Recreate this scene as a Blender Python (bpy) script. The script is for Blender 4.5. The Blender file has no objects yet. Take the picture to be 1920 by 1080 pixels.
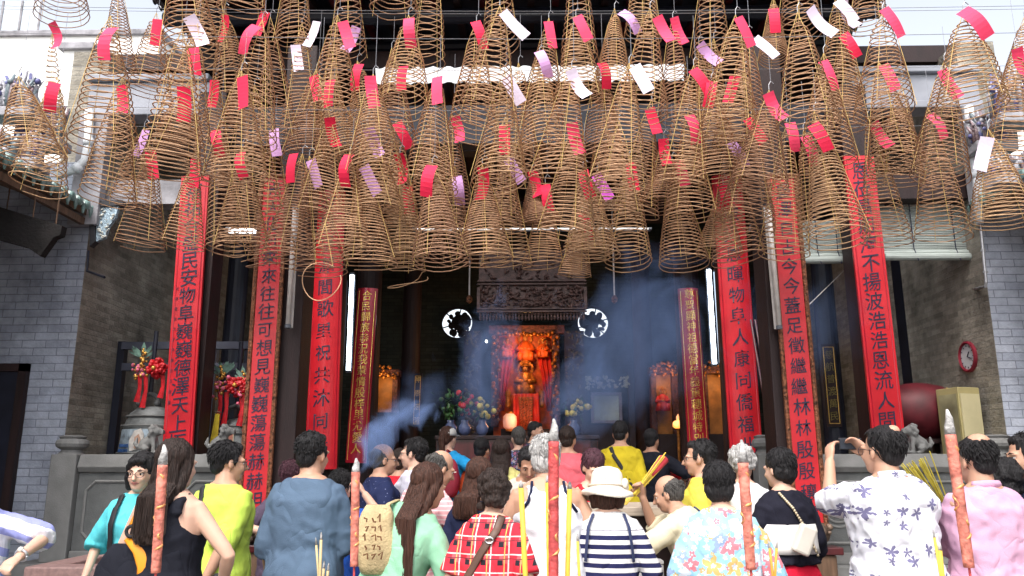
import bpy, bmesh, math, random
from mathutils import Vector, Matrix, noise, Quaternion
R = math.radians
random.seed(7)
SC = bpy.context.scene
COL = SC.collection

# ------------------------------------------------------------------ camera, world, sun, exposure
F = 1500.0; CAMZ = 1.5; PITCH = R(12.5); YAW = R(1.26)
cam_data = bpy.data.cameras.new('camera'); cam = bpy.data.objects.new('camera', cam_data); COL.objects.link(cam)
cam_data.sensor_width = 36.0; cam_data.lens = F / 1920 * 36.0; cam_data.clip_end = 400; cam_data.clip_start = 0.05
cam.location = (0, 0, CAMZ); cam.rotation_euler = (R(90) + PITCH, 0, YAW)
SC.camera = cam
SUN_EL, SUN_AZ = R(54), R(196)
world = bpy.data.worlds.new('World'); SC.world = world; world.use_nodes = True
wn = world.node_tree.nodes; wl = world.node_tree.links
bg = wn['Background']
sky = wn.new('ShaderNodeTexSky'); sky.sky_type = 'NISHITA'; sky.sun_disc = False
sky.sun_elevation = SUN_EL; sky.sun_rotation = SUN_AZ; sky.air_density = 1.0; sky.dust_density = 4.0; sky.ozone_density = 1.0
hsv = wn.new('ShaderNodeHueSaturation'); hsv.inputs['Saturation'].default_value = 0.35; hsv.inputs['Value'].default_value = 1.0
wl.new(sky.outputs[0], hsv.inputs['Color']); wl.new(hsv.outputs[0], bg.inputs[0]); bg.inputs[1].default_value = 0.15
sl = bpy.data.lights.new('sun', 'SUN'); sun = bpy.data.objects.new('sun', sl); COL.objects.link(sun)
sl.energy = 0.7; sl.angle = R(16); sl.color = (1.0, 0.95, 0.88)
sdir = Vector((math.sin(SUN_AZ) * math.cos(SUN_EL), math.cos(SUN_AZ) * math.cos(SUN_EL), math.sin(SUN_EL)))
sun.rotation_euler = sdir.to_track_quat('Z', 'Y').to_euler()
SC.view_settings.view_transform = 'Standard'; SC.view_settings.look = 'None'; SC.view_settings.gamma = 1.0
SC.view_settings.exposure = 1.38
cy = SC.cycles
cy.use_denoising = True; cy.max_bounces = 7; cy.diffuse_bounces = 3; cy.glossy_bounces = 3; cy.transmission_bounces = 2
cy.transparent_max_bounces = 6; cy.volume_bounces = 0; cy.volume_step_rate = 2.0; cy.volume_max_steps = 96
cy.sample_clamp_indirect = 4.0; cy.caustics_reflective = False; cy.caustics_refractive = False

_ry = Matrix.Rotation(YAW, 3, 'Z') @ Matrix.Rotation(R(90) + PITCH, 3, 'X')
def P(px, py, y):
    "world point on the plane at distance y seen in the photo at pixel (px, py)"
    d = _ry @ Vector(((px - 960) / F, (540 - py) / F, -1.0))
    t = y / d.y
    return Vector((d.x * t, y, CAMZ + d.z * t))
def W(px, y): return px / F * y * 1.02
# ------------------------------------------------------------------ mesh builder
def frame_of(t, hint=Vector((0, 0, 1))):
    t = t.normalized()
    if abs(t.dot(hint)) > 0.97: hint = Vector((0, 1, 0))
    a = hint.cross(t).normalized(); b = t.cross(a).normalized()
    return a, b
class MB:
    def __init__(s): s.v = []; s.f = []; s.m = []; s.mi = 0
    def add(s, vs, fs):
        o = len(s.v); s.v += [Vector(v) for v in vs]
        for f in fs: s.f.append([i + o for i in f]); s.m.append(s.mi)
        return s
    def box(s, c, d, rot=None):
        x, y, z = d[0] / 2, d[1] / 2, d[2] / 2
        vs = [Vector(q) for q in ((-x,-y,-z),(x,-y,-z),(x,y,-z),(-x,y,-z),(-x,-y,z),(x,-y,z),(x,y,z),(-x,y,z))]
        if rot is not None: vs = [rot @ v for v in vs]
        c = Vector(c)
        return s.add([c + v for v in vs], [(0,3,2,1),(4,5,6,7),(0,1,5,4),(1,2,6,5),(2,3,7,6),(3,0,4,7)])
    def b2(s, x0, x1, y0, y1, z0, z1):
        return s.box(((x0+x1)/2,(y0+y1)/2,(z0+z1)/2),(abs(x1-x0),abs(y1-y0),abs(z1-z0)))
    def loft(s, rings, cap=True, closed=False):
        n = len(rings[0]); vs = [p for r in rings for p in r]; fs = []
        for i in range(len(rings) - 1):
            for j in range(n):
                k = (j + 1) % n
                fs.append((i*n+j, i*n+k, (i+1)*n+k, (i+1)*n+j))
        if cap:
            fs.append(tuple(reversed(range(n)))); fs.append(tuple((len(rings)-1)*n + j for j in range(n)))
        return s.add(vs, fs)
    def tube(s, pts, rad, n=8, cap=True, flat=None, hint=None):
        pts = [Vector(p) for p in pts]; N = len(pts)
        if not isinstance(rad, (list, tuple)): rad = [rad] * N
        rings = []; a = None
        for i in range(N):
            t = (pts[min(i+1, N-1)] - pts[max(i-1, 0)])
            if t.length < 1e-9: t = Vector((0,0,1))
            t.normalize()
            if hint is not None:
                b = hint[i] if isinstance(hint, list) else hint
                a = t.cross(b).normalized(); b = a.cross(t).normalized()
            elif a is None: a, b = frame_of(t)
            else:
                a = (a - t * a.dot(t)).normalized(); b = t.cross(a).normalized()
            fl = 1.0 if flat is None else flat
            rings.append([pts[i] + (a * math.cos(2*math.pi*j/n) + b * (fl * math.sin(2*math.pi*j/n))) * rad[i] for j in range(n)])
        return s.loft(rings, cap)
    def ell(s, c, r, n=12, m=8, rot=None):
        c = Vector(c); vs = []; fs = []
        if not isinstance(r, (tuple, list)): r = (r, r, r)
        for i in range(1, m):
            th = math.pi * i / m
            for j in range(n):
                ph = 2 * math.pi * j / n
                v = Vector((r[0]*math.sin(th)*math.cos(ph), r[1]*math.sin(th)*math.sin(ph), r[2]*math.cos(th)))
                vs.append(v)
        vs.append(Vector((0,0,r[2]))); vs.append(Vector((0,0,-r[2])))
        if rot is not None: vs = [rot @ v for v in vs]
        for i in range(m - 2):
            for j in range(n):
                k = (j+1) % n
                fs.append((i*n+j, (i+1)*n+j, (i+1)*n+k, i*n+k))
        T = (m-1)*n
        for j in range(n):
            k = (j+1) % n
            fs.append((T, j, k)); fs.append((T+1, (m-2)*n+k, (m-2)*n+j))
        return s.add([c + v for v in vs], fs)
    def lathe(s, c, prof, n=24, rot=None, cap=True):
        c = Vector(c); rings = []
        for r, z in prof:
            ring = [Vector((r*math.cos(2*math.pi*j/n), r*math.sin(2*math.pi*j/n), z)) for j in range(n)]
            if rot is not None: ring = [rot @ v for v in ring]
            rings.append([c + v for v in ring])
        return s.loft(rings, cap)
    def quad(s, a, b, c, d): return s.add([a,b,c,d], [(0,1,2,3)])
    def slab(s, poly, off):
        "closed prism of a planar polygon pushed along off"
        n = len(poly); off = Vector(off)
        vs = [Vector(p) for p in poly] + [Vector(p) + off for p in poly]
        fs = [tuple(range(n)), tuple(reversed(range(n, 2*n)))] + [(i, i+n, (i+1)%n+n, (i+1)%n) for i in range(n)]
        return s.add(vs, fs)
_mw = {}
def mworld(o):
    m = o.matrix_basis.copy()
    p = o.parent
    while p is not None: m = p.matrix_basis @ m; p = p.parent
    return m
def link(name, me, mat=None, parent=None):
    o = bpy.data.objects.new(name, me); COL.objects.link(o)
    if parent is not None: o.parent = parent
    if mat is not None:
        for mm in (mat if isinstance(mat, list) else [mat]): me.materials.append(mm)
    return o
def build(mb, name, mat, parent=None, smooth=False, bevel=0.0, local=False):
    vs = mb.v
    if parent is not None and not local:
        inv = mworld(parent).inverted(); vs = [inv @ v for v in vs]
    me = bpy.data.meshes.new(name); me.from_pydata([tuple(v) for v in vs], [], mb.f)
    bm = bmesh.new(); bm.from_mesh(me); bmesh.ops.recalc_face_normals(bm, faces=bm.faces); bm.to_mesh(me); bm.free()
    if any(mb.m): me.polygons.foreach_set('material_index', mb.m)
    if smooth: me.polygons.foreach_set('use_smooth', [True] * len(me.polygons))
    o = link(name, me, mat, parent)
    if bevel:
        md = o.modifiers.new('edge', 'BEVEL'); md.width = bevel; md.segments = 2; md.limit_method = 'ANGLE'; md.angle_limit = R(40)
    return o
def tag(o, label, cat, group=None, kind=None):
    if label: o['label'] = label
    if cat: o['category'] = cat
    if group: o['group'] = group
    if kind: o['kind'] = kind
    return o
def thing(name, label, cat, loc=(0,0,0), rz=0.0, group=None):
    o = bpy.data.objects.new(name, None); COL.objects.link(o); o.empty_display_size = 0.1
    o.location = loc; o.rotation_euler = (0, 0, rz)
    return tag(o, label, cat, group)
# ------------------------------------------------------------------ materials
MATS = {}
def newmat(name):
    m = bpy.data.materials.new(name); m.use_nodes = True
    nt = m.node_tree; return m, nt.nodes, nt.links, nt.nodes['Principled BSDF']
def lin(c):
    "sRGB 0-255 photograph colour to a linear base colour"
    return tuple(((x/255)/12.92 if x/255 <= 0.04045 else ((x/255+0.055)/1.055)**2.4) for x in c)
def mat(name, col, rough=0.7, var=0.25, scale=6.0, bump=0.0, bscale=40.0, metal=0.0, spec=0.4, emit=None, estr=0.0, coat=0.0, stretch=None):
    if name in MATS: return MATS[name]
    m, n, l, b = newmat(name); MATS[name] = m
    b.inputs['Roughness'].default_value = rough; b.inputs['Metallic'].default_value = metal
    b.inputs['Specular IOR Level'].default_value = spec; b.inputs['Coat Weight'].default_value = coat
    tc = n.new('ShaderNodeTexCoord'); mp = n.new('ShaderNodeMapping'); l.new(tc.outputs['Object'], mp.inputs[0])
    if stretch: mp.inputs['Scale'].default_value = stretch
    nz = n.new('ShaderNodeTexNoise'); nz.inputs['Scale'].default_value = scale; nz.inputs['Detail'].default_value = 6
    l.new(mp.outputs[0], nz.inputs['Vector'])
    cr = n.new('ShaderNodeValToRGB'); l.new(nz.outputs['Fac'], cr.inputs[0])
    cr.color_ramp.elements[0].position = 0.3; cr.color_ramp.elements[1].position = 0.72
    cr.color_ramp.elements[0].color = tuple(c * (1 - var) for c in col) + (1,)
    cr.color_ramp.elements[1].color = tuple(min(1, c * (1 + var)) for c in col) + (1,)
    l.new(cr.outputs[0], b.inputs['Base Color'])
    if bump:
        n2 = n.new('ShaderNodeTexNoise'); n2.inputs['Scale'].default_value = bscale; n2.inputs['Detail'].default_value = 4
        l.new(mp.outputs[0], n2.inputs['Vector'])
        bp = n.new('ShaderNodeBump'); bp.inputs['Strength'].default_value = bump; bp.inputs['Distance'].default_value = 0.02
        l.new(n2.outputs['Fac'], bp.inputs['Height']); l.new(bp.outputs[0], b.inputs['Normal'])
    if emit: b.inputs['Emission Color'].default_value = tuple(emit) + (1,); b.inputs['Emission Strength'].default_value = estr
    return m
def brick(name, c1, c2, mortar, axis, bw=0.27, bh=0.075, rough=0.85, msize=0.006, bump=0.5, stain=0.5):
    m, n, l, b = newmat(name); MATS[name] = m
    b.inputs['Roughness'].default_value = rough; b.inputs['Specular IOR Level'].default_value = 0.2
    tc = n.new('ShaderNodeTexCoord'); sp = n.new('ShaderNodeSeparateXYZ'); cb = n.new('ShaderNodeCombineXYZ')
    l.new(tc.outputs['Object'], sp.inputs[0])
    l.new(sp.outputs['X' if axis == 'x' else 'Y'], cb.inputs['X']); l.new(sp.outputs['Z'], cb.inputs['Y'])
    w = n.new('ShaderNodeTexNoise'); w.inputs['Scale'].default_value = 9.0; l.new(tc.outputs['Object'], w.inputs['Vector'])
    wa = n.new('ShaderNodeVectorMath'); wa.operation = 'SCALE'; wa.inputs['Scale'].default_value = 0.012; l.new(w.outputs['Color'], wa.inputs[0])
    ad = n.new('ShaderNodeVectorMath'); ad.operation = 'ADD'; l.new(cb.outputs[0], ad.inputs[0]); l.new(wa.outputs[0], ad.inputs[1])
    br = n.new('ShaderNodeTexBrick'); l.new(ad.outputs[0], br.inputs['Vector'])
    br.inputs['Color1'].default_value = c1 + (1,); br.inputs['Color2'].default_value = c2 + (1,); br.inputs['Mortar'].default_value = mortar + (1,)
    br.inputs['Scale'].default_value = 1.0; br.inputs['Mortar Size'].default_value = msize; br.inputs['Mortar Smooth'].default_value = 0.3
    br.inputs['Brick Width'].default_value = bw; br.inputs['Row Height'].default_value = bh; br.inputs['Bias'].default_value = 0.0
    nz = n.new('ShaderNodeTexNoise'); nz.inputs['Scale'].default_value = 1.3; nz.inputs['Detail'].default_value = 8; nz.inputs['Roughness'].default_value = 0.7
    l.new(tc.outputs['Object'], nz.inputs['Vector'])
    mr = n.new('ShaderNodeMapRange'); mr.inputs[1].default_value = 0.3; mr.inputs[2].default_value = 0.75; mr.inputs[3].default_value = 1 - stain; mr.inputs[4].default_value = 1.15
    l.new(nz.outputs['Fac'], mr.inputs[0])
    mx = n.new('ShaderNodeVectorMath'); mx.operation = 'SCALE'; l.new(br.outputs['Color'], mx.inputs[0]); l.new(mr.outputs[0], mx.inputs['Scale'])
    l.new(mx.outputs[0], b.inputs['Base Color'])
    n2 = n.new('ShaderNodeTexNoise'); n2.inputs['Scale'].default_value = 30; l.new(tc.outputs['Object'], n2.inputs['Vector'])
    s2 = n.new('ShaderNodeMath'); s2.operation = 'MULTIPLY_ADD'; s2.inputs[1].default_value = -0.8; l.new(br.outputs['Fac'], s2.inputs[0]); l.new(n2.outputs['Fac'], s2.inputs[2])
    bp = n.new('ShaderNodeBump'); bp.inputs['Strength'].default_value = bump; bp.inputs['Distance'].default_value = 0.015
    l.new(s2.outputs[0], bp.inputs['Height']); l.new(bp.outputs[0], b.inputs['Normal'])
    return m
BRICK_PALE = brick('pale_blue_brick', (.44,.48,.58), (.55,.59,.69), (.27,.29,.35), 'x', bw=.30, bh=.098, stain=.6)
BRICK_DARK_Y = brick('aged_brick', (.33,.30,.25), (.55,.50,.42), (.44,.41,.36), 'y', bw=.25, bh=.07, stain=.75, bump=.9)
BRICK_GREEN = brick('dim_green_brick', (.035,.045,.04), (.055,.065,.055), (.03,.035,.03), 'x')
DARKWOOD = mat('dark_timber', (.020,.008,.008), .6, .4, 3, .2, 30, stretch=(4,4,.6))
BLUEBLACK = mat('blue_black_paint', (.012,.014,.026), .45, .3, 4)
REDWOOD = mat('oxblood_lacquer', (.075,.010,.012), .3, .35, 4, .1, 25, coat=.3, stretch=(3,3,.5))
BROWNWOOD = mat('brown_timber', (.13,.075,.045), .6, .35, 4, .3, 30, stretch=(6,6,.6))
STONE = mat('grey_granite', (.20,.20,.195), .8, .18, 5, .25, 90)
STONE_D = mat('dark_granite', (.12,.125,.125), .8, .2, 6, .25, 90)
PALESTONE = mat('weathered_plaster', (.30,.29,.31), .85, .4, 3.5, .3, 25)
WHITEWALL = mat('whitewashed_wall', (.88,.87,.84), .8, .05, 2)
GREYPAINT = mat('grey_painted_beam', (.30,.31,.35), .6, .15, 3)
# ------------------------------------------------------------------ ground and platform
YF = 9.8; XW = -P(152, 560, YF).x; YB = 16.5; ZP = 0.45
m, n, l, b = newmat('courtyard_paving')
tc = n.new('ShaderNodeTexCoord'); br = n.new('ShaderNodeTexBrick'); l.new(tc.outputs['Object'], br.inputs['Vector'])
br.inputs['Color1'].default_value = (.17,.165,.16,1); br.inputs['Color2'].default_value = (.23,.22,.21,1); br.inputs['Mortar'].default_value = (.07,.07,.07,1)
br.inputs['Scale'].default_value = 1; br.inputs['Brick Width'].default_value = .9; br.inputs['Row Height'].default_value = .45; br.inputs['Mortar Size'].default_value = .008
l.new(br.outputs['Color'], b.inputs['Base Color']); b.inputs['Roughness'].default_value = .7
g = MB(); g.quad((-150,-150,0),(150,-150,0),(150,200,0),(-150,200,0))
tag(build(g, 'ground', m), 'grey stone slab paving of the temple courtyard', None, kind='structure')
g = MB(); g.b2(-XW, XW, 9.0, YB + .6, 0.004, ZP)
g.b2(-2.3, 2.3, 8.65, 9.0, .004, .30); g.b2(-2.3, 2.3, 8.3, 8.65, .004, .15)
tag(build(g, 'platform', STONE, bevel=.01), 'raised grey granite floor and front steps of the temple hall', None, kind='structure')

# ------------------------------------------------------------------ temple hall
hall = thing('temple_hall', 'dark open fronted temple hall with red pillars behind the hanging incense coils', 'temple', (0, YF, 0))
def hp(mb, name, mt, **k): return build(mb, name, mt, hall, **k)
# side walls
for s in (-1, 1):
    g = MB(); g.b2(s*XW, s*(XW+.5), YF+.004, YB+.3, 0, 7.0); hp(g, 'side_wall', BRICK_DARK_Y)
# back wall with two round lattice windows (holes)
wz = P(857, 605, YB); wz2 = P(1112, 605, YB); WR = .345
def hole_wall(xs, z, r, x0, x1, y0, y1, z0, z1):
    bm = bmesh.new()
    for yy in (y0, y1):
        out = [bm.verts.new(q) for q in ((x0,yy,z0),(x1,yy,z0),(x1,yy,z1),(x0,yy,z1))]
        ed = [bm.edges.new((out[i], out[(i+1)%4])) for i in range(4)]
        for x in xs:
            c = [bm.verts.new((x+r*math.cos(2*math.pi*i/32), yy, z+r*math.sin(2*math.pi*i/32))) for i in range(32)]
            ed += [bm.edges.new((c[i], c[(i+1)%32])) for i in range(32)]
        bmesh.ops.triangle_fill(bm, use_beauty=True, edges=ed)
    bm.verts.ensure_lookup_table(); k = len(bm.verts)//2
    def ring(a, cnt):
        for i in range(cnt):
            j = (i+1) % cnt
            bm.faces.new((bm.verts[a+i], bm.verts[a+j], bm.verts[a+j+k], bm.verts[a+i+k]))
    ring(0, 4)
    for q in range(len(xs)): ring(4+32*q, 32)
    g = MB(); bm.verts.index_update()
    g.v = [v.co.copy() for v in bm.verts]; g.f = [[v.index for v in f.verts] for f in bm.faces]; g.m = [0]*len(g.f); bm.free()
    return g
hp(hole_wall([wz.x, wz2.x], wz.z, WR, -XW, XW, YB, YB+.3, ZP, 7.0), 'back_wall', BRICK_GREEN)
for c in (wz, wz2):
    fr = MB(); rim = [(c.x+(WR-.004)*math.cos(a), YB+.03, c.z+(WR-.004)*math.sin(a)) for a in [2*math.pi*i/36 for i in range(37)]]
    fr.tube(rim, .028, 6, cap=False)
    w = hp(fr, 'round_window', DARKWOOD)
    la = MB(); rnd = random.Random(3)
    # leafy fretwork: overlapping dark scrolls leaving a bright rim
    sg = 1 if c is wz else -1; la.ell((c.x+.05*sg, YB+.12, c.z+.02), (.19,.02,.18), 14, 6); la.ell((c.x+.17*sg, YB+.13, c.z+.05), (.12,.02,.16), 12, 6)
    for i in range(16):
        a = 2*math.pi*i/16 + rnd.uniform(-.2,.2); r = rnd.uniform(.14,.24); q = rnd.uniform(.045,.085)
        la.ell((c.x+r*math.cos(a)+.04*(1 if c.x > .5 else 1), YB+.12+rnd.uniform(-.02,.02), c.z+r*math.sin(a)), (q,.018,q*.8), 9, 6, Matrix.Rotation(rnd.uniform(0,3), 3, 'Y'))
    for i in range(6):
        a = math.pi*i/3+.3
        la.tube([(c.x, YB+.1, c.z), (c.x+(WR-.01)*math.cos(a), YB+.1, c.z+(WR-.01)*math.sin(a))], .014, 5)
    build(la, 'lattice', DARKWOOD, w)
# ceiling with rafters
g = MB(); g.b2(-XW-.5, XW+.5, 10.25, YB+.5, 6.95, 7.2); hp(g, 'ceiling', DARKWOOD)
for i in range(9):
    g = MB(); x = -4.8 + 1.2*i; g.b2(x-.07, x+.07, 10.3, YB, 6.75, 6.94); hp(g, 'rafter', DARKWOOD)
# front porch roof: sloping dark roof with rafters, reddish purlins and jagged drip tiles at its two ends
RX0, RX1 = P(300, 60, 9.6).x, P(1660, 60, 9.6).x
RY0, RY1, RZ0, RZ1 = 8.75, 11.6, 7.45, 7.75
g = MB()
def rz(y): return RZ0 + (RZ1-RZ0)*(y-RY0)/(RY1-RY0)
g.slab([(RX0,RY0,rz(RY0)),(RX1,RY0,rz(RY0)),(RX1,RY1,rz(RY1)),(RX0,RY1,rz(RY1))], (0,0,.14)); hp(g, 'porch_roof', BLUEBLACK)
for i in range(30):
    x = RX0+.1 + (RX1-RX0-.2)*i/29
    g = MB(); g.slab([(x-.045,RY0+.05,rz(RY0+.05)-.1),(x+.045,RY0+.05,rz(RY0+.05)-.1),(x+.045,RY1,rz(RY1)-.1),(x-.045,RY1,rz(RY1)-.1)], (0,0,.095)); hp(g, 'rafter', REDWOOD if i % 3 else DARKWOOD)
for y in (9.6, 10.6):
    g = MB(); g.tube([(RX0+.05,y,rz(y)-.2),(RX1-.05,y,rz(y)-.2)], .1, 10); hp(g, 'purlin', BLUEBLACK)
g = MB(); g.b2(RX0, RX1, 11.3, 11.5, 6.9, rz(11.3)-.1); hp(g, 'clerestory_wall', BLUEBLACK)
TILE = mat('roof_tile', (.10,.11,.12), .5, .4, 8, .2, 40)
for sx, X in ((-1, RX0), (1, RX1)):
    g = MB()
    for i in range(16):
        y = RY0 + .05 + i*.18
        g.tube([(X+sx*.02, y, rz(y)+.16), (X-sx*.9, y, rz(y)+.34)], .075, 8)
        g.ell((X+sx*.03, y+.09, rz(y)+.04), (.02,.075,.09), 8, 6)
    hp(g, 'drip_tiles', TILE)
# pale corrugated strip along the hall front, with glow added to its material
m, n, l, b = newmat('frosted_glow'); b.inputs['Base Color'].default_value = (.9,.9,.9,1); b.inputs['Roughness'].default_value = .4
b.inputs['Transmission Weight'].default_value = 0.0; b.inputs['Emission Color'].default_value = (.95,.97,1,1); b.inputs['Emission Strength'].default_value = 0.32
GLOW = m
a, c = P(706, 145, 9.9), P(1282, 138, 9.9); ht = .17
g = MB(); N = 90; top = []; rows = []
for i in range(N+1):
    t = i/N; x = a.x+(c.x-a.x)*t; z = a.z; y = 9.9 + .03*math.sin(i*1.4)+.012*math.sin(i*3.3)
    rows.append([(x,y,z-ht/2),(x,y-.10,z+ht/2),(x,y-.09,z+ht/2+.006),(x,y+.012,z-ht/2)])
g.loft([[Vector(p) for p in r] for r in rows]); glow_o = hp(g, 'glowing_strip', GLOW)
# lintels of the front
g = MB(); z0 = P(600, 206, 10.15).z
g.b2(-4.3, 4.3, 10.05, 10.3, z0-.55, z0); hp(g, 'lintel', BLUEBLACK)
# side bays: grey lintels and pilasters that carry them
for s in (-1, 1):
    zt, zb = P(220, 158, YF).z, P(220, 208, YF).z
    xin = s*4.25; xo = s*(XW+.2)
    g = MB(); g.b2(xin, xo, YF-.05, YF+.3, zb, zt); g.b2(xin, xo, YF-.12, YF+.3, zt+.004, zt+.09); g.b2(xin, xo, YF-.1, YF+.2, zb-.10, zb-.004); hp(g, 'side_lintel', GREYPAINT, bevel=.012)
    zt, zb = P(220, 333, YF).z, P(220, 378, YF).z
    g = MB(); g.b2(s*4.3, s*(XW-.02), YF+.1, YF+.35, zb, zt); hp(g, 'side_beam', PALESTONE if s < 0 else DARKWOOD)
    g = MB(); g.b2(s*(XW-.34), s*(XW+.18), YF-.14, YF+.0, ZP, P(150, 205, YF).z-.12) if s < 0 else g.b2(s*(XW-.1), s*(XW+.18), YF-.14, YF+.0, 4.5, P(150, 205, YF).z-.12)
    if s < 0:
        g = MB(); g.b2(-XW-.22, -XW+.16, YF-.14, YF, 4.5, P(150, 205, YF).z-.12)
    hp(g, 'pilaster', PALESTONE, bevel=.01)
# columns
def column(x, y, w, d, z0, z1, mt, base=True, rnd=False, lean=0.0):
    g = MB()
    if rnd: g.lathe((x,y,0), [(w/2*1.0,z0+.3),(w/2*1.02,z0+1.5),(w/2*.95,z1)], 20)
    else: g.b2(x-w/2, x+w/2, y, y+d, z0+(.3 if base else 0), z1)
    o = hp(g, 'pillar', mt, smooth=False, bevel=0 if rnd else .012)
    if base:
        q = MB()
        if rnd: q.lathe((x,y,0), [(w*.62,z0),(w*.66,z0+.06),(w*.74,z0+.13),(w*.66,z0+.2),(w*.55,z0+.3)], 20)
        else: q.b2(x-w*.7, x+w*.7, y-.07, y+d+.07, z0, z0+.16); q.b2(x-w*.6, x+w*.6, y-.03, y+d+.03, z0+.16, z0+.3)
        build(q, 'pillar_base', STONE_D, o, bevel=.008)
    return o
C1L, C1R = P(361, 600, 9.6).x, P(1641, 600, 9.6).x
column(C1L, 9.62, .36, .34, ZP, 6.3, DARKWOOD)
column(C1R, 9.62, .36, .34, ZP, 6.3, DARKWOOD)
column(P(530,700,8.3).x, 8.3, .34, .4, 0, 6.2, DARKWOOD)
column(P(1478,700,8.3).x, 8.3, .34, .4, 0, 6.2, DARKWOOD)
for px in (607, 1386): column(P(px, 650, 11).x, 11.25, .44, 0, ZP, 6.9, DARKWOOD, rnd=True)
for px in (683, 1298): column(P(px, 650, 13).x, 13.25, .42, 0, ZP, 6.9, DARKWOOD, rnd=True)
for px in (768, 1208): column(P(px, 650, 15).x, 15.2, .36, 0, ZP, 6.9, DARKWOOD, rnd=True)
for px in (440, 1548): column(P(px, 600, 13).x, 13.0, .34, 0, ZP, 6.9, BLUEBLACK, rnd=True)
g = MB(); g.b2(P(1783,600,12).x-.12, XW-.004, 12.0, 12.3, ZP, 6.9); hp(g, 'pillar', BLUEBLACK)
# cross beams inside
for y, z in ((11.25, 6.05), (13.25, 5.6), (15.2, 5.4)):
    g = MB(); g.b2(-XW+.01, XW-.01, y-.12, y+.12, z, z+.34); hp(g, 'cross_beam', DARKWOOD)
    for x in (-1.3, 0, 1.3):
        g = MB(); g.b2(x-.06, x+.06, y-.08, y+.08, z+.344, 6.74); hp(g, 'strut', DARKWOOD)

# ------------------------------------------------------------------ corridor buildings left and right of the hall
GLAZE = mat('green_glazed_tile', (.16,.25,.23), .3, .6, 14, .2, 50, coat=.4)
SOFFIT = mat('brown_soffit', (.17,.10,.06), .7, .35, 3, stretch=(1,5,5))
ORNA = mat('painted_ceramic_figures', (.30,.29,.36), .45, .8, 9, .4, 40)
def corridor(s, label):
    t = thing('corridor_building', label, 'building', (s*6.5, 8, 0))
    bp = lambda mb, nm, mt, par=None, **k: build(mb, nm, mt, par or t, **k)
    g = MB(); x0 = s*(XW+.004)
    g.b2(s*(XW-.0+.002) if s > 0 else -XW-.002, s*9.5, YF, YF+.35, 0, 5.4); bp(g, 'end_wall', BRICK_PALE)
    ze = P(155, 424, YF).z
    # lean-to roof along the courtyard side: eave line runs in depth
    xe = s*(XW-.02)
    g = MB(); g.slab([(xe,-1.0,ze+.10),(xe,YF-.01,ze+.10),(s*9.5,YF-.01,ze+1.5),(s*9.5,-1.0,ze+1.5)], (0,0,.10)); rf = bp(g, 'roof', SOFFIT)
    g = MB()
    for i in range(34):
        y = 4.1 + i*.17
        g.tube([(xe-s*.06, y, ze+.21), (s*9.45, y, ze+1.66)], .055, 8)
        g.ell((xe-s*.07, y, ze+.2), (.03,.062,.062), 8, 6)
        g.slab([(xe-s*.06,y+.03,ze+.2),(xe-s*.06,y+.14,ze+.2),(xe-s*.06,y+.085,ze+.06)], (-s*.02,0,0))
    build(g, 'eave_tiles', GLAZE, rf, smooth=False)
    g = MB(); g.b2(xe, xe+s*.06, -1.0, YF-.16, ze-.03, ze+.06); build(g, 'fascia', BROWNWOOD, rf)
    g = MB(); g.b2(s*9.5, s*9.8, -1.0, YF-.004, 0, ze+1.5); bp(g, 'outer_wall', SOFFIT)
    g = MB(); g.b2(s*6.6, s*9.49, -1.3, -1.004, 0, ze+.4); bp(g, 'near_wall', SOFFIT)
    return t, bp, ze, xe
cl, bpl, ZE, xe = corridor(-1, 'pale blue brick corridor wall with black doorway and green tiled eave beside the temple')
# black doorway at the left
d0, d1 = P(-60, 930, YF), P(42, 698, YF)
g = MB(); g.b2(d0.x, d1.x, YF-.05, YF-.004, .0, d1.z); dr = bpl(g, 'door', BLUEBLACK)
g = MB(); g.b2(d1.x+.002, d1.x+.1, YF-.09, YF-.004, 0, d1.z+.1); g.b2(d0.x, d1.x+.1, YF-.09, YF-.004, d1.z+.004, d1.z+.1); build(g, 'door_frame', DARKWOOD, dr)
cr_, bpr, _, _ = corridor(1, 'pale blue brick corridor wall with tiled eave beside the drum bay')
# flat near-black sheet with an uneven edge under the left eave
aw = thing('dark_sheet', 'black uneven sheet hung under the brown eave', 'awning', (-6.2, 8.4, 3.7))
g = MB(); rnd = random.Random(2); edge = [(-60,372),(0,395),(60,412),(116,430),(112,446),(100,452),(92,463),(74,484),(50,470),(20,462),(-20,452),(-60,448)]
g.slab([P(x+rnd.uniform(-2,2), q-6+rnd.uniform(-2,2), 8.5) for x, q in edge], (0,.10,0)); build(g, 'sheet_slab', mat('near_black_sheet', (.012,.010,.010), .9, .4, 8, .6, 30), aw)
g = MB()
for px in (10, 60, 104): q = P(px, 412+px*.15, 8.6); g.tube([q, q+Vector((0,0,.6))], .008, 5)
build(g, 'hanging_cord', BROWNWOOD, aw)
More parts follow.
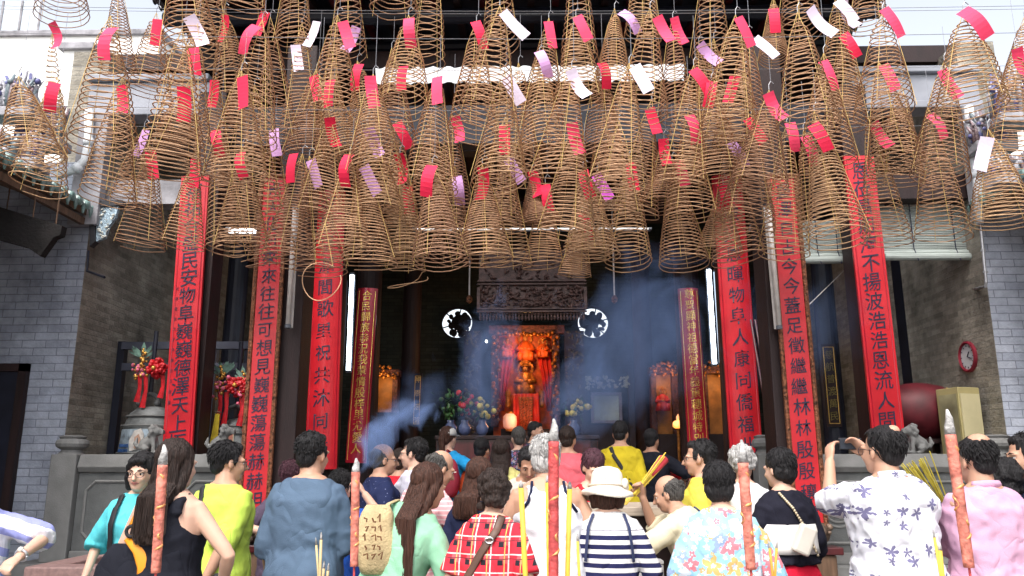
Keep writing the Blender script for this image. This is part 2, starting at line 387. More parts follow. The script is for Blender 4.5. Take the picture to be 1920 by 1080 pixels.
# ceramic ridge ornaments: each figure group is a thing of its own
def ridge_ornament(px, py, y, w, h, label, seed, cols):
    rnd = random.Random(seed); c = P(px, py, y)
    t = thing('ridge_ornament', label, 'roof ornament', c, 0, 'glazed ceramic figures on the roof ridges')
    base = MB(); base.box(c+Vector((0,.05,-.06)), (w,.3,.12)); build(base, 'ridge_base', PALESTONE, t, bevel=.015)
    for k, cc in enumerate(cols):
        g = MB()
        for i in range(11):
            x = rnd.uniform(-w/2, w/2)*.95; hh = h*rnd.uniform(.25,1.0)
            q = c+Vector((x, rnd.uniform(-.06,.1), 0)); r = rnd.uniform(.022,.045)
            g.tube([q, q+Vector((rnd.uniform(-.03,.03),0,hh*.6)), q+Vector((rnd.uniform(-.1,.1),0,hh))], [r*1.3, r, r*.35], 7)
            g.ell(q+Vector((rnd.uniform(-.06,.06),-.03,hh*.75)), r*.9, 8, 6)
            if rnd.random() < .6: g.tube([q+Vector((0,0,hh*.5)), q+Vector((rnd.choice((-1,1))*r*2.4,0,hh*.8))], [r*.45,r*.2], 6)
        build(g, 'ceramic_figure', mat('ceramic_%s' % k, cc, .35, .5, 16, .3, 50, coat=.4), t, smooth=True)
CER = [(.10,.10,.24), (.34,.33,.36), (.15,.19,.21), (.22,.15,.16)]
for i, (px, py, y, w, h, lab) in enumerate([
    (25, 205, 8.9, .55, .5, 'blue and violet ceramic ridge figures at the far left edge of the roofs'),
    (75, 262, 9.2, .6, .55, 'grey and blue ceramic ridge figures below the thin stretched coil'),
    (20, 300, 8.4, .7, .38, 'dark scrolled ceramic ridge end just above the left green tiles'),
    (1862, 268, 9.4, .5, .45, 'blue and white ceramic ridge figures beside the right rain pipe'),
    (1905, 215, 9.0, .5, .6, 'pale ceramic ridge figures at the far right edge of the roofs'),
    (1900, 330, 8.8, .5, .35, 'low ceramic ridge scrolls above the right corridor tiles')]):
    ridge_ornament(px, py, y, w, h, lab, 11+i, CER)
# pale neighbour buildings behind, half lost in the glare
def pale_block(name, label, px0, px1, pyt, y, dep, zb=0, win=()):
    a, c = P(px0, pyt, y), P(px1, pyt, y)
    t = thing(name, label, 'building', ((a.x+c.x)/2, y, 0))
    g = MB(); g.b2(a.x, c.x, y, y+dep, 0, a.z); build(g, 'wall', WHITEWALL, t)
    g = MB(); g.b2(a.x-.1, c.x+.1, y-.1, y+dep, a.z+.002, a.z+.18); build(g, 'parapet', PALESTONE, t, bevel=.02)
    for (wx, wy, ww, wh) in win:
        q = P(wx, wy, y); k = MB(); k.b2(q.x-ww/2, q.x+ww/2, y-.02, y-.003, q.z-wh/2, q.z+wh/2); o = build(k, 'window', mat('pale_glass', (.5,.55,.6), .15, .1), t)
        k = MB()
        for dx in (-ww/2, 0, ww/2): k.b2(q.x+dx-.03, q.x+dx+.03, y-.05, y-.021, q.z-wh/2, q.z+wh/2)
        build(k, 'window_frame', PALESTONE, o)
    return t
pale_block('gable_house', 'white gabled house wall glaring behind the left roof ridge', -700, 300, 78, 22, 4, win=((40,30,1.2,1.0),))
pale_block('water_tank_house', 'pale rooftop room with a box shaped top behind the left coils', 120, 170, 95, 17, 1.5)
pale_block('white_house', 'white house wall glaring behind the right hand coils', 1660, 2600, 150, 22, 4)
# white rain pipes
def pipe(label, pts, r=.055):
    t = thing('rain_pipe', label, 'pipe', pts[-1], 0, 'white rain pipes')
    g = MB(); g.tube(pts, r, 12); build(g, 'pipe_run', mat('white_pvc', (.62,.64,.66), .4, .12, 6), t, smooth=True)
    for i in (1, len(pts)-2):
        g = MB(); a = pts[i]; b_ = pts[i-1] if i else pts[1]; d = (b_-a).normalized()
        g.tube([a-d*.03, a+d*.07], r*1.18, 12)
        build(g, 'collar', mat('white_pvc', (.62,.64,.66)), t, smooth=True)
pl = [P(167,205,9.6), P(166,270,9.6), P(160,300,9.58), P(142,318,9.55), P(105,330,9.5)]
pipe('white rain pipe with a bent elbow left of the first pillar', pl)
pr = [P(1816,200,9.6), P(1822,260,9.6), P(1826,300,9.6), P(1832,330,9.6), P(1836,420,9.6)]
pipe('straight white rain pipe between the bamboo blind and the right ridge figures', pr)
# thin conduit on the right brick wall corner
t = thing('wall_conduit', 'thin grey metal conduit bent along the right brick wall', 'conduit', P(1850,540,9.62))
g = MB(); g.tube([P(1838,420,9.62),P(1843,470,9.62),P(1849,530,9.62),P(1848,537,9.63),P(1795,550,11.0)], .018, 8); build(g, 'conduit_run', mat('galvanised', (.35,.35,.37), .4, .2, 10, metal=.6), t)
g = MB(); 
for q in (P(1843,470,9.62), P(1847,510,9.62)): g.box(q+Vector((0,-.005,0)), (.06,.02,.025))
build(g, 'clip', mat('galvanised', (.35,.35,.37)), t)

# carved blue bracket under the left beam
t = thing('carved_bracket', 'pale blue carved bracket in a dark frame under the left beam', 'bracket', P(195,415,9.7))
def prism(name, pxs, y, th, mt, par): 
    g = MB(); g.slab([P(x, q, y) for x, q in pxs], (0, th, 0)); return build(g, name, mt, par)
prism('bracket_frame', [(166,377),(229,375),(231,384),(176,388),(178,452),(168,462)], 9.70, .1, mat('dark_carving', (.03,.03,.035), .6), t)
prism('scroll_panel', [(181,390),(222,386),(216,408),(204,424),(196,446),(180,453)], 9.73, .05, mat('pale_blue_carving', (.36,.47,.55), .5, .5, 30, .8, 60), t)
g = MB(); rnd = random.Random(5)
for i in range(26):
    u = rnd.random(); v = rnd.random()*(1-u*.6)
    q = P(184+34*v, 392+54*u, 9.715); r = rnd.uniform(.008,.022)
    g.ell(q, (r*1.6,.010,r*.7), 8, 6, Matrix.Rotation(rnd.uniform(0,3),3,'Y'))
build(g, 'carved_leaf', mat('cream_carving', (.55,.55,.5), .5, .3, 20), t, smooth=True)
g = MB(); g.tube([P(166,470,9.68), P(163,508,9.68), P(196,520,9.3)], .016, 6); build(g, 'iron_hook', BLUEBLACK, t)

# ------------------------------------------------------------------ stone balustrades
def post(par, x, y, z0, z1, w):
    g = MB(); g.b2(x-w/2, x+w/2, y-w/2, y+w/2, z0, z1); o = build(g, 'post', STONE, par, bevel=.012)
    q = MB(); q.lathe((x,y,0), [(w*.50,z1+.002),(w*.40,z1+.025),(w*.36,z1+.05),(w*.56,z1+.085),(w*.60,z1+.12),(w*.56,z1+.155),(w*.44,z1+.175),(w*.5,z1+.20),(w*.30,z1+.215)], 18); build(q, 'lotus_cap', STONE, o, smooth=False)
    return o
def balustrade(s, label):
    y = 9.3; xa, xb = (P(128, 900, y).x, P(548, 900, y).x) if s < 0 else (P(1876, 900, y).x, P(1438, 900, y).x)
    zb, zt = ZP, P(140, 852, y).z
    t = thing('stone_balustrade', label, 'balustrade', ((xa+xb)/2, y, zb), 0, 'stone balustrades of the side bays')
    post(t, xa, y, zb, zt+.0, .3); post(t, xb, y, zb, zt, .24)
    xm = C1L if s < 0 else C1R
    lo, hi = min(xa, xb)+.16, max(xa, xb)-.13
    g = MB(); g.slab([(lo,y-.10,zt-.2),(lo,y-.14,zt-.14),(lo,y-.09,zt+.0),(lo,y+.09,zt),(lo,y+.14,zt-.14),(lo,y+.1,zt-.2)], (hi-lo,0,0)); build(g, 'handrail', STONE, t, bevel=.008)
    g = MB(); g.b2(lo, hi, y-.07, y+.07, zb+.002, zt-.204); pn = build(g, 'panel', STONE_D, t)
    n_ = 2; wseg = (hi-lo)/n_
    for k in range(n_):
        a0, a1 = lo+k*wseg+.1, lo+(k+1)*wseg-.1
        g = MB(); zz0, zz1 = zb+.22, zt-.30; cut = .1
        oct_ = [(a0+cut,zz0),(a1-cut,zz0),(a1,zz0+cut),(a1,zz1-cut),(a1-cut,zz1),(a0+cut,zz1),(a0,zz1-cut),(a0,zz0+cut),(a0+cut,zz0)]
        g.tube([(p[0], y-.072, p[1]) for p in oct_], .018, 6)
        cx, cz = (a0+a1)/2, (zz0+zz1)/2
        for r in (.16, .11, .05): g.tube([(cx+r*1.2*math.cos(q), y-.07, cz+r*math.sin(q)) for q in [2*math.pi*i/24 for i in range(25)]], .014, 6)
        for i in range(5): g.ell((cx+.08*math.cos(i*1.26), y-.066, cz+.07*math.sin(i*1.26)), (.03,.02,.025), 8, 6)
        build(g, 'relief_carving', STONE, pn)
        g = MB()
        if k: g.b2(lo+k*wseg-.05, lo+k*wseg+.05, y-.095, y-.071, zb+.1, zt-.2); build(g, 'panel_stile', STONE, t, bevel=.006)
    g = MB(); g.b2(lo, hi, y-.11, y+.11, zb+.003, zb+.12); build(g, 'plinth', STONE, t, bevel=.008)
    return zt
ZR = balustrade(-1, 'carved grey granite balustrade in front of the bronze bells')
balustrade(1, 'carved grey granite balustrade in front of the red drum')
def lion(px, py, face, label):
    y = 9.3; c = P(px, py, y); c.z = ZR+.005
    t = thing('stone_lion', label, 'stone lion', c, R(90 if face < 0 else -90), 'small stone guardian lions on the balustrades')
    g = MB()
    g.tube([(0,-.10,.06),(0,-.06,.12),(0,.03,.20),(0,.06,.26)], [.065,.085,.075,.05], 10)   # body
    g.ell((0,.09,.30), (.07,.075,.065)); g.box((0,.16,.29), (.07,.06,.055)); g.ell((0,.165,.318), (.022,.02,.016))
    for q in range(14): a_ = 2*math.pi*q/14; g.ell((.085*math.cos(a_), .05-.02*(q%2), .29+.085*math.sin(a_)), .032, 8, 6)
    g.ell((0,.05,.29), (.085,.05,.085)); g.ell((0,.03,.2), (.08,.07,.09))
    for sx in (-1, 1):
        g.tube([(sx*.045,.06,.2),(sx*.05,.085,.1),(sx*.05,.09,.0)], [.035,.028,.026], 8); g.ell((sx*.05,.105,.02), (.028,.04,.02))
        g.tube([(sx*.06,-.06,.09),(sx*.07,.0,.06),(sx*.07,-.03,.02)], [.05,.045,.03], 8); g.ell((sx*.07,.015,.018), (.028,.045,.018))
        g.ell((sx*.055,.085,.352), (.02,.014,.014)); g.ell((sx*.03,.145,.325), (.016,.014,.014))
    g.tube([(0,-.14,.08),(0,-.19,.14),(0,-.17,.22)], [.03,.035,.012], 8)
    o = build(g, 'lion_body', STONE, t, local=True, smooth=True)
    md = o.modifiers.new('fuse', 'REMESH'); md.mode = 'VOXEL'; md.voxel_size = .011; md.use_smooth_shade = True
    g = MB(); g.box((0,-.02,-.0025), (.2,.34,.01)); build(g, 'pedestal', STONE, t, local=True); t.scale = (.85,.85,.85)
lion(278, 850, 1, 'stone lion on the handrail in front of the painted bell')
lion(412, 850, 1, 'stone lion on the handrail by the yellow pennant')
lion(1722, 850, -1, 'stone lion on the handrail below the red drum')
# ------------------------------------------------------------------ couplet plaques with brushed characters
RED = mat('vermilion_lacquer', (.55,.012,.022), .42, .26, 2.2, .06, 20, coat=.15)
RED_D = mat('crimson_lacquer', (.44,.012,.03), .28, .2, 3, .06, 20, coat=.3)
INK = mat('black_ink', (.018,.018,.045), .5, .3, 20)
GOLD = mat('gold_leaf', (.75,.46,.10), .35, .25, 25, .2, 60, metal=.5)
GILT = mat('carved_gilt_border', (.20,.075,.035), .45, .9, 34, .8, 70, metal=.3)
PLAQUES = []
def plaque(label, T, B, y, w, chars, y0, y1, size, ink, board, curve=0.0, frame=None, dx0=0.0, yb=None, colofon=None):
    """T, B photo points of the board's top and bottom middle, y its distance; chars written evenly from photo row y0 to y1"""
    t_, b_ = P(T[0], T[1], y), P(B[0], B[1], yb or y)
    up = (t_ - b_); Hh = up.length; up.normalize(); nrm = Vector((1,0,0)).cross(up).normalized() * 1.0   # faces the court (-y)
    if nrm.y > 0: nrm = -nrm
    rt = up.cross(nrm); rt = rt if rt.x > 0 else -rt
    th = thing('couplet_plaque', label, 'plaque', b_, 0, 'vertical couplet plaques on the pillars')
    def L(x, z, o=0.0):
        k = curve*(1-(2*x/w)**2) if curve else 0.0
        return b_ + rt*x + up*z + nrm*(o + k)
    g = MB(); n_ = 12 if curve else 2; sec = [(-w/2 + w*i/n_) for i in range(n_+1)]
    rings = []
    for z in (0, Hh):
        rings.append([L(x, z, 0.0) for x in sec] + [b_+rt*(w/2)+up*z-nrm*.04, b_-rt*(w/2)+up*z-nrm*.04])
    g.loft(rings); build(g, 'board', board, th, smooth=False)
    g = MB()
    if frame:
        fw = frame
        for sx in (-1, 1):
            g.tube([L(sx*(w/2+fw*.45), 0, .0), L(sx*(w/2+fw*.45), Hh, .0)], fw*.5, 8)
        g.tube([L(-w/2-fw, 0, 0), L(w/2+fw, 0, 0)], fw*.5, 8); g.tube([L(-w/2-fw, Hh, 0), L(w/2+fw, Hh, 0)], fw*.5, 8)
        build(g, 'carved_frame', GILT, th)
    else:
        e = .012; ww = w/2-.03
        for a, c in (((-ww,.05),(ww,.05)),((ww,.05),(ww,Hh-.05)),((ww,Hh-.05),(-ww,Hh-.05)),((-ww,Hh-.05),(-ww,.05))):
            g.tube([L(a[0], a[1], .002), L(c[0], c[1], .002)], .006, 5)
        build(g, 'incised_border', RED_D if board is RED else GOLD, th)
    f0 = (B[1]-y0)/(B[1]-T[1])*Hh; f1 = (B[1]-y1)/(B[1]-T[1])*Hh
    PLAQUES.append((th, chars, f0, f1, size, ink, L, dx0, 'inscription'))
    if colofon: PLAQUES.append((th, colofon[0], colofon[1]*Hh, colofon[2]*Hh, colofon[3], ink, L, colofon[4], 'colophon'))
    return th
plaque('broad red couplet plaque of black characters on the outermost pillar, before the painted bell', (366,330), (329,884), 9.50, .35, '福祐合盛民安物阜巍巍德澤天上恆春', 362, 868, .235, INK, RED, dx0=.0, colofon=('光緒歲次戊子仲春吉旦敬書', .60, .22, .05, -.13))
plaque('long red couplet plaque of black characters leaning on the pillar before the red drum', (1610,292), (1674,884), 9.50, .37, '恩莅昌期海不揚波浩浩恩流人間春永風', 322, 905, .235, INK, RED, dx0=.0)
plaque('narrow red couplet plaque with gilt carved frame, ending low near the neon shirted man', (516,330), (474,972), 8.22, .24, '光天化日來來往往可想見巍巍蕩蕩赫赫明', 358, 942, .185, INK, RED, frame=.05)
plaque('narrow red couplet plaque with gilt carved frame, ending low behind the white chain bag', (1466,330), (1521,985), 8.22, .25, '皇澤自古今今蓋足徵繼繼林林殷殷穰穰', 360, 966, .185, INK, RED, frame=.05)
plaque('rounded glossy red plaque of black characters above the man in the slate tee', (619,360), (601,880), 10.95, .43, '波恩孚澤閭歌里祝共沐同光', 385, 836, .25, INK, RED, curve=.085)
plaque('rounded glossy red plaque of black characters beside the red poles, above the jersey man', (1363,330), (1402,878), 10.95, .43, '德被光恩暉物阜人康同僑福此', 370, 840, .25, INK, RED, curve=.085)
plaque('dark crimson plaque of gold characters beside the left pair of tube lights', (690,541), (667,868), 12.95, .33, '合民歸族恭況我輩情殷梓里尤愛人', 556, 842, .175, GOLD, RED_D, curve=.06)
plaque('dark crimson plaque of gold characters beside the right pair of tube lights', (1290,541), (1312,868), 12.95, .33, '尊聖顯神祖德當年義重穗城特別同', 553, 845, .175, GOLD, RED_D, curve=.06)
plaque('small dim plaque of gold characters deep in the hall left of the altar', (784,700), (780,800), 15.0, .16, '神恩浩蕩', 712, 788, .13, GOLD, DARKWOOD)
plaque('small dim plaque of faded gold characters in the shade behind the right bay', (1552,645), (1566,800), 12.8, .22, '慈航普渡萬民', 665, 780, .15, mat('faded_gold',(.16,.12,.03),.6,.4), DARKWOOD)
# text meshes (built-in font), one per plaque
tmp = []
for (th, chars, f0, f1, size, ink, L, dx0, nm) in PLAQUES:
    cu = bpy.data.curves.new('inscription', 'FONT'); cu.body = '\n'.join(chars); cu.align_x = 'CENTER'; cu.size = 1.0; cu.offset = .004; cu.resolution_u = 2; cu.space_line = 1.0
    o = bpy.data.objects.new('tmp_text', cu); COL.objects.link(o); tmp.append(o)
dg = bpy.context.evaluated_depsgraph_get()
for o, (th, chars, f0, f1, size, ink, L, dx0, nm) in zip(tmp, PLAQUES):
    me = bpy.data.meshes.new_from_object(o.evaluated_get(dg)); nch = len(chars)
    ys = [v.co.y for v in me.vertices]
    sp = (f0-f1)/(nch-1); inv = mworld(th).inverted(); rnd = random.Random(len(chars))
    jit = [(rnd.uniform(-.03,.03), rnd.uniform(-.04,.04), rnd.uniform(.93,1.04)) for _ in chars]
    for v in me.vertices:
        k = min(nch-1, max(0, int(math.floor(.89-v.co.y)))); cyk = .38-k      # lines are one unit apart, first baseline at 0
        x, yy = v.co.x, v.co.y-cyk
        jx, jr, js = jit[k]
        yy += .10*x                                                    # brush slant
        X = dx0 + (x+jx)*size*js*.95; Z = f0 - k*sp + yy*size*js
        v.co = inv @ L(X, Z, .006)
    if nm == 'colophon': pass
    link(nm, me, ink, th)
    cu = o.data; bpy.data.objects.remove(o); bpy.data.curves.remove(cu)
# carved lion feet below the two low plaques
for px, py, lab in ((474, 1000, 'carved gilt lion bracket under the low left plaque'), (1524, 1004, 'carved gilt lion bracket under the low right plaque')):
    c = P(px, py, 8.15); t = thing('plaque_bracket', lab, 'bracket', c, 0, 'carved brackets under the low plaques'); rnd = random.Random(px)
    g = MB(); g.ell(c+Vector((0,0,.0)), (.17,.12,.10)); g.ell(c+Vector((.02,-.1,.06)), (.09,.08,.075))
    for i in range(22): g.ell(c+Vector((rnd.uniform(-.16,.16), rnd.uniform(-.14,-.05), rnd.uniform(-.1,.12))), rnd.uniform(.02,.045), 7, 5)
    build(g, 'lion_carving', mat('grey_gilt_carving', (.16,.11,.08), .6, .7, 14, .5, 50, metal=.2), t, smooth=True)
    g = MB(); g.b2(c.x-.24, c.x+.24, 8.02, 8.28, c.z-.17, c.z-.10); build(g, 'shelf', REDWOOD, t, bevel=.01)
    g = MB(); g.b2(c.x-.18, c.x+.18, 8.05, 8.29, 0, c.z-.174); build(g, 'wooden_post', BROWNWOOD, t, bevel=.012)

# ------------------------------------------------------------------ tube lights
def emis(name, col, s):
    m, n, l, b = newmat(name); b.inputs['Base Color'].default_value = (.9,.9,.9,1); b.inputs['Emission Color'].default_value = col+(1,); b.inputs['Emission Strength'].default_value = s; return m
TUBE = emis('lit_tube', (.75,.88,1.0), 7.0); TUBE2 = emis('dim_tube', (.55,.75,.95), .5)
UNLIT = mat('unlit_tube_casing', (.62,.58,.55), .4, .2, 8)
HOUS = mat('light_housing', (.10,.11,.13), .5, .1)
def tube_light(label, a, c, y, r, m, lit=True):
    p, q = P(a[0], a[1], y), P(c[0], c[1], y); t = thing('tube_light', label, 'tube light', q, 0, 'fluorescent tube lights')
    g = MB(); g.tube([p, q], r, 10); build(g, 'tube', m, t, smooth=True)
    g = MB(); d = (p-q).normalized(); o = Vector((0,.055,0))
    g.tube([p+o+d*.03, q+o-d*.03], r*1.4, 4); build(g, 'housing', HOUS if lit else UNLIT, t)
    for e, s in ((p,1),(q,-1)): g = MB(); g.tube([e+d*s*.004, e+d*s*.04], r*1.25, 10); build(g, 'end_cap', HOUS, t)
tube_light('bright lit tube light standing upright left of the gold lettered plaque', (660,516), (653,694), 12.6, .033, TUBE)
tube_light('dim second tube light upright beside the rounded left plaque', (647,528), (640,680), 12.4, .022, TUBE2)
tube_light('bright lit tube light standing upright right of the gold lettered plaque', (1329,506), (1340,682), 12.6, .033, TUBE)
tube_light('dim second tube light upright beside the rounded right plaque', (1340,510), (1351,680), 12.4, .022, TUBE2)
tube_light('unlit pale tube light on the pillar left of the round red plaque', (553,390), (540,608), 8.1, .026, UNLIT, False)
tube_light('unlit pale tube light on the pillar left of the framed right plaque', (1441,390), (1461,610), 8.1, .026, UNLIT, False)
tube_light('short horizontal lit tube light in front of the framed left plaque', (430,432), (492,433), 9.2, .032, emis('soft_tube', (1,1,1), 1.6))
tube_light('long horizontal tube light between the coils on the hall lintel', (778,430), (1216,429), 10.0, .014, emis('soft_tube_b', (1,.95,.85), .15))
tube_light('short horizontal lit tube light right of the rounded right plaque', (1412,427), (1436,427), 10.0, .03, emis('soft_tube_c', (.9,.97,1), 2.2))

# ------------------------------------------------------------------ carved valance over the altar
VAL = mat('carved_wood_valance', (.085,.045,.038), .5, .5, 14, .4, 40)
y = 12.0; a, c = P(898, 512, y), P(1098, 588, y)
t = thing('carved_valance', 'dark carved wooden valance with scalloped fringe hanging above the altar', 'carving', ((a.x+c.x)/2, y, c.z))
g = MB(); g.b2(a.x, c.x, y, y+.06, P(900,585,y).z, P(900,470,y).z); build(g, 'panel', VAL, t)
g = MB()
for py in (528, 534, 580, 585): g.b2(a.x-.02, c.x+.02, y-.05, y-.004, P(900,py,y).z-.012, P(900,py,y).z+.012)
for sx in (a.x, c.x): g.b2(sx-.025, sx+.025, y-.055, y-.006, P(900,580,y).z, P(900,540,y).z)
build(g, 'moulding', VAL, t, bevel=.004)
g = MB(); rnd = random.Random(9)
for i in range(300):
    x = rnd.uniform(a.x+.03, c.x-.03); z = rnd.uniform(P(900,576,y).z, P(900,538,y).z) if i < 230 else rnd.uniform(P(900,524,y).z, P(900,480,y).z)
    ang = rnd.uniform(0, math.pi); r = rnd.uniform(.025,.06)
    g.ell((x, y-.01-rnd.uniform(0,.03), z), (r,.022,r*.38), 7, 5, Matrix.Rotation(ang, 3, 'Y'))
build(g, 'relief_scrolls', VAL, t, smooth=True)
g = MB()
for i in range(33):
    x = a.x+.03+(c.x-a.x-.06)*i/32; z = P(900,588,y).z
    g.lathe((x,y+.0,z-.11), [(.004,0),(.016,.02),(.02,.05),(.012,.075),(.022,.1),(.022,.12)], 8)
build(g, 'scalloped_fringe', VAL, t)
# hanging lantern cords inside
for px, lab in ((880,'thin ceiling rod left of the valance'), (1152,'thin ceiling rod right of the valance')):
    q = P(px, 555, 12.5); t = thing('hanging_rod', lab, 'rod', q); g = MB(); g.tube([q, q+Vector((0,0,1.8))], .012, 6); build(g, 'rod', UNLIT, t)
    g = MB(); g.lathe(q-Vector((0,0,.12)), [(.01,0),(.045,.03),(.05,.09),(.02,.13)], 10); build(g, 'finial', GILT, t)

# ------------------------------------------------------------------ main altar
ORANGE = mat('orange_silk', (.62,.10,.015), .5, .45, 7, .3, 30)
REDSILK = mat('red_silk', (.50,.02,.012), .5, .4, 7, .3, 30)
BRASS = mat('old_gold', (.42,.15,.03), .35, .5, 20, .4, 60, metal=.55)
SKIN_D = mat('gilded_face', (.42,.17,.06), .45, .3, 12)
ya = 15.3
t = thing('main_altar', 'glowing red and orange altar niche draped in embroidered silk', 'altar', P(985, 830, ya))
g = MB(); p0, p1 = P(925, 820, ya+.35), P(1045, 628, ya+.35)
g.b2(p0.x, p1.x, ya+.35, ya+.42, p0.z, p1.z); build(g, 'back_panel', ORANGE, t)
g = MB()
for sx, px in ((-1, 927), (1, 1043)):
    q = P(px, 700, ya); g.b2(q.x-.07, q.x+.07, ya+.1, ya+.34, P(0,800,ya).z, P(0,628,ya).z)
g.b2(P(920,0,ya).x, P(1050,0,ya).x, ya+.08, ya+.34, P(0,628,ya).z+.004, P(0,612,ya).z); build(g, 'niche_frame', mat('dark_red_gilt', (.10,.03,.02), .45, .8, 20, .6, 50, metal=.2), t, bevel=.01)
g = MB(); rnd = random.Random(21)
for sx, px in ((-1, 930), (1, 1040)):
    for i in range(26):
        q = P(px+rnd.uniform(-7,7), 632+i*6.2, ya+.06); g.ell(q, rnd.uniform(.025,.05), 7, 5)
for i in range(16): g.ell(P(934+i*6.8, 626+rnd.uniform(-3,3), ya+.05), rnd.uniform(.025,.05), 7, 5)
build(g, 'gilt_bosses', BRASS, t, smooth=True)
def drape(pts, y, amp, folds, name, mt, par):
    "hanging cloth: pts = (left px, right px, py) rows"
    g = MB(); rows = []
    nn = 24
    for (xl, xr, py) in pts:
        rows.append([P(xl+(xr-xl)*j/nn, py, y) + Vector((0, amp*math.sin(folds*2*math.pi*j/nn), 0)) for j in range(nn+1)])
    back = [[v+Vector((0,.025,0)) for v in r] for r in rows]
    g.loft([r + list(reversed(b)) for r, b in zip(rows, back)]); return build(g, name, mt, par, smooth=True)
drape([(938,966,655),(934,956,700),(936,948,745),(938,946,770)], ya+.16, .03, 3, 'side_curtain', REDSILK, t)
drape([(1004,1032,655),(1014,1036,700),(1022,1034,745),(1026,1032,770)], ya+.16, .03, 3, 'side_curtain', REDSILK, t)
drape([(962,1010,738),(962,1012,770),(960,1014,806)], ya-.35, .02, 4, 'altar_cloth', REDSILK, t)
drape([(972,1000,744),(974,999,770),(975,998,806)], ya-.38, .012, 2, 'embroidered_front', mat('brocade', (.25,.05,.02), .5, .9, 40, .4, 60), t)
g = MB(); q0, q1 = P(940, 805, ya-.1), P(1030, 838, ya-.1); g.b2(q0.x, q1.x, ya-.34, ya+.3, ZP, q0.z); build(g, 'altar_table', DARKWOOD, t)
g = MB()
for px in (953, 1015): q = P(px, 742, ya-.2); g.lathe(q-Vector((0,0,.22)), [(.03,0),(.05,.02),(.05,.20),(.06,.22),(.05,.3),(.01,.34)], 10)
build(g, 'candle_stand', BRASS, t)
# seated statue and two small attendants
def seated_figure(px, py, y, h, label, face=SKIN_D, robe=ORANGE):
    c = P(px, py, y); s = h
    t = thing('deity_statue', label, 'statue', c, 0, 'seated statues on the altars')
    g = MB(); g.tube([c+Vector((0,0,.0)), c+Vector((0,-.02*s,.2*s)), c+Vector((0,0,.5*s)), c+Vector((0,0,.68*s)), c+Vector((0,0,.74*s))], [.34*s,.30*s,.2*s,.17*s,.06*s], 14)
    for sx in (-1, 1):
        g.tube([c+Vector((sx*.17*s,0,.62*s)), c+Vector((sx*.27*s,-.06*s,.42*s)), c+Vector((sx*.06*s,-.24*s,.42*s))], [.07*s,.09*s,.06*s], 9)
        g.tube([c+Vector((sx*.1*s,-.05*s,.2*s)), c+Vector((sx*.2*s,-.26*s,.22*s)), c+Vector((sx*.18*s,-.27*s,.0))], [.12*s,.11*s,.1*s], 9)
    build(g, 'robe', robe, t, smooth=True)
    g = MB(); g.ell(c+Vector((0,-.02*s,.82*s)), (.085*s,.09*s,.115*s)); g.ell(c+Vector((0,-.115*s,.81*s)), (.018*s,.02*s,.03*s), 7, 5); g.ell(c+Vector((0,-.24*s,.43*s)), (.05*s,.04*s,.05*s), 8, 6); build(g, 'head', face, t, smooth=True)
    g = MB(); g.lathe(c+Vector((0,-.01*s,.88*s)), [(.10*s,0),(.12*s,.02*s),(.10*s,.05*s),(.11*s,.1*s),(.02*s,.16*s)], 12)
    for i in range(9): a = math.pi*i/8; g.ell(c+Vector((.13*s*math.cos(a),-.04*s,.93*s+.06*s*math.sin(a))), .02*s, 6, 5)
    build(g, 'crown', BRASS, t)
    g = MB()
    for r in (.24, .2): g.tube([c+Vector((r*s*math.cos(q),.1*s,.84*s+r*s*math.sin(q))) for q in [2*math.pi*i/20 for i in range(21)]], .018*s, 6)
    build(g, 'halo', BRASS, t)
seated_figure(985, 742, ya-.05, .62, 'central gilded deity with a halo ring seated on the red altar', SKIN_D, BRASS)
seated_figure(985, 678, ya+.2, .55, 'upper gilded deity seated high at the back of the altar')
seated_figure(951, 670, ya+.15, .36, 'small gilded attendant in the upper left of the altar niche')
seated_figure(1018, 670, ya+.15, .36, 'small gilded attendant in the upper right of the altar niche')
for px, lab in ((956,'orange paper lantern glowing at the left foot of the altar'),):
    q = P(px, 790, ya-.45); t = thing('paper_lantern', lab, 'lantern', q); g = MB(); g.lathe(q-Vector((0,0,.15)), [(.07,0),(.12,.05),(.13,.15),(.12,.24),(.07,.29)], 14); build(g, 'shade', emis('lantern_glow', (1,.16,.02), .16), t, smooth=True)
    g = MB(); g.lathe(q+Vector((0,0,.14)), [(.075,0),(.075,.03)], 12); g.lathe(q-Vector((0,0,.18)), [(.075,0),(.075,.03)], 12); build(g, 'rim', BRASS, t)
# the lamps that light the altar
def lamp(name, loc, e, col, r=.08):
    d = bpy.data.lights.new(name, 'POINT'); d.energy = e; d.color = col; d.shadow_soft_size = r
    o = bpy.data.objects.new(name, d); COL.objects.link(o); o.location = loc
lamp('altar_lamp', P(985, 640, ya-.55), 14, (1,.48,.16)); lamp('altar_lamp', P(985, 780, ya-.9), 5, (1,.42,.15))
q = P(912, 640, 14.6); t = thing('spot_lamp', 'tiny bright white spot lamp left of the altar niche', 'lamp', q)
g = MB(); g.ell(q, .022, 10, 8); build(g, 'bulb', emis('white_bulb', (1,1,.9), 12), t, smooth=True); g = MB(); g.lathe(q+Vector((0,.02,-.01)), [(.03,0),(.035,.03),(.02,.06)], 10, Matrix.Rotation(R(-90),3,'X')); build(g, 'reflector', BLUEBLACK, t); g = MB(); g.tube([q+Vector((0,.03,0)), q+Vector((0,.1,.9))], .008, 5); build(g, 'flex', BLUEBLACK, t)
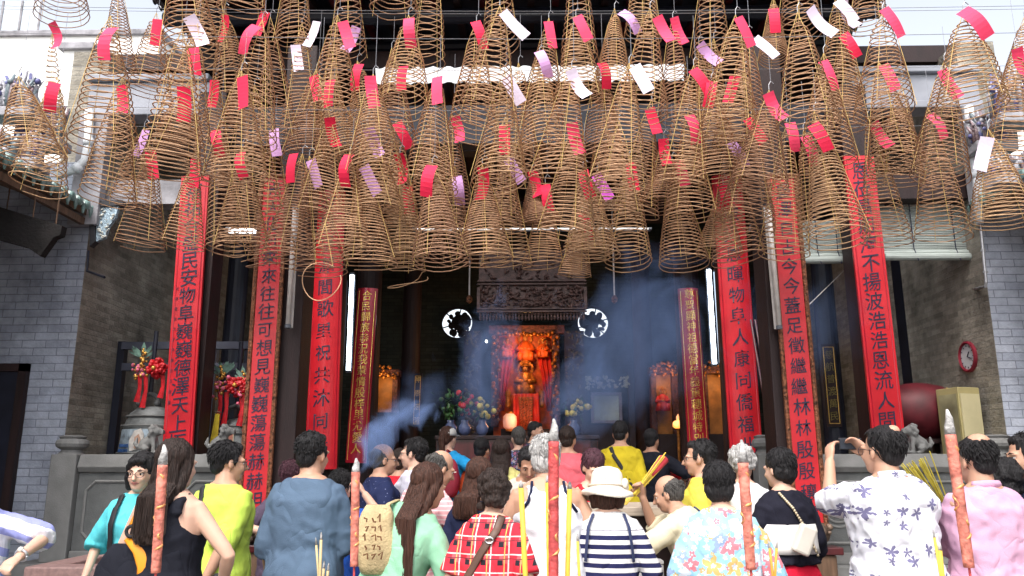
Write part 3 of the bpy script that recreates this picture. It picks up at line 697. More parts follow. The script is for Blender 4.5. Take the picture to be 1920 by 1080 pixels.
# side altars
def side_altar(px, x0, x1, y0, y1, y, label):
    t = thing('side_altar', label, 'altar', P(px, y1, y)); a, c = P(x0, y1, y), P(x1, y0, y)
    g = MB(); g.b2(a.x, c.x, y+.2, y+.25, a.z, c.z); build(g, 'back_panel', mat('amber_panel', (.45,.17,.03), .5, .4, 6), t)
    g = MB()
    for xx in (a.x-.03, c.x+.03): g.b2(xx-.05, xx+.05, y, y+.26, ZP, c.z)
    g.b2(a.x-.1, c.x+.1, y-.02, y+.26, c.z+.004, c.z+.12); build(g, 'niche_frame', mat('dark_red_gilt', (.10,.03,.02)), t, bevel=.008)
    g = MB(); rnd = random.Random(int(px))
    for i in range(40): g.ell((rnd.uniform(a.x-.1, c.x+.1), y-.03, c.z+rnd.uniform(-.05,.2)), rnd.uniform(.015,.04), 6, 5)
    build(g, 'gilt_carving', BRASS, t, smooth=True)
    g = MB(); g.b2(a.x-.1, c.x+.1, y-.3, y+.19, ZP, a.z); build(g, 'altar_table', DARKWOOD, t)
    lamp('altar_lamp', Vector(((a.x+c.x)/2, y-.25, c.z-.12)), 2.4, (1,.6,.25), .05)
side_altar(732, 702, 738, 705, 775, 14.6, 'amber lit side altar left of the main altar, behind the rising smoke')
side_altar(1245, 1232, 1262, 700, 815, 14.6, 'amber lit side altar beside the right gold lettered plaque')
side_altar(1350, 1330, 1372, 700, 815, 13.9, 'narrow amber side altar between the two right hand plaques')
seated_figure(1243, 770, 14.55, .40, 'small red robed figure seated on the right side altar', SKIN_D, REDSILK)
q = P(1271, 792, 13.6); t = thing('oil_lamp', 'glowing yellow oil lamp by the right gold lettered plaque', 'lamp', q)
g = MB(); g.lathe(q-Vector((0,0,.1)), [(.05,0),(.09,.03),(.085,.10),(.05,.13)], 12); build(g, 'glass_bowl', emis('oil_glow', (1,.35,.03), .8), t, smooth=True)
g = MB(); g.tube([q+Vector((0,0,.03)),q+Vector((0,0,.09)),q+Vector((.01,0,.14))], [.02,.026,.004], 8); build(g, 'flame', emis('flame', (1,.30,.03), .5), t, smooth=True)
g = MB(); g.lathe((q.x,q.y,ZP), [(.14,0),(.12,.04),(.03,.08),(.025,q.z-ZP-.14),(.06,q.z-ZP-.10)], 12); build(g, 'stand', BRASS, t)
# carved screen with mirror panel at the right
y = 14.0; t = thing('carved_screen', 'carved screen with pale framed mirror right of the altar', 'screen', P(1138, 800, y))
a, c = P(1098, 800, y), P(1182, 700, y)
g = MB(); lil = mat('lilac_frame', (.22,.19,.24), .5, .3)
z0, z1 = P(0,795,y).z, P(0,738,y).z; x0, x1 = P(1108,760,y).x, P(1166,760,y).x
for bx in ((x0,x1,z0,z0+.05),(x0,x1,z1-.05,z1),(x0,x0+.05,z0+.052,z1-.052),(x1-.05,x1,z0+.052,z1-.052)): g.b2(bx[0],bx[1],y-.03,y+.03,bx[2],bx[3])
build(g, 'mirror_frame', lil, t, bevel=.008)
g = MB(); g.b2(x0+.052,x1-.052,y-.002,y+.01,z0+.052,z1-.052); build(g, 'mirror', mat('dim_mirror', (.22,.26,.25), .15, .5, 3, spec=.8), t)
g = MB(); rnd = random.Random(4)
for i in range(70): g.ell(P(rnd.uniform(1098,1180), rnd.uniform(706,728), y-.01), (rnd.uniform(.02,.05),.02,rnd.uniform(.012,.03)), 7, 5, Matrix.Rotation(rnd.uniform(0,3),3,'Y'))
build(g, 'openwork_crest', mat('silver_gilt', (.42,.42,.33), .35, .4, 20, metal=.5), t, smooth=True)
g = MB()
for px in (1096, 1184): q = P(px,760,y); g.b2(q.x-.05,q.x+.05,y-.02,y+.05,ZP,P(0,700,y).z)
g.b2(P(1096,760,y).x+.052, P(1184,760,y).x-.052, y+.031, y+.06, ZP, z0-.02); build(g, 'screen_frame', DARKWOOD, t)
# dark timber screens and hangings flanking the altar
for px, w, lab in ((885, 34, 'tall dark carved screen left of the altar'), (1078, 34, 'tall dark carved screen right of the altar')):
    y = 15.0; t = thing('tall_screen', lab, 'screen', P(px, 830, y)); a, c = P(px-w/2, 830, y), P(px+w/2, 620, y)
    g = MB(); g.b2(a.x, c.x, y, y+.05, ZP, c.z); build(g, 'screen_panel', DARKWOOD, t)
    g = MB(); rnd = random.Random(px)
    for i in range(120): g.ell((rnd.uniform(a.x+.02,c.x-.02), y-.012, rnd.uniform(a.z,c.z)), (rnd.uniform(.02,.045),.014,rnd.uniform(.012,.03)), 6, 5, Matrix.Rotation(rnd.uniform(0,3),3,'Y'))
    build(g, 'carved_relief', mat('dull_gilt', (.09,.07,.03), .5, .6, 12, metal=.3), t, smooth=True)
# offering table with flowers in front of the altar
y = 12.6; t = thing('offering_table', 'dark offering table across the hall in front of the altar', 'table', (P(985,0,y).x, y, ZP))
zt = P(900, 818, y).z; a, c = P(820,818,y).x, P(1120,818,y).x
g = MB(); g.b2(a, c, y-.35, y+.35, zt-.06, zt); build(g, 'table_top', DARKWOOD, t, bevel=.01)
for xx in (a+.08, c-.08):
    for yy in (y-.28, y+.28): g = MB(); g.b2(xx-.05,xx+.05,yy-.05,yy+.05,ZP,zt-.062); build(g, 'leg', DARKWOOD, t)
g = MB(); g.b2(a+.02, c-.02, y-.30, y-.27, zt-.5, zt-.064); build(g, 'apron', REDWOOD, t)
LEAF = mat('vase_leaf', (.035,.10,.025), .5, .5, 12); FLOW = mat('red_blossom', (.45,.02,.02), .5, .4, 15); YFL = mat('yellow_blossom', (.55,.42,.05), .5, .3, 15)
def vase(px, h, mt, label, seed):
    c = Vector((P(px,800,y).x, y-.1, zt+.002)); t = thing('flower_vase', label, 'vase', c, 0, 'flower vases on the offering table'); rnd = random.Random(seed)
    g = MB(); g.lathe(c, [(.05,0),(.09,.06),(.10,.13),(.05,.2),(.06,.24)], 14); build(g, 'vase_body', mat('blue_glaze', (.08,.10,.2), .25, .4), t, smooth=True)
    g = MB(); f = MB()
    for i in range(46):
        d = Vector((rnd.gauss(0,.5), rnd.gauss(0,.4), 1)).normalized(); q = c+Vector((0,0,.22))+d*rnd.uniform(.1,h)
        r = rnd.uniform(.05,.1); rot = Matrix.Rotation(rnd.uniform(0,6),3,'Z') @ Matrix.Rotation(rnd.uniform(-1.2,1.2),3,'X')
        g.add([q+rot@Vector(v) for v in ((0,0,0),(r*.3,r*.6,.01),(0,r*1.4,0),(-r*.3,r*.6,.01))], [(0,1,2,3)])
        if i % 3 == 0: f.ell(q, rnd.uniform(.025,.055), 8, 6)
    build(g, 'leaves', LEAF, t); build(f, 'blossom', mt, t, smooth=True)
vase(872, .45, FLOW, 'vase of red flowers and dark leaves left of the altar', 1); vase(905, .35, YFL, 'vase of small yellow flowers near the altar', 2); vase(846, .5, LEAF, 'vase of plain green leaves at the left end of the offering table', 3); vase(1075, .4, YFL, 'vase of pale flowers right of the altar', 4)
# red plates on a dark stand at the right
y = 9.6; t = thing('plate_stand', 'dark stand stacked with red offering plates behind the jersey man', 'stand', P(1268, 905, y)); q = P(1268, 905, y)
g = MB(); g.b2(q.x-.35,q.x+.35,y-.25,y+.25,ZP,q.z); build(g, 'cabinet', DARKWOOD, t, bevel=.01)
for k, dx in enumerate((-.2, .0, .2)):
    for i in range(6-k):
        tt = thing('red_plate', 'red offering plate, number %s up in the %s stack on the dark stand' % (('one','two','three','four','five','six')[i], ('first','second','third')[k]), 'plate', (q.x+dx, y-.1, q.z+.004+i*.024), 0, 'red plates stacked on the stand')
        g = MB(); g.lathe((0,0,0), [(.05,0),(.085,.012),(.095,.021),(.085,.021),(.05,.008)], 20); build(g, 'dish', mat('red_plastic', (.5,.02,.03), .3, .1), tt, smooth=False, local=True)

# ------------------------------------------------------------------ bells, garlands, pennant in the left bay
BELL = mat('painted_bronze', (.19,.20,.20), .55, .5, 5, .3, 40, metal=.2)
fr = thing('bell_rack', 'dark steel frame carrying the bronze bells', 'frame', P(300, 850, 10.8))
g = MB()
for px in (222, 396, 462): q = P(px, 700, 10.8); g.b2(q.x-.05,q.x+.05,10.8,10.9,ZP,P(222,640,10.8).z)
build(g, 'upright', BLUEBLACK, fr)
for py in (648, 688): q = P(222,py,10.8); g = MB(); g.b2(q.x+.052, P(462,py,10.8).x+.05, 10.78, 10.86, q.z-.05, q.z+.05); build(g, 'crossbar', mat('slate_paint', (.06,.065,.09), .4, .2), fr)
def bell(px, pyt, pyb, y, r, label, paint):
    top, bot = P(px, pyt, y), P(px, pyb, y); h = top.z-bot.z
    t = thing('bronze_bell', label, 'bell', bot, 0, 'bronze bells in the left bay')
    g = MB(); g.lathe(bot, [(r*1.02,0),(r*1.0,.03*h),(r*.97,.1*h),(r*.92,.35*h),(r*.86,.6*h),(r*.74,.84*h),(r*.5,.96*h),(r*.15,h)], 32); build(g, 'bell_body', BELL, t, smooth=True)
    g = MB()
    for f_ in (.12, .62, .80): rr = r*(1.0-.12*f_-(.1 if f_>.7 else 0)); g.tube([bot+Vector((rr*math.cos(a), rr*math.sin(a), f_*h)) for a in [2*math.pi*i/32 for i in range(33)]], .012, 6)
    build(g, 'raised_band', STONE, t)
    g = MB(); g.tube([top+Vector((-.13,0,-.02)), top+Vector((-.1,0,.12)), top+Vector((0,0,.17)), top+Vector((.1,0,.12)), top+Vector((.13,0,-.02))], .035, 8)
    for sx in (-1,1): g.ell(top+Vector((sx*.12,-.04,.04)), .045, 8, 6)
    build(g, 'dragon_loop', STONE_D, t, smooth=True)
    g = MB(); g.tube([top+Vector((0,0,.15)), top+Vector((0,0,1.0))], .03, 8); build(g, 'hanging_chain', BLUEBLACK, t)
    # painted panels follow the bell's curve
    def surf(a, f_, o): rr = r*(1.0-.12*f_)+o; return bot+Vector((rr*math.sin(a), -rr*math.cos(a), f_*h))
    def patch(poly, nm, mt, o):
        g = MB(); g.add([surf(a, f_, o) for a, f_ in poly]+[surf(a, f_, -.01) for a, f_ in poly], [tuple(range(len(poly)))]+[(i,i+len(poly),(i+1)%len(poly)+len(poly),(i+1)%len(poly)) for i in range(len(poly))]); build(g, nm, mt, t)
    if paint:
        patch([(-.75,.12),(-.75,.55),(-.3,.55),(.35,.55),(.35,.12),(-.3,.12)], 'painted_panel', mat('pale_blue_paint', (.27,.33,.38), .6, .7, 9), .006)
        patch([(-.2,.15),(-.26,.35),(-.12,.52),(.08,.56),(.2,.46),(.22,.2)], 'painted_figure', mat('white_paint_panel', (.62,.58,.54), .6, .3, 14), .011)
        patch([(-.06,.2),(-.08,.4),(.05,.46),(.12,.36),(.1,.2)], 'painted_face', mat('tan_paint', (.48,.28,.20), .6, .3, 14), .016)
        g = MB(); rnd = random.Random(8)
        for j in range(2):
            for i in range(7):
                a0 = -.72+i*.065; f_ = .24-j*.09
                g.tube([surf(a0+rnd.uniform(-.02,.02), f_+rnd.uniform(-.02,.03), .012), surf(a0+.03, f_+.035, .012), surf(a0+.05, f_-.02, .012)], .007, 5)
        build(g, 'painted_writing', mat('blue_paint', (.03,.09,.25), .5), t)
    else:
        patch([(-.12,.05),(-.12,.72),(.12,.72),(.12,.05)], 'label_strip', mat('salmon_strip', (.42,.16,.11), .6, .2), .006)
        patch([(-.17,.04),(-.17,.73),(-.125,.73),(-.125,.04)], 'label_edge', mat('buff_strip', (.5,.42,.3), .6, .2), .006)
        patch([(.125,.04),(.125,.73),(.17,.73),(.17,.04)], 'label_edge', mat('buff_strip', (.5,.42,.3), .6, .2), .006)
bell(280, 762, 862, 10.5, .40, 'large bronze bell painted with a white bearded figure behind the balustrade', True)
bell(442, 784, 862, 10.45, .26, 'dark bronze bell with a salmon label strip beside the yellow pennant', False)
def garland(px, py, y, label, seed):
    c = P(px, py, y); t = thing('silk_garland', label, 'garland', c, 0, 'red silk garlands over the bells'); rnd = random.Random(seed)
    g = MB()
    for k in range(90):
        a = rnd.uniform(0,6.28); b_ = rnd.uniform(-1.2,1.2); rr = .13*rnd.uniform(.6,1.0)
        q = c+Vector((.17,-.04,0))+Vector((rr*math.cos(a)*math.cos(b_), rr*.6*math.sin(b_), rr*math.sin(a)*math.cos(b_)))
        g.ell(q, rnd.uniform(.02,.035), 6, 4)
    build(g, 'red_rosette', mat('red_ribbon', (.55,.012,.02), .45, .3, 12), t)
    g = MB(); g.ell(c+Vector((.17,-.13,0)), .03, 8, 6); 
    for k in range(26): g.ell(c+Vector((rnd.gauss(-.05,.06), rnd.uniform(-.08,.02), rnd.gauss(.0,.07))), rnd.uniform(.012,.028), 6, 5)
    for k in range(14): g.ell(c+Vector((rnd.gauss(-.03,.025), rnd.uniform(-.06,.02), .1+k*.012)), rnd.uniform(.014,.026), 6, 5)
    build(g, 'gold_bead', mat('gold_foil', (.85,.42,.10), .25, .4, 20, metal=.6), t, smooth=True)
    g = MB()
    for k in range(16): g.ell(c+Vector((rnd.gauss(-.06,.05), rnd.uniform(-.1,.0), rnd.gauss(-.02,.06))), rnd.uniform(.016,.03), 6, 5)
    build(g, 'pink_bead', mat('pink_foil', (.75,.16,.25), .3, .4, 20), t, smooth=True)
    g = MB()
    for k in range(15):
        a = rnd.uniform(-1.2,1.2); L_ = rnd.uniform(.12,.24); o = c+Vector((-.03,-.02,.12)); d = Vector((math.sin(a),-.1,math.cos(a)))
        g.add([o+d*L_*.2, o+d*L_*.7+Vector((.03,0,0)), o+d*L_, o+d*L_*.7-Vector((.03,0,0))], [(0,1,2,3)])
    build(g, 'foil_feather', mat('green_foil', (.20,.34,.28), .3, .7, 16, metal=.4), t)
    g = MB()
    for dx, L_ in ((-.04,.35),(.04,.42),(.26,.3)):
        p0 = c+Vector((dx,-.04,-.08)); g.tube([p0, p0+Vector((.015,0,-L_*.5)), p0+Vector((-.01,0,-L_))], [.03,.024,.04], 6, flat=.35)
    build(g, 'red_tail', mat('red_ribbon', (.55,.012,.02)), t)
garland(272, 692, 10.3, 'red silk garland with foil beads above the painted bell', 1); garland(422, 724, 10.2, 'red silk garland with foil beads above the salmon labelled bell', 2); garland(462, 735, 10.2, 'red silk garland partly hidden behind the framed left plaque', 5)
t = thing('yellow_pennant', 'yellow silk pennant hanging between the two bells', 'pennant', P(401, 835, 10.0))
g = MB(); g.slab([P(404,775,10.0),P(412,776,10.0),P(406,842,10.0),P(392,836,10.0)], (0,.012,0)); build(g, 'cloth', mat('yellow_silk', (.52,.37,.02), .5, .25, 10), t)
g = MB(); g.tube([P(402,772,10.0),P(414,773,10.0)], .01, 6); g.tube([P(408,773,10.0),P(408,690,10.3)], .005, 5); build(g, 'hanging_rod', BROWNWOOD, t)
t = thing('bell_striker', 'thin pale wooden pole leaning beside the framed left plaque', 'pole', P(456, 850, 9.9)); g = MB(); g.tube([P(469,740,9.9),P(456,850,9.75)], .018, 8); build(g, 'shaft', mat('pale_wood', (.45,.30,.16), .5, .2), t); g = MB(); g.ell(P(469,738,9.9), .03, 8, 6); build(g, 'knob', mat('pale_wood', (.45,.30,.16)), t)

# ------------------------------------------------------------------ right bay: drum, cabinet, notice, clock, blind, poles
q = P(1722, 772, 10.9); t = thing('temple_drum', 'big dark red barrel drum in the right bay', 'drum', q)
rot = Matrix.Rotation(R(78), 3, 'Z') @ Matrix.Rotation(R(90), 3, 'X')
g = MB(); g.lathe(q, [(.27,-.42),(.335,-.30),(.375,-.12),(.385,0),(.375,.12),(.335,.30),(.27,.42)], 36, rot); build(g, 'barrel', mat('maroon_lacquer', (.095,.008,.014), .55, .35, 5), t, smooth=True)
g = MB()
for s_ in (-1,1): g.lathe(q+rot@Vector((0,0,s_*.425)), [(.262,-.006),(.262,.006)], 30, rot)
build(g, 'drum_skin', mat('drum_hide', (.4,.3,.18), .7, .3), t)
g = MB()
for s_ in (-1,1):
    for i in range(30): a = 2*math.pi*i/30; g.ell(q+rot@Vector((.30*math.cos(a), .30*math.sin(a), s_*.37)), .014, 6, 4)
build(g, 'nail_ring', GOLD, t)
g = MB()
for dx in (-.28,.28):
    for dy in (-.2,.2): g.b2(q.x+dx-.035,q.x+dx+.035,q.y+dy-.035,q.y+dy+.035,ZP,q.z-.22)
g.b2(q.x-.36,q.x+.36,q.y-.24,q.y+.24,q.z-.42,q.z-.36); build(g, 'drum_stand', DARKWOOD, t)
y = 10.0; a, c = P(1762, 850, y), P(1842, 722, y); t = thing('yellow_cabinet', 'tall buff yellow cabinet standing against the right brick wall', 'cabinet', ((a.x+c.x)/2, y, ZP))
xm = P(1801,780,y).x
g = MB(); ztop = c.z-.02; xl = P(1760,780,y+.42).x; xr = P(1842,780,y+.12).x; c.x = xr; g.slab([(xl,y+.42,ZP),(xm,y,ZP),(xr,y+.12,ZP),(xr-.3,y+.55,ZP)], (0,0,ztop-ZP)); build(g, 'cabinet_body', mat('buff_paint', (.40,.34,.16), .5, .2, 2), t, bevel=.008)
g = MB(); g.slab([(xl+(xm-xl)*.1,y+.378,ZP+.1),(xm-(xm-xl)*.07,y+.03,ZP+.1),(xm-(xm-xl)*.07,y+.03,ztop-.08),(xl+(xm-xl)*.1,y+.378,ztop-.08)], (-.01,-.014,0)); build(g, 'door_panel', mat('olive_paint', (.28,.26,.15), .45, .5, 3), t)  # left door in a darker, more varied tone than the right
g = MB(); g.slab([(xm+.02,y+.0,ZP+.1),(c.x-.02,y+.11,ZP+.1),(c.x-.02,y+.11,ztop-.08),(xm+.02,y+.0,ztop-.08)], (.004,-.012,0)); build(g, 'door_panel', mat('cream_paint', (.56,.50,.30), .45, .12, 3), t)
t = thing('framed_notice', 'brown framed notice hanging on the right pillar above the cabinet', 'notice', P(1766, 693, 11.9)); a, c = P(1748, 720, 11.9), P(1785, 666, 11.9)
g = MB(); g.b2(a.x+.03,c.x-.03,11.93,11.96,a.z+.03,c.z-.03); build(g, 'paper', mat('brown_paper', (.17,.13,.08), .8, .3, 6), t)
g = MB()
for bx in ((a.x,c.x,a.z,a.z+.03),(a.x,c.x,c.z-.03,c.z),(a.x,a.x+.03,a.z+.031,c.z-.031),(c.x-.03,c.x,a.z+.031,c.z-.031)): g.b2(bx[0],bx[1],11.91,11.97,bx[2],bx[3])
build(g, 'frame', DARKWOOD, t)
g = MB()
for i in range(9): z = c.z-.07-i*(c.z-a.z-.12)/9; g.b2(a.x+.06,c.x-.06-(i%3)*.03,11.926,11.9295,z-.008,z)
build(g, 'lines_of_writing', INK, t)
q = P(1818, 669, 10.6); wallx = XW-.004; q.x = wallx-.02
t = thing('wall_clock', 'round red rimmed clock on the right brick wall', 'clock', q); rc = Matrix.Rotation(R(-90), 3, 'Y'); q = Vector((wallx, P(1818,669,10.4).y, P(1818,669,10.4).z))
g = MB(); g.lathe(q, [(.20,.0),(.20,.035),(.18,.045),(.165,.03),(.165,.0)], 32, rc); build(g, 'rim', mat('red_rim', (.20,.015,.03), .45), t, smooth=False)
g = MB(); g.lathe(q, [(.164,.012),(.164,.018)], 32, rc); build(g, 'dial', mat('dial_white', (.55,.56,.60), .4, .05), t)
g = MB(); o = q+Vector((-.024,0,0)); g.tube([o, o+Vector((0,-.05,.06))], .006, 5); g.tube([o, o+Vector((0,-.10,-.03))], .005, 5)
for i in range(12): a = 2*math.pi*i/12; g.tube([o+Vector((0,.13*math.sin(a),.13*math.cos(a))), o+Vector((0,.15*math.sin(a),.15*math.cos(a)))], .006, 4)
build(g, 'hands_and_marks', INK, t)
BAM = mat('grey_green_bamboo', (.34,.38,.36), .6, .3, 5, .2, 40, stretch=(.4,8,8))
def blind(x0, x1, yt, yb, y, label, nsl=30):
    a, c = P(x0, yb, y), P(x1, yt, y); t = thing('bamboo_blind', label, 'blind', ((a.x+c.x)/2, y, a.z), 0, 'half lowered bamboo blinds')
    g = MB()
    for i in range(nsl): z = a.z+.05+(c.z-a.z-.05)*i/(nsl-1); g.tube([(a.x, y+.006*math.sin(i), z), ((a.x+c.x)/2, y, z-.008), (c.x, y+.006*math.sin(i*1.7), z)], (c.z-a.z)/nsl*.42, 6)
    build(g, 'slats', BAM, t)
    g = MB(); g.tube([(a.x,y-.05,a.z+.03),(c.x,y-.05,a.z+.03)], .05, 12); g.tube([(a.x,y-.02,a.z+.09),(c.x,y-.02,a.z+.09)], .035, 10); build(g, 'rolled_bottom', BAM, t)
    g = MB()
    for f_ in (.3, .7): x = a.x+(c.x-a.x)*f_; g.tube([(x,y-.03,c.z+.1),(x,y-.035,a.z+.15),(x+.01,y-.10,a.z-.03)], .006, 5)
    build(g, 'pull_cord', INK, t)
blind(1655, 1838, 388, 488, 10.15, 'wide grey bamboo blind half lowered in the drum bay')
blind(1505, 1592, 415, 494, 10.15, 'narrow grey bamboo blind between the two right hand plaques')
t = thing('leaning_poles', 'pair of thin dark red poles leaning by the rounded right plaque', 'poles', P(1452, 850, 10.0)); 
for dx in (0, 8): g = MB(); g.tube([P(1408+dx,600,10.4),P(1450+dx,850,9.75)], .016, 8); build(g, 'pole', REDWOOD, t)
t = thing('stay_cable', 'thin grey cable slanting across the right bay', 'cable', P(1500,620,10.3)); g = MB(); g.tube([P(1500,588,10.3),P(1590,500,10.3)], .006, 5); build(g, 'cable', UNLIT, t)
# reddish stone trough rim at the lower left
c0, c1 = P(60, 1060, 6.4), P(395, 1056, 7.2)
t = thing('stone_trough', 'reddish granite trough rim low at the left of the court', 'trough', ((c0.x+c1.x)/2, 6.8, 0)); RG = mat('red_granite', (.24,.15,.14), .5, .25, 30)
g = MB(); zt = c0.z
for bx in ((c0.x,c1.x,6.3,6.52),(c0.x,c1.x,7.08,7.3)): g.b2(bx[0],bx[1],bx[2],bx[3],.0,zt)
g.b2(c0.x,c0.x+.22,6.522,7.078,0,zt); g.b2(c1.x-.22,c1.x,6.522,7.078,0,zt); build(g, 'rim', RG, t, bevel=.012)
g = MB(); g.b2(c0.x+.222,c1.x-.222,6.522,7.078,0,zt-.12); build(g, 'dark_bed', STONE_D, t)
# counter with offerings
y = 5.75; zt = P(1100, 948, 5.6).z; a, c = P(940,948,y).x, P(1262,948,y).x
t = thing('offering_counter', 'pale topped wooden offering counter that the worshippers lean over', 'counter', ((a+c)/2, y, 0))
g = MB(); g.b2(a, c, y-.30, y+.4, zt-.06, zt); build(g, 'counter_top', mat('worn_pale_wood', (.40,.33,.26), .6, .3, 4, .2, 30, stretch=(1,8,8)), t, bevel=.01)
g = MB(); g.b2(a+.04, c-.04, y-.24, y+.36, 0, zt-.062); build(g, 'counter_body', DARKWOOD, t)
for px in (1180, 1218): q = P(px, 1062, 5.5); tt = thing('white_box', 'pale carton standing low before the counter, %s one' % ('left' if px < 1200 else 'right'), 'box', (q.x, 5.42, 0)); g = MB(); g.b2(q.x-.07,q.x+.07,5.36,5.49,0,q.z+.03); build(g, 'carton', mat('pale_card', (.55,.54,.55), .7, .08), tt, bevel=.006); g = MB(); g.b2(q.x-.07,q.x+.07,5.355,5.495,q.z+.032,q.z+.05); build(g, 'lid', mat('pale_card', (.55,.54,.55)), tt)
# ------------------------------------------------------------------ tall painted incense sticks and their burner
SAL = mat('salmon_incense', (.60,.19,.14), .7, .6, 26, .4, 60)
CRIM = mat('red_incense', (.50,.07,.07), .6, .5, 26, .4, 60)
ASH = mat('pale_ash', (.38,.37,.36), .9, .65, 24, .6, 60)
YST = mat('yellow_stick', (.66,.47,.06), .6, .2, 20)
SAND = mat('burner_sand', (.45,.40,.33), .9, .2, 60, .5, 120)
YI = 3.6
t = thing('incense_burner', 'long bronze incense trough holding the tall sticks', 'burner', (.1, YI, 0))
g = MB(); g.b2(-2.3, 2.35, YI-.25, YI+.25, .45, .80); build(g, 'bronze_trough', mat('dark_bronze', (.10,.075,.04), .4, .4, 5, metal=.5), t, bevel=.02)
g = MB(); g.b2(-2.25, 2.3, YI-.2, YI+.2, .801, .83); build(g, 'sand_bed', SAND, t)
for dx in (-2.0, 2.05): g = MB(); g.b2(dx-.1, dx+.1, YI-.2, YI+.2, 0, .449); build(g, 'leg', mat('dark_bronze', (.10,.075,.04)), t)
def big_stick(tip, base, r, mt, label, seed, ash, tail=None):
    r *= .80; p1, p0 = P(tip[0], tip[1], YI), P(base[0], base[1], YI); d = (p1-p0).normalized(); L_ = (p1-p0).length; rnd = random.Random(seed)
    foot = p0 - d*((p0.z-.82)/d.z) if tail is None else tail
    t = thing('giant_incense_stick', label, 'incense stick', foot, 0, 'tall painted incense sticks in the foreground')
    g = MB(); N = 26; g.tube([p0.lerp(p1, i/N) for i in range(N+1)], [r*(.85+.10*i/N+rnd.uniform(-.02,.05)) for i in range(N+1)], 12); build(g, 'shaft', mt, t, smooth=True)
    a, b_ = frame_of(d); g = MB()
    pts = []
    for i in range(64):
        f_ = .12+.84*i/63; an = f_*19+math.sin(f_*31)*1.5
        pts.append(p0.lerp(p1, f_)+(a*math.cos(an)+b_*math.sin(an))*r*.86)
    g.tube(pts, [r*(.06+.26*max(0, math.sin(i*.9)+.2*math.sin(i*2.7))) for i in range(64)], 6)
    build(g, 'gold_dragon', mat('gold_paint', (.72,.33,.12), .4, .4, 30, metal=.3), t, smooth=True)
    g = MB(); g.tube([p1, p1+d*ash*.3, p1+d*ash*.65+a*r*.2, p1+d*ash], [r*.92, r*.85, r*.6, r*.18], 10); build(g, 'ash_tip', ASH, t, smooth=True)
    g = MB(); g.tube([foot, p0+d*.02], r*.22, 8); build(g, 'bamboo_core', CRIM, t)
big_stick((305,872), (292,1074), .029, SAL, 'salmon giant incense stick in front of the woman in black', 1, .09)
big_stick((667,885), (664,1062), .025, SAL, 'salmon giant incense stick beside the man in the slate tee', 2, .06)
big_stick((1038,828), (1038,1100), .031, CRIM, 'red giant incense stick in front of the white tank top', 3, .10)
big_stick((1393,868), (1408,1068), .031, SAL, 'salmon giant incense stick in front of the blue floral blouse', 4, .10)
big_stick((1782,815), (1817,1064), .031, SAL, 'tilted salmon giant incense stick in front of the pink shirt', 5, .11)
def thin_stick(tip, base, r, label, mt=YST, grp='thin yellow incense sticks in the foreground'):
    p1, p0 = P(tip[0], tip[1], YI+.06), P(base[0], base[1], YI+.06); d = (p1-p0).normalized(); foot = p0-d*((p0.z-.82)/d.z)
    t = thing('incense_stick', label, 'incense stick', foot, 0, grp)
    g = MB(); g.tube([foot, p0, p1], r, 8); build(g, 'shaft', mt, t, smooth=True)
    g = MB(); g.tube([p1, p1+d*.018, p1+d*.032], [r*.9, r*.8, r*.3], 8); build(g, 'ash_tip', ASH, t, smooth=True)
thin_stick((977,915), (985,1078), .0115, 'thick yellow stick left of the white tank top')
thin_stick((1027,905), (1030,1078), .011, 'thick yellow stick just left of the red giant stick')
thin_stick((1068,917), (1064,1078), .011, 'thick yellow stick right of the red giant stick')
thin_stick((1083,1015), (1086,1080), .006, 'short thin yellow stick beside the white tank top')
thin_stick((593,1022), (597,1080), .005, 'thin buff stick, outer left one before the slate tee', mat('buff_stick', (.55,.43,.22), .6, .2)); thin_stick((602,1012), (600,1080), .006, 'thin buff stick, tallest one before the slate tee', mat('buff_stick', (.55,.43,.22)))
thin_stick((607,1066), (606,1080), .006, 'short buff stick, middle one before the slate tee', mat('buff_stick', (.55,.43,.22))); thin_stick((615,1070), (614,1080), .006, 'short buff stick, outer right one before the slate tee', mat('buff_stick', (.55,.43,.22)))
thin_stick((1443,1028), (1449,1080), .006, 'thin orange stick, left one before the red trousers', mat('orange_stick', (.70,.33,.05), .6, .2)); thin_stick((1456,1028), (1453,1080), .006, 'thin orange stick, right one before the red trousers', mat('orange_stick', (.70,.33,.05)))
thin_stick((1752,1008), (1764,1080), .006, 'long thin yellow stick left of the pink shirt'); thin_stick((1762,1032), (1767,1080), .010, 'short thick yellow stick left of the pink shirt')

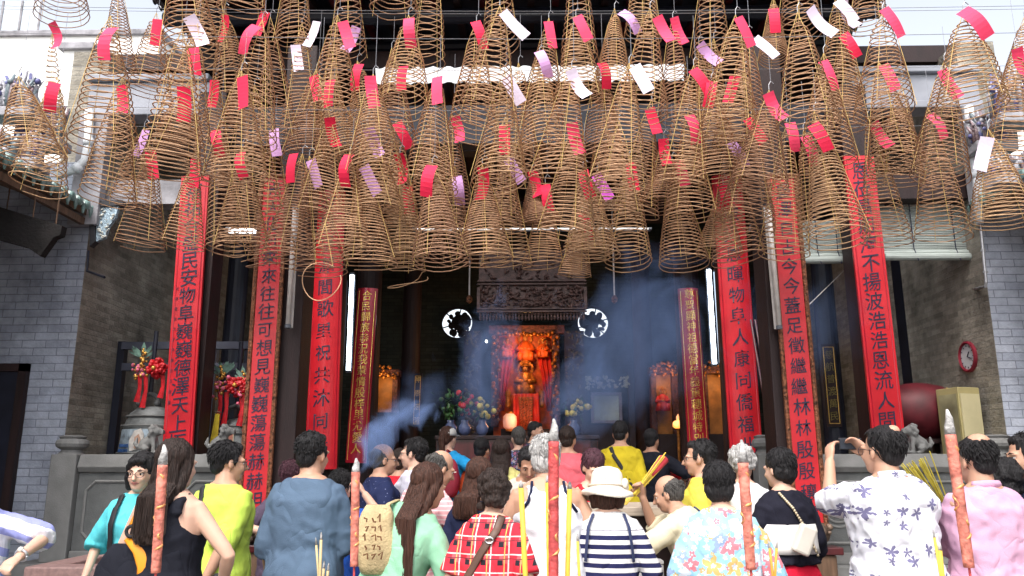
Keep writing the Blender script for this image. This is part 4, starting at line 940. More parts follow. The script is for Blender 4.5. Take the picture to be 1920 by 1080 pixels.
# ------------------------------------------------------------------ hanging incense coils
COILM = []
for k, cc in enumerate([(.46,.27,.155), (.40,.225,.135), (.52,.32,.18)]):
    COILM.append(mat('coil_incense_%s' % k, cc, .8, .3, 9, .3, 80))
GSTR = mat('yellow_thread', (.55,.37,.13), .7, .2, 10)
WIRE = mat('galvanised_wire', (.30,.30,.32), .4, .2, 10, metal=.5)
PAPER = {'r': mat('red_paper', (.72,.012,.06), .75, .12, 6), 'k': mat('rose_paper', (.80,.05,.13), .75, .12, 6), 'p': mat('lilac_paper', (.60,.33,.62), .75, .12, 6),
         'w': mat('pale_lilac_paper', (.80,.68,.82), .75, .08, 6), 'm': mat('magenta_paper', (.50,.07,.45), .75, .12, 6)}
TAGW = {'r':'red', 'k':'rose', 'p':'lilac', 'w':'pale', 'm':'magenta', '':'no'}
TEMPL = []
def coil_template(turns, seed, shape, loose=False):
    rnd = random.Random(seed); pts = []; N = turns*20
    ph = rnd.uniform(0, 6.28); o1, o2 = rnd.uniform(0,9), rnd.uniform(0,9); tl = rnd.uniform(.01,.035); ta = rnd.uniform(0,6.28); sq = rnd.uniform(.0,.05)
    for i in range(N+1):
        t_ = i/N; a = ph + 2*math.pi*turns*t_
        r = .5*(.20+.80*t_**shape)
        if t_ < .06: r *= .35+.65*(t_/.06)
        wob = .026*noise.noise(Vector((t_*5+o1, math.cos(a)*.8, math.sin(a)*.8))); r *= 1+sq*math.cos(2*a+o1)
        zz = -(t_+.05*math.sin(t_*6.3+o1)*t_*(1-t_)*2) + .018*noise.noise(Vector((t_*5+o2, math.cos(a)*.9, math.sin(a)*.9))) + tl*math.sin(a+ta+t_*2)*(.3+t_)
        zz -= max(0, t_-.9)*rnd.uniform(.28,.34)
        pts.append(Vector(((r+wob)*math.cos(a)+.03*t_*math.cos(ta), (r+wob)*math.sin(a), zz)))
    if loose:
        for i in range(1, 26): a = ph+2*math.pi*i/25*.95; pts.append(Vector((.5*math.cos(a)+.02, .5*math.sin(a)-.1*i/25, -1.03-.22*math.sin(math.pi*i/26)**.8)))
    return pts
for q in range(3):
    for i, (tn, sh, lo) in enumerate([(20,.92,0),(25,1.0,0),(29,1.05,0),(18,.82,0),(21,1.05,1)]): TEMPL.append((coil_template(tn+q-1, 30+i+q*10, sh, lo), sh))
_cm = {}
def coil_mesh(k, d, h, cm, wr):
    key = (k, round(d, 1), round(h, 1), cm)
    if key in _cm: return _cm[key]
    g = MB(); g.tube([Vector((p.x*d, p.y*d, p.z*h)) for p in TEMPL[k][0]], wr, 5)
    me = bpy.data.meshes.new('spiral'); me.from_pydata([tuple(v) for v in g.v], [], g.f); me.polygons.foreach_set('use_smooth', [True]*len(me.polygons)); me.materials.append(COILM[cm])
    _cm[key] = me; return me
# (top x, top y, bottom x, bottom y, bottom width, tag colour, tag dx, tag dy, tag tilt, turns kind)
COILS = [
 (118,-150,118,18,112,'',0,0,0,0),(222,-20,230,128,76,'',0,0,0,1),(345,-90,362,98,136,'',0,0,0,3),(398,-70,398,104,104,'',0,0,0,0),(470,-160,450,20,110,'',0,0,0,0),
 (556,-110,552,78,86,'w',38,150,20,1),(654,-90,656,98,84,'p',14,140,24,0),(735,-160,735,16,110,'',0,0,0,3),(812,-90,808,118,88,'',0,0,0,3),(930,-120,935,76,86,'',0,0,0,0),
 (1082,-110,1084,106,86,'',0,0,0,0),(1208,-110,1206,62,78,'',0,0,0,1),(1332,-90,1334,100,86,'',0,0,0,0),(1450,22,1452,112,66,'r',0,8,0,1),(1490,-110,1500,60,96,'',0,0,0,0),
 (1628,-120,1622,38,84,'w',-45,122,-30,1),(1570,5,1575,172,92,'w',0,-4,-32,1),
 (292,52,282,172,100,'r',4,-2,2,0),(206,62,196,262,140,'k',6,4,4,0),(228,175,206,362,112,'r',0,-2,-6,1),(98,90,98,250,50,'k',-2,-34,-12,4),(105,175,80,345,118,'r',-2,-6,2,0),(38,175,52,295,134,'',0,0,0,0),
 (340,88,330,285,138,'w',14,-44,-28,0),(352,182,322,318,136,'r',-8,-6,-4,1),(365,92,352,250,120,'r',-4,10,-10,0),(422,48,432,185,100,'r',0,-6,14,1),(404,172,398,335,92,'r',-2,-8,6,1),
 (490,68,462,255,126,'k',-8,-6,22,0),(508,60,520,265,95,'r',-10,-24,16,1),(452,165,440,325,132,'r',2,-8,-8,1),(410,250,428,465,92,'r',-6,-6,-14,2),(455,305,452,462,112,'r',-2,-6,-14,2),
 (284,306,266,455,104,'r',-2,-10,-10,1),(365,330,345,455,90,'r',2,-18,4,1),(268,268,250,370,96,'p',6,-10,16,0),(512,250,520,480,98,'p',2,-8,-10,2),
 (566,72,556,245,92,'w',-12,26,-10,1),(632,58,620,205,116,'k',10,-4,-18,0),(672,142,690,262,92,'r',2,-8,8,1),(592,158,580,292,104,'r',-4,-2,-14,1),(604,170,655,300,110,'r',16,-6,0,1),
 (700,170,695,318,122,'k',-6,-14,-10,1),(765,58,758,198,118,'k',2,-10,-5,3),(820,172,808,345,118,'k',0,-14,-5,1),(735,118,742,260,90,'r',22,20,0,1),(618,248,600,395,112,'r',0,-14,-16,1),
 (565,318,540,480,112,'r',-14,-16,2,2),(582,322,596,500,110,'p',0,-8,-18,2),(655,318,640,470,120,'r',0,-14,6,1),(684,340,690,488,118,'p',-2,-14,-26,2),(742,258,740,400,100,'r',2,-14,-28,1),
 (750,318,742,475,112,'r',-4,-16,-6,2),(770,372,766,500,78,'r',-6,-10,-6,4),(690,262,702,395,118,'p',0,-8,-24,1),(812,340,832,486,122,'r',-2,-16,8,1),(848,245,850,420,100,'k',4,-14,-12,2),
 (852,340,846,480,90,'p',4,4,-8,1),(935,42,908,205,128,'w',8,-6,-46,0),(893,68,895,250,112,'r',-2,-14,-18,1),(945,165,935,335,122,'w',4,-8,-26,1),(946,250,930,410,112,'r',0,-2,0,1),
 (905,340,905,478,118,'r',0,-12,6,2),(950,318,945,488,108,'p',2,-8,-28,2),(1028,62,1018,225,100,'k',0,-8,-10,1),(1080,58,1080,185,110,'k',2,-14,-22,0),(1012,128,1012,290,108,'p',-2,-18,-20,1),
 (1152,44,1152,165,84,'p',12,-8,-36,1),(1218,45,1214,205,116,'k',14,0,-24,0),(1262,62,1262,225,84,'k',2,-16,-24,1),(1070,158,1045,325,124,'w',0,-14,-28,1),(1178,150,1160,340,126,'w',12,-12,-24,1),
 (1126,140,1128,300,96,'r',2,-8,-8,1),(1299,152,1278,340,112,'r',0,-8,-30,1),(1312,110,1330,255,92,'p',0,-14,-40,1),(1378,58,1362,232,120,'k',6,-12,-28,0),(1402,92,1405,275,112,'w',12,-6,-40,1),
 (1080,258,1060,430,122,'k',-8,-14,-14,2),(1000,352,1010,415,90,'r',-2,-18,-12,1),(1022,372,1016,495,84,'r',0,-12,-8,1),(1095,345,1110,475,112,'r',-2,-10,-16,2),(1118,350,1100,470,104,'m',0,-8,-26,1),
 (1090,430,1078,512,70,'r',0,-18,-14,2),(1180,325,1180,482,104,'r',2,-6,-6,2),(1220,215,1200,390,104,'r',-2,2,-14,2),(1160,258,1150,400,116,'',0,0,0,1),(1244,288,1235,380,92,'r',0,-14,-4,1),
 (1290,240,1290,400,110,'k',2,-10,-12,2),(1262,330,1278,488,104,'k',10,-16,-10,2),(1335,180,1345,330,112,'r',0,-14,12,1),(1365,290,1372,478,108,'p',2,-10,-32,2),(1355,375,1345,470,92,'r',-2,-16,-4,2),
 (1408,250,1402,410,112,'r',-6,-14,-26,1),(1440,200,1425,340,120,'k',0,-12,-24,1),(1395,160,1380,270,110,'r',-16,-4,18,0),(1497,55,1516,228,134,'w',22,-26,-44,0),(1545,130,1560,300,118,'k',-2,-2,-22,1),
 (1582,92,1588,235,92,'r',-2,-14,-24,1),(1655,52,1662,205,124,'k',2,-22,-30,3),(1650,145,1672,300,112,'k',6,-10,-16,1),(1808,55,1815,198,142,'k',-4,-22,-30,3),(1770,145,1758,320,118,'k',-4,0,-26,1),
 (1742,232,1765,435,104,'k',0,-4,-24,2),(1630,250,1670,440,96,'k',8,-6,-26,2),(1690,190,1695,330,104,'',0,0,0,1),(1903,118,1905,300,116,'k',4,-14,-16,1),(1856,275,1888,410,130,'w',-4,-4,18,1),
 (1475,250,1470,470,108,'k',6,-20,-8,2),(1530,225,1575,440,120,'r',-6,8,-22,2),(1510,275,1545,425,112,'k',0,-6,-16,1),(1920,60,1918,180,90,'',0,0,0,1),
]
coils = []
rx_ = random.Random(77)
for q in range(6): xx = 470+q*170+rx_.uniform(-20,20); yy = rx_.choice((300,345,390,420))+rx_.uniform(-15,15); COILS.append((xx+rx_.uniform(-6,6), yy-rx_.uniform(165,195), xx, yy, rx_.uniform(84,100), '', 0, 0, 0, rx_.choice((1,2))))
for i, (xt, yt, xb, yb, w, tg, tdx, tdy, tilt, kind) in enumerate(COILS):
    w *= .93; D = min(7.6, max(4.9, .5*F/w)); d = w/F*D*1.0
    if yb-yt < 215 and yt > 20: yt -= 14
    top, bot = P(xt, yt, D), P(xb, yb, D)
    row = 0 if yb < 135 else 1 if yb < 240 else 2 if yb < 365 else 3 if yb < 450 else 4
    coils.append((row, xb, i, D, d, top, bot, tg, tdx, tdy, tilt, kind, xt, yt))
ROWN = ['top row', 'second row', 'middle row', 'fourth row', 'lowest row']
ORD = 'leftmost,second,third,fourth,fifth,sixth,seventh,eighth,ninth,tenth,eleventh,twelfth,thirteenth,fourteenth,fifteenth,sixteenth,seventeenth,eighteenth,nineteenth,twentieth'.split(',')
def tag_mesh(w_, h_, curl, seed):
    g = MB(); n_ = 8; rnd = random.Random(seed); c1 = rnd.uniform(-.05,.05)*curl; c2 = rnd.uniform(-.3,.3)
    rows = []
    for i in range(n_+1):
        f_ = i/n_; yy = c1*math.sin(math.pi*f_)*1.0
        tw = c2*f_
        rows.append([Vector((-w_/2*math.cos(tw), yy-w_/2*math.sin(tw), -h_*f_)), Vector((w_/2*math.cos(tw), yy+w_/2*math.sin(tw), -h_*f_))])
    g.loft([[r[0], r[1], r[1]+Vector((0,.0012,0)), r[0]+Vector((0,.0012,0))] for r in rows]); return g
seen = {}
for (row, xb, i, D, d, top, bot, tg, tdx, tdy, tilt, kind, xt, yt) in sorted(coils, key=lambda c: (c[0], c[1])):
    k = seen.get((row, tg), 0); seen[(row, tg)] = k+1
    th = thing('incense_coil', None, 'incense coil', top, 0, 'hanging incense coils')
    th['_rk'] = '%d|%s|%d' % (row, tg, k)
    ax = top-bot; h = ax.length; q = ax.to_track_quat('Z', 'Y')
    rnd = random.Random(i)
    sway = Matrix.Rotation(rnd.uniform(-.05,.05), 3, 'X') @ Matrix.Rotation(rnd.uniform(-.04,.04), 3, 'Y')
    rot = sway @ q.to_matrix() @ Matrix.Rotation(rnd.uniform(0,6.28), 3, 'Z')
    cm = rnd.choice((0,0,1,2))
    hh = h*1.03
    kind = kind+5*rnd.choice((0,1,2)); me = coil_mesh(kind, d, hh, cm, .0050)
    dm = round(d,2); hm = round(hh,1)
    o = link('spiral', me, None, th); o.rotation_mode = 'QUATERNION'; o.rotation_quaternion = rot.to_quaternion(); 
    # exact size: the shared mesh was made for rounded sizes
    key0 = [kk for kk, vv in _cm.items() if vv is me][0]
    if 'sz' not in me: me['sz'] = (d, hh)
    o.scale = (d/me['sz'][0], d/me['sz'][0], hh/me['sz'][1])
    # yellow strings down the cone from the apex
    apex = Vector((0,0,.09)); g = MB(); sh = TEMPL[kind][1]
    for s_ in range(4):
        a = s_*math.pi/2+.3; pts = [apex]
        for f_ in (.04,.15,.3,.5,.75,1.0): r = d/2*(.20+.80*f_**sh)*(1 if f_ > .05 else .7)+.006; pts.append(Vector((r*math.cos(a), r*math.sin(a), -hh*f_)))
        g.tube([rot@p for p in pts], .0026, 4)
    build(g, 'string', GSTR, th, local=True)
    g = MB(); hk = rot@apex; g.tube([hk, hk+Vector((0,0,.05)), hk+Vector((.02,0,.085)), hk+Vector((.045,0,.06))], .004, 5); g.tube([hk+Vector((.02,0,.085)), hk+Vector((.02,0,.085+rnd.uniform(.25,.6)))], .0022, 4)
    build(g, 'hook', WIRE, th, local=True)
    if tg:
        g = tag_mesh(.104, .295, 1.6, i); tp = P(xt+tdx, yt+tdy, D-.10)-top
        o = build(g, 'paper_tag', PAPER[tg], th, local=True); o.location = tp; o.rotation_euler = (rnd.uniform(-.15,.15), R(tilt), rnd.uniform(-.4,.4))
# labels
for o in [o for o in COL.objects if o.name.startswith('incense_coil')]:
    row, tg, k = o['_rk'].split('|'); row, k = int(row), int(k); del o['_rk']
    tot = seen[(row, tg)]
    who = ('%s tagged coils' % TAGW[tg]) if tg else 'untagged coils'
    if tot == 1: o['label'] = 'tan incense coil, the only %s coil of the %s' % ('%s tagged' % TAGW[tg] if tg else 'untagged', ROWN[row])
    else: o['label'] = 'tan incense coil, %s%s of the %s in the %s' % (ORD[k], '' if k == 0 else ' from left', who, ROWN[row])
# support wires strung across the court
for j, (py, y) in enumerate(((10,6.6),(16,7.2),(122,7.4),(60,5.6),(196,6.6),(232,7.3))):
    a, c = P(-60, py, y), P(1980, py, y); t = thing('support_wire', 'thin steel wire strung across the court, %s one from the top' % ORD[[10,16,60,122,196,232].index(py)].replace('leftmost','first'), 'wire', a, 0, 'wires strung across for the coils')
    g = MB(); g.tube([a.lerp(c, f_)-Vector((0,0,.06*math.sin(math.pi*f_))) for f_ in [i/12 for i in range(13)]], .0025, 4); build(g, 'strand', WIRE, t)
    g = MB()
    for e in (a, c): g.ell(e, .02, 6, 5)
    build(g, 'eyelet', WIRE, t)
# loose burnt end loops
for px, py, r, D, lab in ((603,528,.155,6.2,'single thin burnt loop hanging before the rounded left plaque'),):
    c = P(px, py, D); t = thing('burnt_loop', lab, 'incense loop', c); g = MB(); g.tube([c+Vector((r*math.cos(a), .25*r*math.sin(2*a), r*math.sin(a))) for a in [1.0+i*.27 for i in range(22)]], .004, 5); build(g, 'loop', COILM[0], t); g = MB(); g.tube([c+Vector((r*math.cos(1.0),0,r*math.sin(1.0))), c+Vector((.0,0,r+.35))], .0025, 4); build(g, 'string', GSTR, t)

# ------------------------------------------------------------------ incense smoke
_smoke = {}
def smoke_mat(dens, scale, thr):
    k = (dens, scale, thr)
    if k in _smoke: return _smoke[k]
    m = bpy.data.materials.new('incense_smoke'); m.use_nodes = True; n, l = m.node_tree.nodes, m.node_tree.links; n.remove(n['Principled BSDF']); _smoke[k] = m
    v = n.new('ShaderNodeVolumePrincipled'); l.new(v.outputs[0], n['Material Output'].inputs['Volume'])
    v.inputs['Color'].default_value = (.36,.53,1.0,1); v.inputs['Anisotropy'].default_value = -.1
    geo = n.new('ShaderNodeNewGeometry'); mp = n.new('ShaderNodeMapping'); mp.inputs['Scale'].default_value = (1,.6,.75); mp.inputs['Rotation'].default_value = (0,.5,0); l.new(geo.outputs['Position'], mp.inputs[0])
    nz = n.new('ShaderNodeTexNoise'); nz.inputs['Scale'].default_value = scale; nz.inputs['Detail'].default_value = 5; nz.inputs['Roughness'].default_value = .58; nz.inputs['Distortion'].default_value = 2.2; l.new(mp.outputs[0], nz.inputs['Vector'])
    tc = n.new('ShaderNodeTexCoord'); ln = n.new('ShaderNodeVectorMath'); ln.operation = 'LENGTH'; l.new(tc.outputs['Object'], ln.inputs[0])
    fo = n.new('ShaderNodeMapRange'); fo.interpolation_type = 'SMOOTHSTEP'; fo.inputs[1].default_value = .15; fo.inputs[2].default_value = .98; fo.inputs[3].default_value = .16; fo.inputs[4].default_value = -.28; l.new(ln.outputs['Value'], fo.inputs[0])
    ad = n.new('ShaderNodeMath'); ad.operation = 'ADD'; l.new(nz.outputs['Fac'], ad.inputs[0]); l.new(fo.outputs[0], ad.inputs[1])
    mr = n.new('ShaderNodeMapRange'); mr.inputs[1].default_value = thr; mr.inputs[2].default_value = thr+.30; mr.inputs[3].default_value = 0; mr.inputs[4].default_value = dens; l.new(ad.outputs[0], mr.inputs[0])
    l.new(mr.outputs[0], v.inputs['Density']); return m
def smoke(label, a, b_, rad, dens, scale, thr=.52):
    g = MB(); g.ell((0,0,0), 1.0, 20, 12); o = build(g, 'incense_smoke', smoke_mat(dens, scale, thr)); d = b_-a
    o.location = (a+b_)/2; o.scale = (rad, rad, d.length*.72); o.rotation_mode = 'QUATERNION'; o.rotation_quaternion = d.to_track_quat('Z','Y'); tag(o, label, 'smoke', None, 'stuff')
smoke('thin blue smoke curling up left of the altar niche', P(885,830,9.9), P(935,550,9.9), .7, 1.2, 1.5, .38)
smoke('thin blue smoke below the right round window', P(1050,830,9.9), P(1150,660,9.9), .75, 1.3, 1.5, .38)
smoke('wide blue smoke drifting by the right gold lettered plaque', P(1110,790,9.8), P(1280,490,9.8), 1.2, .55, 1.2, .35)
smoke('faint smoke reaching the bay of the red drum', P(1400,700,9.0), P(1560,560,9.0), .8, .5, 1.3, .34)
smoke('dense blue smoke rising from the left salmon giant stick', P(672,885,6.4), P(740,770,6.4), .22, 8, 4.5, .40)
smoke('blue smoke trailing sideways before the left gold lettered plaque', P(700,785,6.5), P(825,772,6.5), .20, 5, 4.0, .40)
smoke('pale smoke hanging over the heads beside the altar', P(730,800,8.5), P(840,690,8.5), .42, 1.4, 2.2, .40)
# ------------------------------------------------------------------ people
def folds(m):
    "soft creases of worn cloth, chained in front of the weave bump"
    n, l = m.node_tree.nodes, m.node_tree.links; b = n['Principled BSDF']
    tc = n.new('ShaderNodeTexCoord'); mp = n.new('ShaderNodeMapping'); mp.inputs['Scale'].default_value = (1,1,.55); mp.inputs['Rotation'].default_value = (.2,.5,0); l.new(tc.outputs['Object'], mp.inputs[0])
    nz = n.new('ShaderNodeTexNoise'); nz.inputs['Scale'].default_value = 5; nz.inputs['Detail'].default_value = 2; nz.inputs['Distortion'].default_value = .9; l.new(mp.outputs[0], nz.inputs['Vector'])
    ab = n.new('ShaderNodeMath'); ab.operation = 'SUBTRACT'; ab.inputs[1].default_value = .5; l.new(nz.outputs['Fac'], ab.inputs[0]); a2 = n.new('ShaderNodeMath'); a2.operation = 'ABSOLUTE'; l.new(ab.outputs[0], a2.inputs[0])
    a3 = n.new('ShaderNodeMath'); a3.operation = 'POWER'; a3.inputs[1].default_value = .6; l.new(a2.outputs[0], a3.inputs[0])
    bp = n.new('ShaderNodeBump'); bp.inputs['Strength'].default_value = .38; bp.inputs['Distance'].default_value = .05; l.new(a3.outputs[0], bp.inputs['Height'])
    old = b.inputs['Normal'].links[0].from_node if b.inputs['Normal'].links else None
    if old is not None: l.new(old.outputs[0], bp.inputs['Normal'])
    l.new(bp.outputs[0], b.inputs['Normal']); return m
def fabric(name, col, var=.12, scale=5, bump=.25): return folds(mat(name, col, .85, var, scale, bump, 220, spec=.2))
def skin_mat(name, col): 
    m = mat(name, col, .5, .10, 7, .06, 160, spec=.35); b = m.node_tree.nodes['Principled BSDF']; b.inputs['Subsurface Weight'].default_value = .12; b.inputs['Subsurface Radius'].default_value = (.012,.005,.003); return m
SKIN = [skin_mat('skin_fair', (.62,.385,.285)), skin_mat('skin_tan', (.50,.285,.195)), skin_mat('skin_brown', (.40,.215,.14))]
def hair_mat(name, col, rough=.55):
    if name in MATS: return MATS[name]
    m, n, l, b = newmat(name); MATS[name] = m; b.inputs['Roughness'].default_value = rough; b.inputs['Specular IOR Level'].default_value = .28
    tc = n.new('ShaderNodeTexCoord'); mp = n.new('ShaderNodeMapping'); mp.inputs['Scale'].default_value = (150, 150, 7); l.new(tc.outputs['Object'], mp.inputs[0])
    nz = n.new('ShaderNodeTexNoise'); nz.inputs['Scale'].default_value = 1; nz.inputs['Detail'].default_value = 3; l.new(mp.outputs[0], nz.inputs['Vector'])
    cr = n.new('ShaderNodeValToRGB'); l.new(nz.outputs['Fac'], cr.inputs[0]); cr.color_ramp.elements[0].position = .35; cr.color_ramp.elements[1].position = .7
    cr.color_ramp.elements[0].color = tuple(c*.55 for c in col)+(1,); cr.color_ramp.elements[1].color = tuple(min(1,c*1.7) for c in col)+(1,); l.new(cr.outputs[0], b.inputs['Base Color'])
    bp = n.new('ShaderNodeBump'); bp.inputs['Strength'].default_value = 1.0; bp.inputs['Distance'].default_value = .012; l.new(nz.outputs['Fac'], bp.inputs['Height']); l.new(bp.outputs[0], b.inputs['Normal'])
    return m
H_BLACK = hair_mat('black_hair', (.012,.011,.012)); H_BROWN = hair_mat('brown_hair', (.055,.024,.016)); H_DK = hair_mat('dark_brown_hair', (.026,.016,.013)); H_GREY = hair_mat('grey_hair', (.38,.37,.36)); H_SALT = hair_mat('salt_hair', (.07,.065,.06)); H_VIO = hair_mat('violet_brown_hair', (.06,.022,.032))

# --- patterned cloth
def pattern(name, fn, rough=.85):
    m, n, l, b = newmat(name); b.inputs['Roughness'].default_value = rough; b.inputs['Specular IOR Level'].default_value = .2
    tc = n.new('ShaderNodeTexCoord'); sp = n.new('ShaderNodeSeparateXYZ'); l.new(tc.outputs['Object'], sp.inputs[0])
    l.new(fn(n, l, tc, sp), b.inputs['Base Color'])
    nz = n.new('ShaderNodeTexNoise'); nz.inputs['Scale'].default_value = 220; l.new(tc.outputs['Object'], nz.inputs['Vector'])
    bp = n.new('ShaderNodeBump'); bp.inputs['Strength'].default_value = .25; bp.inputs['Distance'].default_value = .01; l.new(nz.outputs['Fac'], bp.inputs['Height']); l.new(bp.outputs[0], b.inputs['Normal'])
    return folds(m)
def mth(n, l, op, a, b=None, c=None):
    k = n.new('ShaderNodeMath'); k.operation = op
    for i, q in enumerate((a, b, c)):
        if q is None: continue
        if isinstance(q, (int, float)): k.inputs[i].default_value = q
        else: l.new(q, k.inputs[i])
    return k.outputs[0]
def mixc(n, l, f, a, b):
    k = n.new('ShaderNodeMix'); k.data_type = 'RGBA'
    if isinstance(f, (int, float)): k.inputs[0].default_value = f
    else: l.new(f, k.inputs[0])
    for i, q in ((6, a), (7, b)):
        if isinstance(q, tuple): k.inputs[i].default_value = q+(1,)
        else: l.new(q, k.inputs[i])
    return k.outputs[2]
def band(n, l, src, period, duty, off=0.0): return mth(n, l, 'LESS_THAN', mth(n, l, 'FRACT', mth(n, l, 'MULTIPLY_ADD', src, 1/period, off)), duty)
def f_stripes(ztop, period, duty, a, b_):
    def fn(n, l, tc, sp):
        k = band(n, l, sp.outputs['Z'], period, duty)
        return mixc(n, l, mth(n, l, 'MULTIPLY', k, mth(n, l, 'LESS_THAN', sp.outputs['Z'], ztop)), a, b_)
    return fn
def f_plaid(n, l, tc, sp):
    x, z = mth(n, l, 'MULTIPLY', sp.outputs['X'], 1.35), mth(n, l, 'MULTIPLY', sp.outputs['Z'], 1.35); red = (.62,.03,.05)
    c = mixc(n, l, mth(n, l, 'MULTIPLY', band(n,l,x,.115,.5), band(n,l,z,.115,.5)), red, (.70,.10,.11))
    c = mixc(n, l, mth(n,l,'MULTIPLY', band(n,l,x,.115,.30,.1), band(n,l,z,.115,.30,.1)), c, (.02,.018,.025))
    c = mixc(n, l, band(n,l,x,.115,.07,.55), c, (.70,.60,.58)); c = mixc(n, l, band(n,l,z,.115,.07,.55), c, (.70,.60,.58))
    c = mixc(n, l, band(n,l,x,.115,.05,.75), c, (.65,.45,.12)); c = mixc(n, l, band(n,l,z,.115,.05,.78), c, (.05,.03,.04))
    return c
def f_floral(base, cols, scale, size):
    "five petalled flowers of mixed colours with small sprigs between them"
    def fn(n, l, tc, sp):
        cb = n.new('ShaderNodeCombineXYZ'); l.new(sp.outputs['X'], cb.inputs['X']); l.new(sp.outputs['Z'], cb.inputs['Y']); nz = n.new('ShaderNodeTexNoise'); nz.inputs['Scale'].default_value = 40; l.new(tc.outputs['Object'], nz.inputs['Vector'])
        def layer(sc, sz, c0):
            vo = n.new('ShaderNodeTexVoronoi'); vo.voronoi_dimensions = '2D'; vo.inputs['Scale'].default_value = sc; vo.inputs['Randomness'].default_value = .85; l.new(cb.outputs[0], vo.inputs['Vector'])
            sb = n.new('ShaderNodeVectorMath'); sb.operation = 'SUBTRACT'; l.new(cb.outputs[0], sb.inputs[0]); l.new(vo.outputs['Position'], sb.inputs[1]); s2 = n.new('ShaderNodeSeparateXYZ'); l.new(sb.outputs[0], s2.inputs[0]); hs = n.new('ShaderNodeSeparateColor'); l.new(vo.outputs['Color'], hs.inputs[0])
            an = mth(n, l, 'MULTIPLY_ADD', hs.outputs[1], 6.28, mth(n, l, 'ARCTAN2', s2.outputs['Y'], s2.outputs['X']))
            rad = mth(n, l, 'MULTIPLY_ADD', mth(n, l, 'ABSOLUTE', mth(n, l, 'SINE', mth(n, l, 'MULTIPLY', an, 2.5))), sz*.55, sz*.45); rad = mth(n, l, 'MULTIPLY', rad, mth(n, l, 'MULTIPLY_ADD', nz.outputs['Fac'], 1.6, .2)); rad = mth(n, l, 'MULTIPLY', rad, mth(n, l, 'MULTIPLY_ADD', hs.outputs[2], .7, .6))
            rp = n.new('ShaderNodeValToRGB'); rp.color_ramp.interpolation = 'CONSTANT'
            for i, c in enumerate(cols):
                e = rp.color_ramp.elements[i] if i < 2 else rp.color_ramp.elements.new(i/len(cols)); e.position = i/len(cols); e.color = c+(1,)
            l.new(hs.outputs[0], rp.inputs[0]); c = mixc(n, l, mth(n, l, 'LESS_THAN', vo.outputs['Distance'], rad), c0, rp.outputs[0])
            return mixc(n, l, mth(n, l, 'LESS_THAN', vo.outputs['Distance'], mth(n, l, 'MULTIPLY', rad, .3)), c, cols[-1])
        return layer(scale, size, layer(scale*2.1, size*.8, base))
    return fn
def f_leaf(n, l, tc, sp):
    "white cloth with scattered star shaped leaf sprigs"
    vo = n.new('ShaderNodeTexVoronoi'); vo.inputs['Scale'].default_value = 12.0; vo.inputs['Randomness'].default_value = .8; mp = n.new('ShaderNodeCombineXYZ'); l.new(sp.outputs['X'], mp.inputs['X']); l.new(sp.outputs['Z'], mp.inputs['Y']); vo.voronoi_dimensions = '2D'; l.new(mp.outputs[0], vo.inputs['Vector'])
    sb = n.new('ShaderNodeVectorMath'); sb.operation = 'SUBTRACT'; l.new(mp.outputs[0], sb.inputs[0])
    dv = n.new('ShaderNodeVectorMath'); dv.operation = 'SCALE'; dv.inputs['Scale'].default_value = 1.0; l.new(vo.outputs['Position'], dv.inputs[0]); l.new(dv.outputs[0], sb.inputs[1])
    s2 = n.new('ShaderNodeSeparateXYZ'); l.new(sb.outputs[0], s2.inputs[0]); hs = n.new('ShaderNodeSeparateColor'); l.new(vo.outputs['Color'], hs.inputs[0])
    an = mth(n, l, 'ARCTAN2', s2.outputs['Y'], s2.outputs['X']); an = mth(n, l, 'MULTIPLY_ADD', hs.outputs[1], 6.28, an)
    nz = n.new('ShaderNodeTexNoise'); nz.inputs['Scale'].default_value = 42; nz.inputs['Detail'].default_value = 3; l.new(tc.outputs['Object'], nz.inputs['Vector'])
    rad = mth(n, l, 'MULTIPLY_ADD', mth(n, l, 'ABSOLUTE', mth(n, l, 'SINE', mth(n, l, 'MULTIPLY', an, 2.5))), .24, .06)
    rad = mth(n, l, 'MULTIPLY', rad, mth(n, l, 'MULTIPLY_ADD', nz.outputs['Fac'], 2.6, -.25)); rad = mth(n, l, 'MULTIPLY', rad, mth(n, l, 'MULTIPLY_ADD', hs.outputs[2], .7, .6))
    k = mth(n, l, 'LESS_THAN', vo.outputs['Distance'], rad); k = mth(n, l, 'MULTIPLY', k, mth(n, l, 'GREATER_THAN', hs.outputs[0], .30))
    return mixc(n, l, k, (.66,.66,.72), (.15,.14,.25))
def f_dots(base, dot, scale, size):
    def fn(n, l, tc, sp):
        vo = n.new('ShaderNodeTexVoronoi'); vo.inputs['Scale'].default_value = scale; l.new(tc.outputs['Object'], vo.inputs['Vector']); return mixc(n, l, mth(n, l, 'LESS_THAN', vo.outputs['Distance'], size), base, dot)
    return fn
def f_check(n, l, tc, sp):
    x, z = sp.outputs['X'], sp.outputs['Z']; c = mixc(n, l, band(n,l,x,.05,.3), (.6,.6,.62), (.28,.29,.33)); return mixc(n, l, band(n,l,z,.05,.25), c, (.30,.31,.35))
def f_knit(n, l, tc, sp):
    z = sp.outputs['Z']; lo = mth(n, l, 'LESS_THAN', z, 1.155)
    vo = n.new('ShaderNodeTexVoronoi'); vo.inputs['Scale'].default_value = 62; l.new(tc.outputs['Object'], vo.inputs['Vector'])
    c = mixc(n, l, mth(n, l, 'LESS_THAN', vo.outputs['Distance'], .28), (.66,.65,.64), (.42,.41,.43))
    st = mixc(n, l, band(n,l,z,.048,.50), (.66,.65,.65), (.018,.02,.075)); return mixc(n, l, lo, c, st)
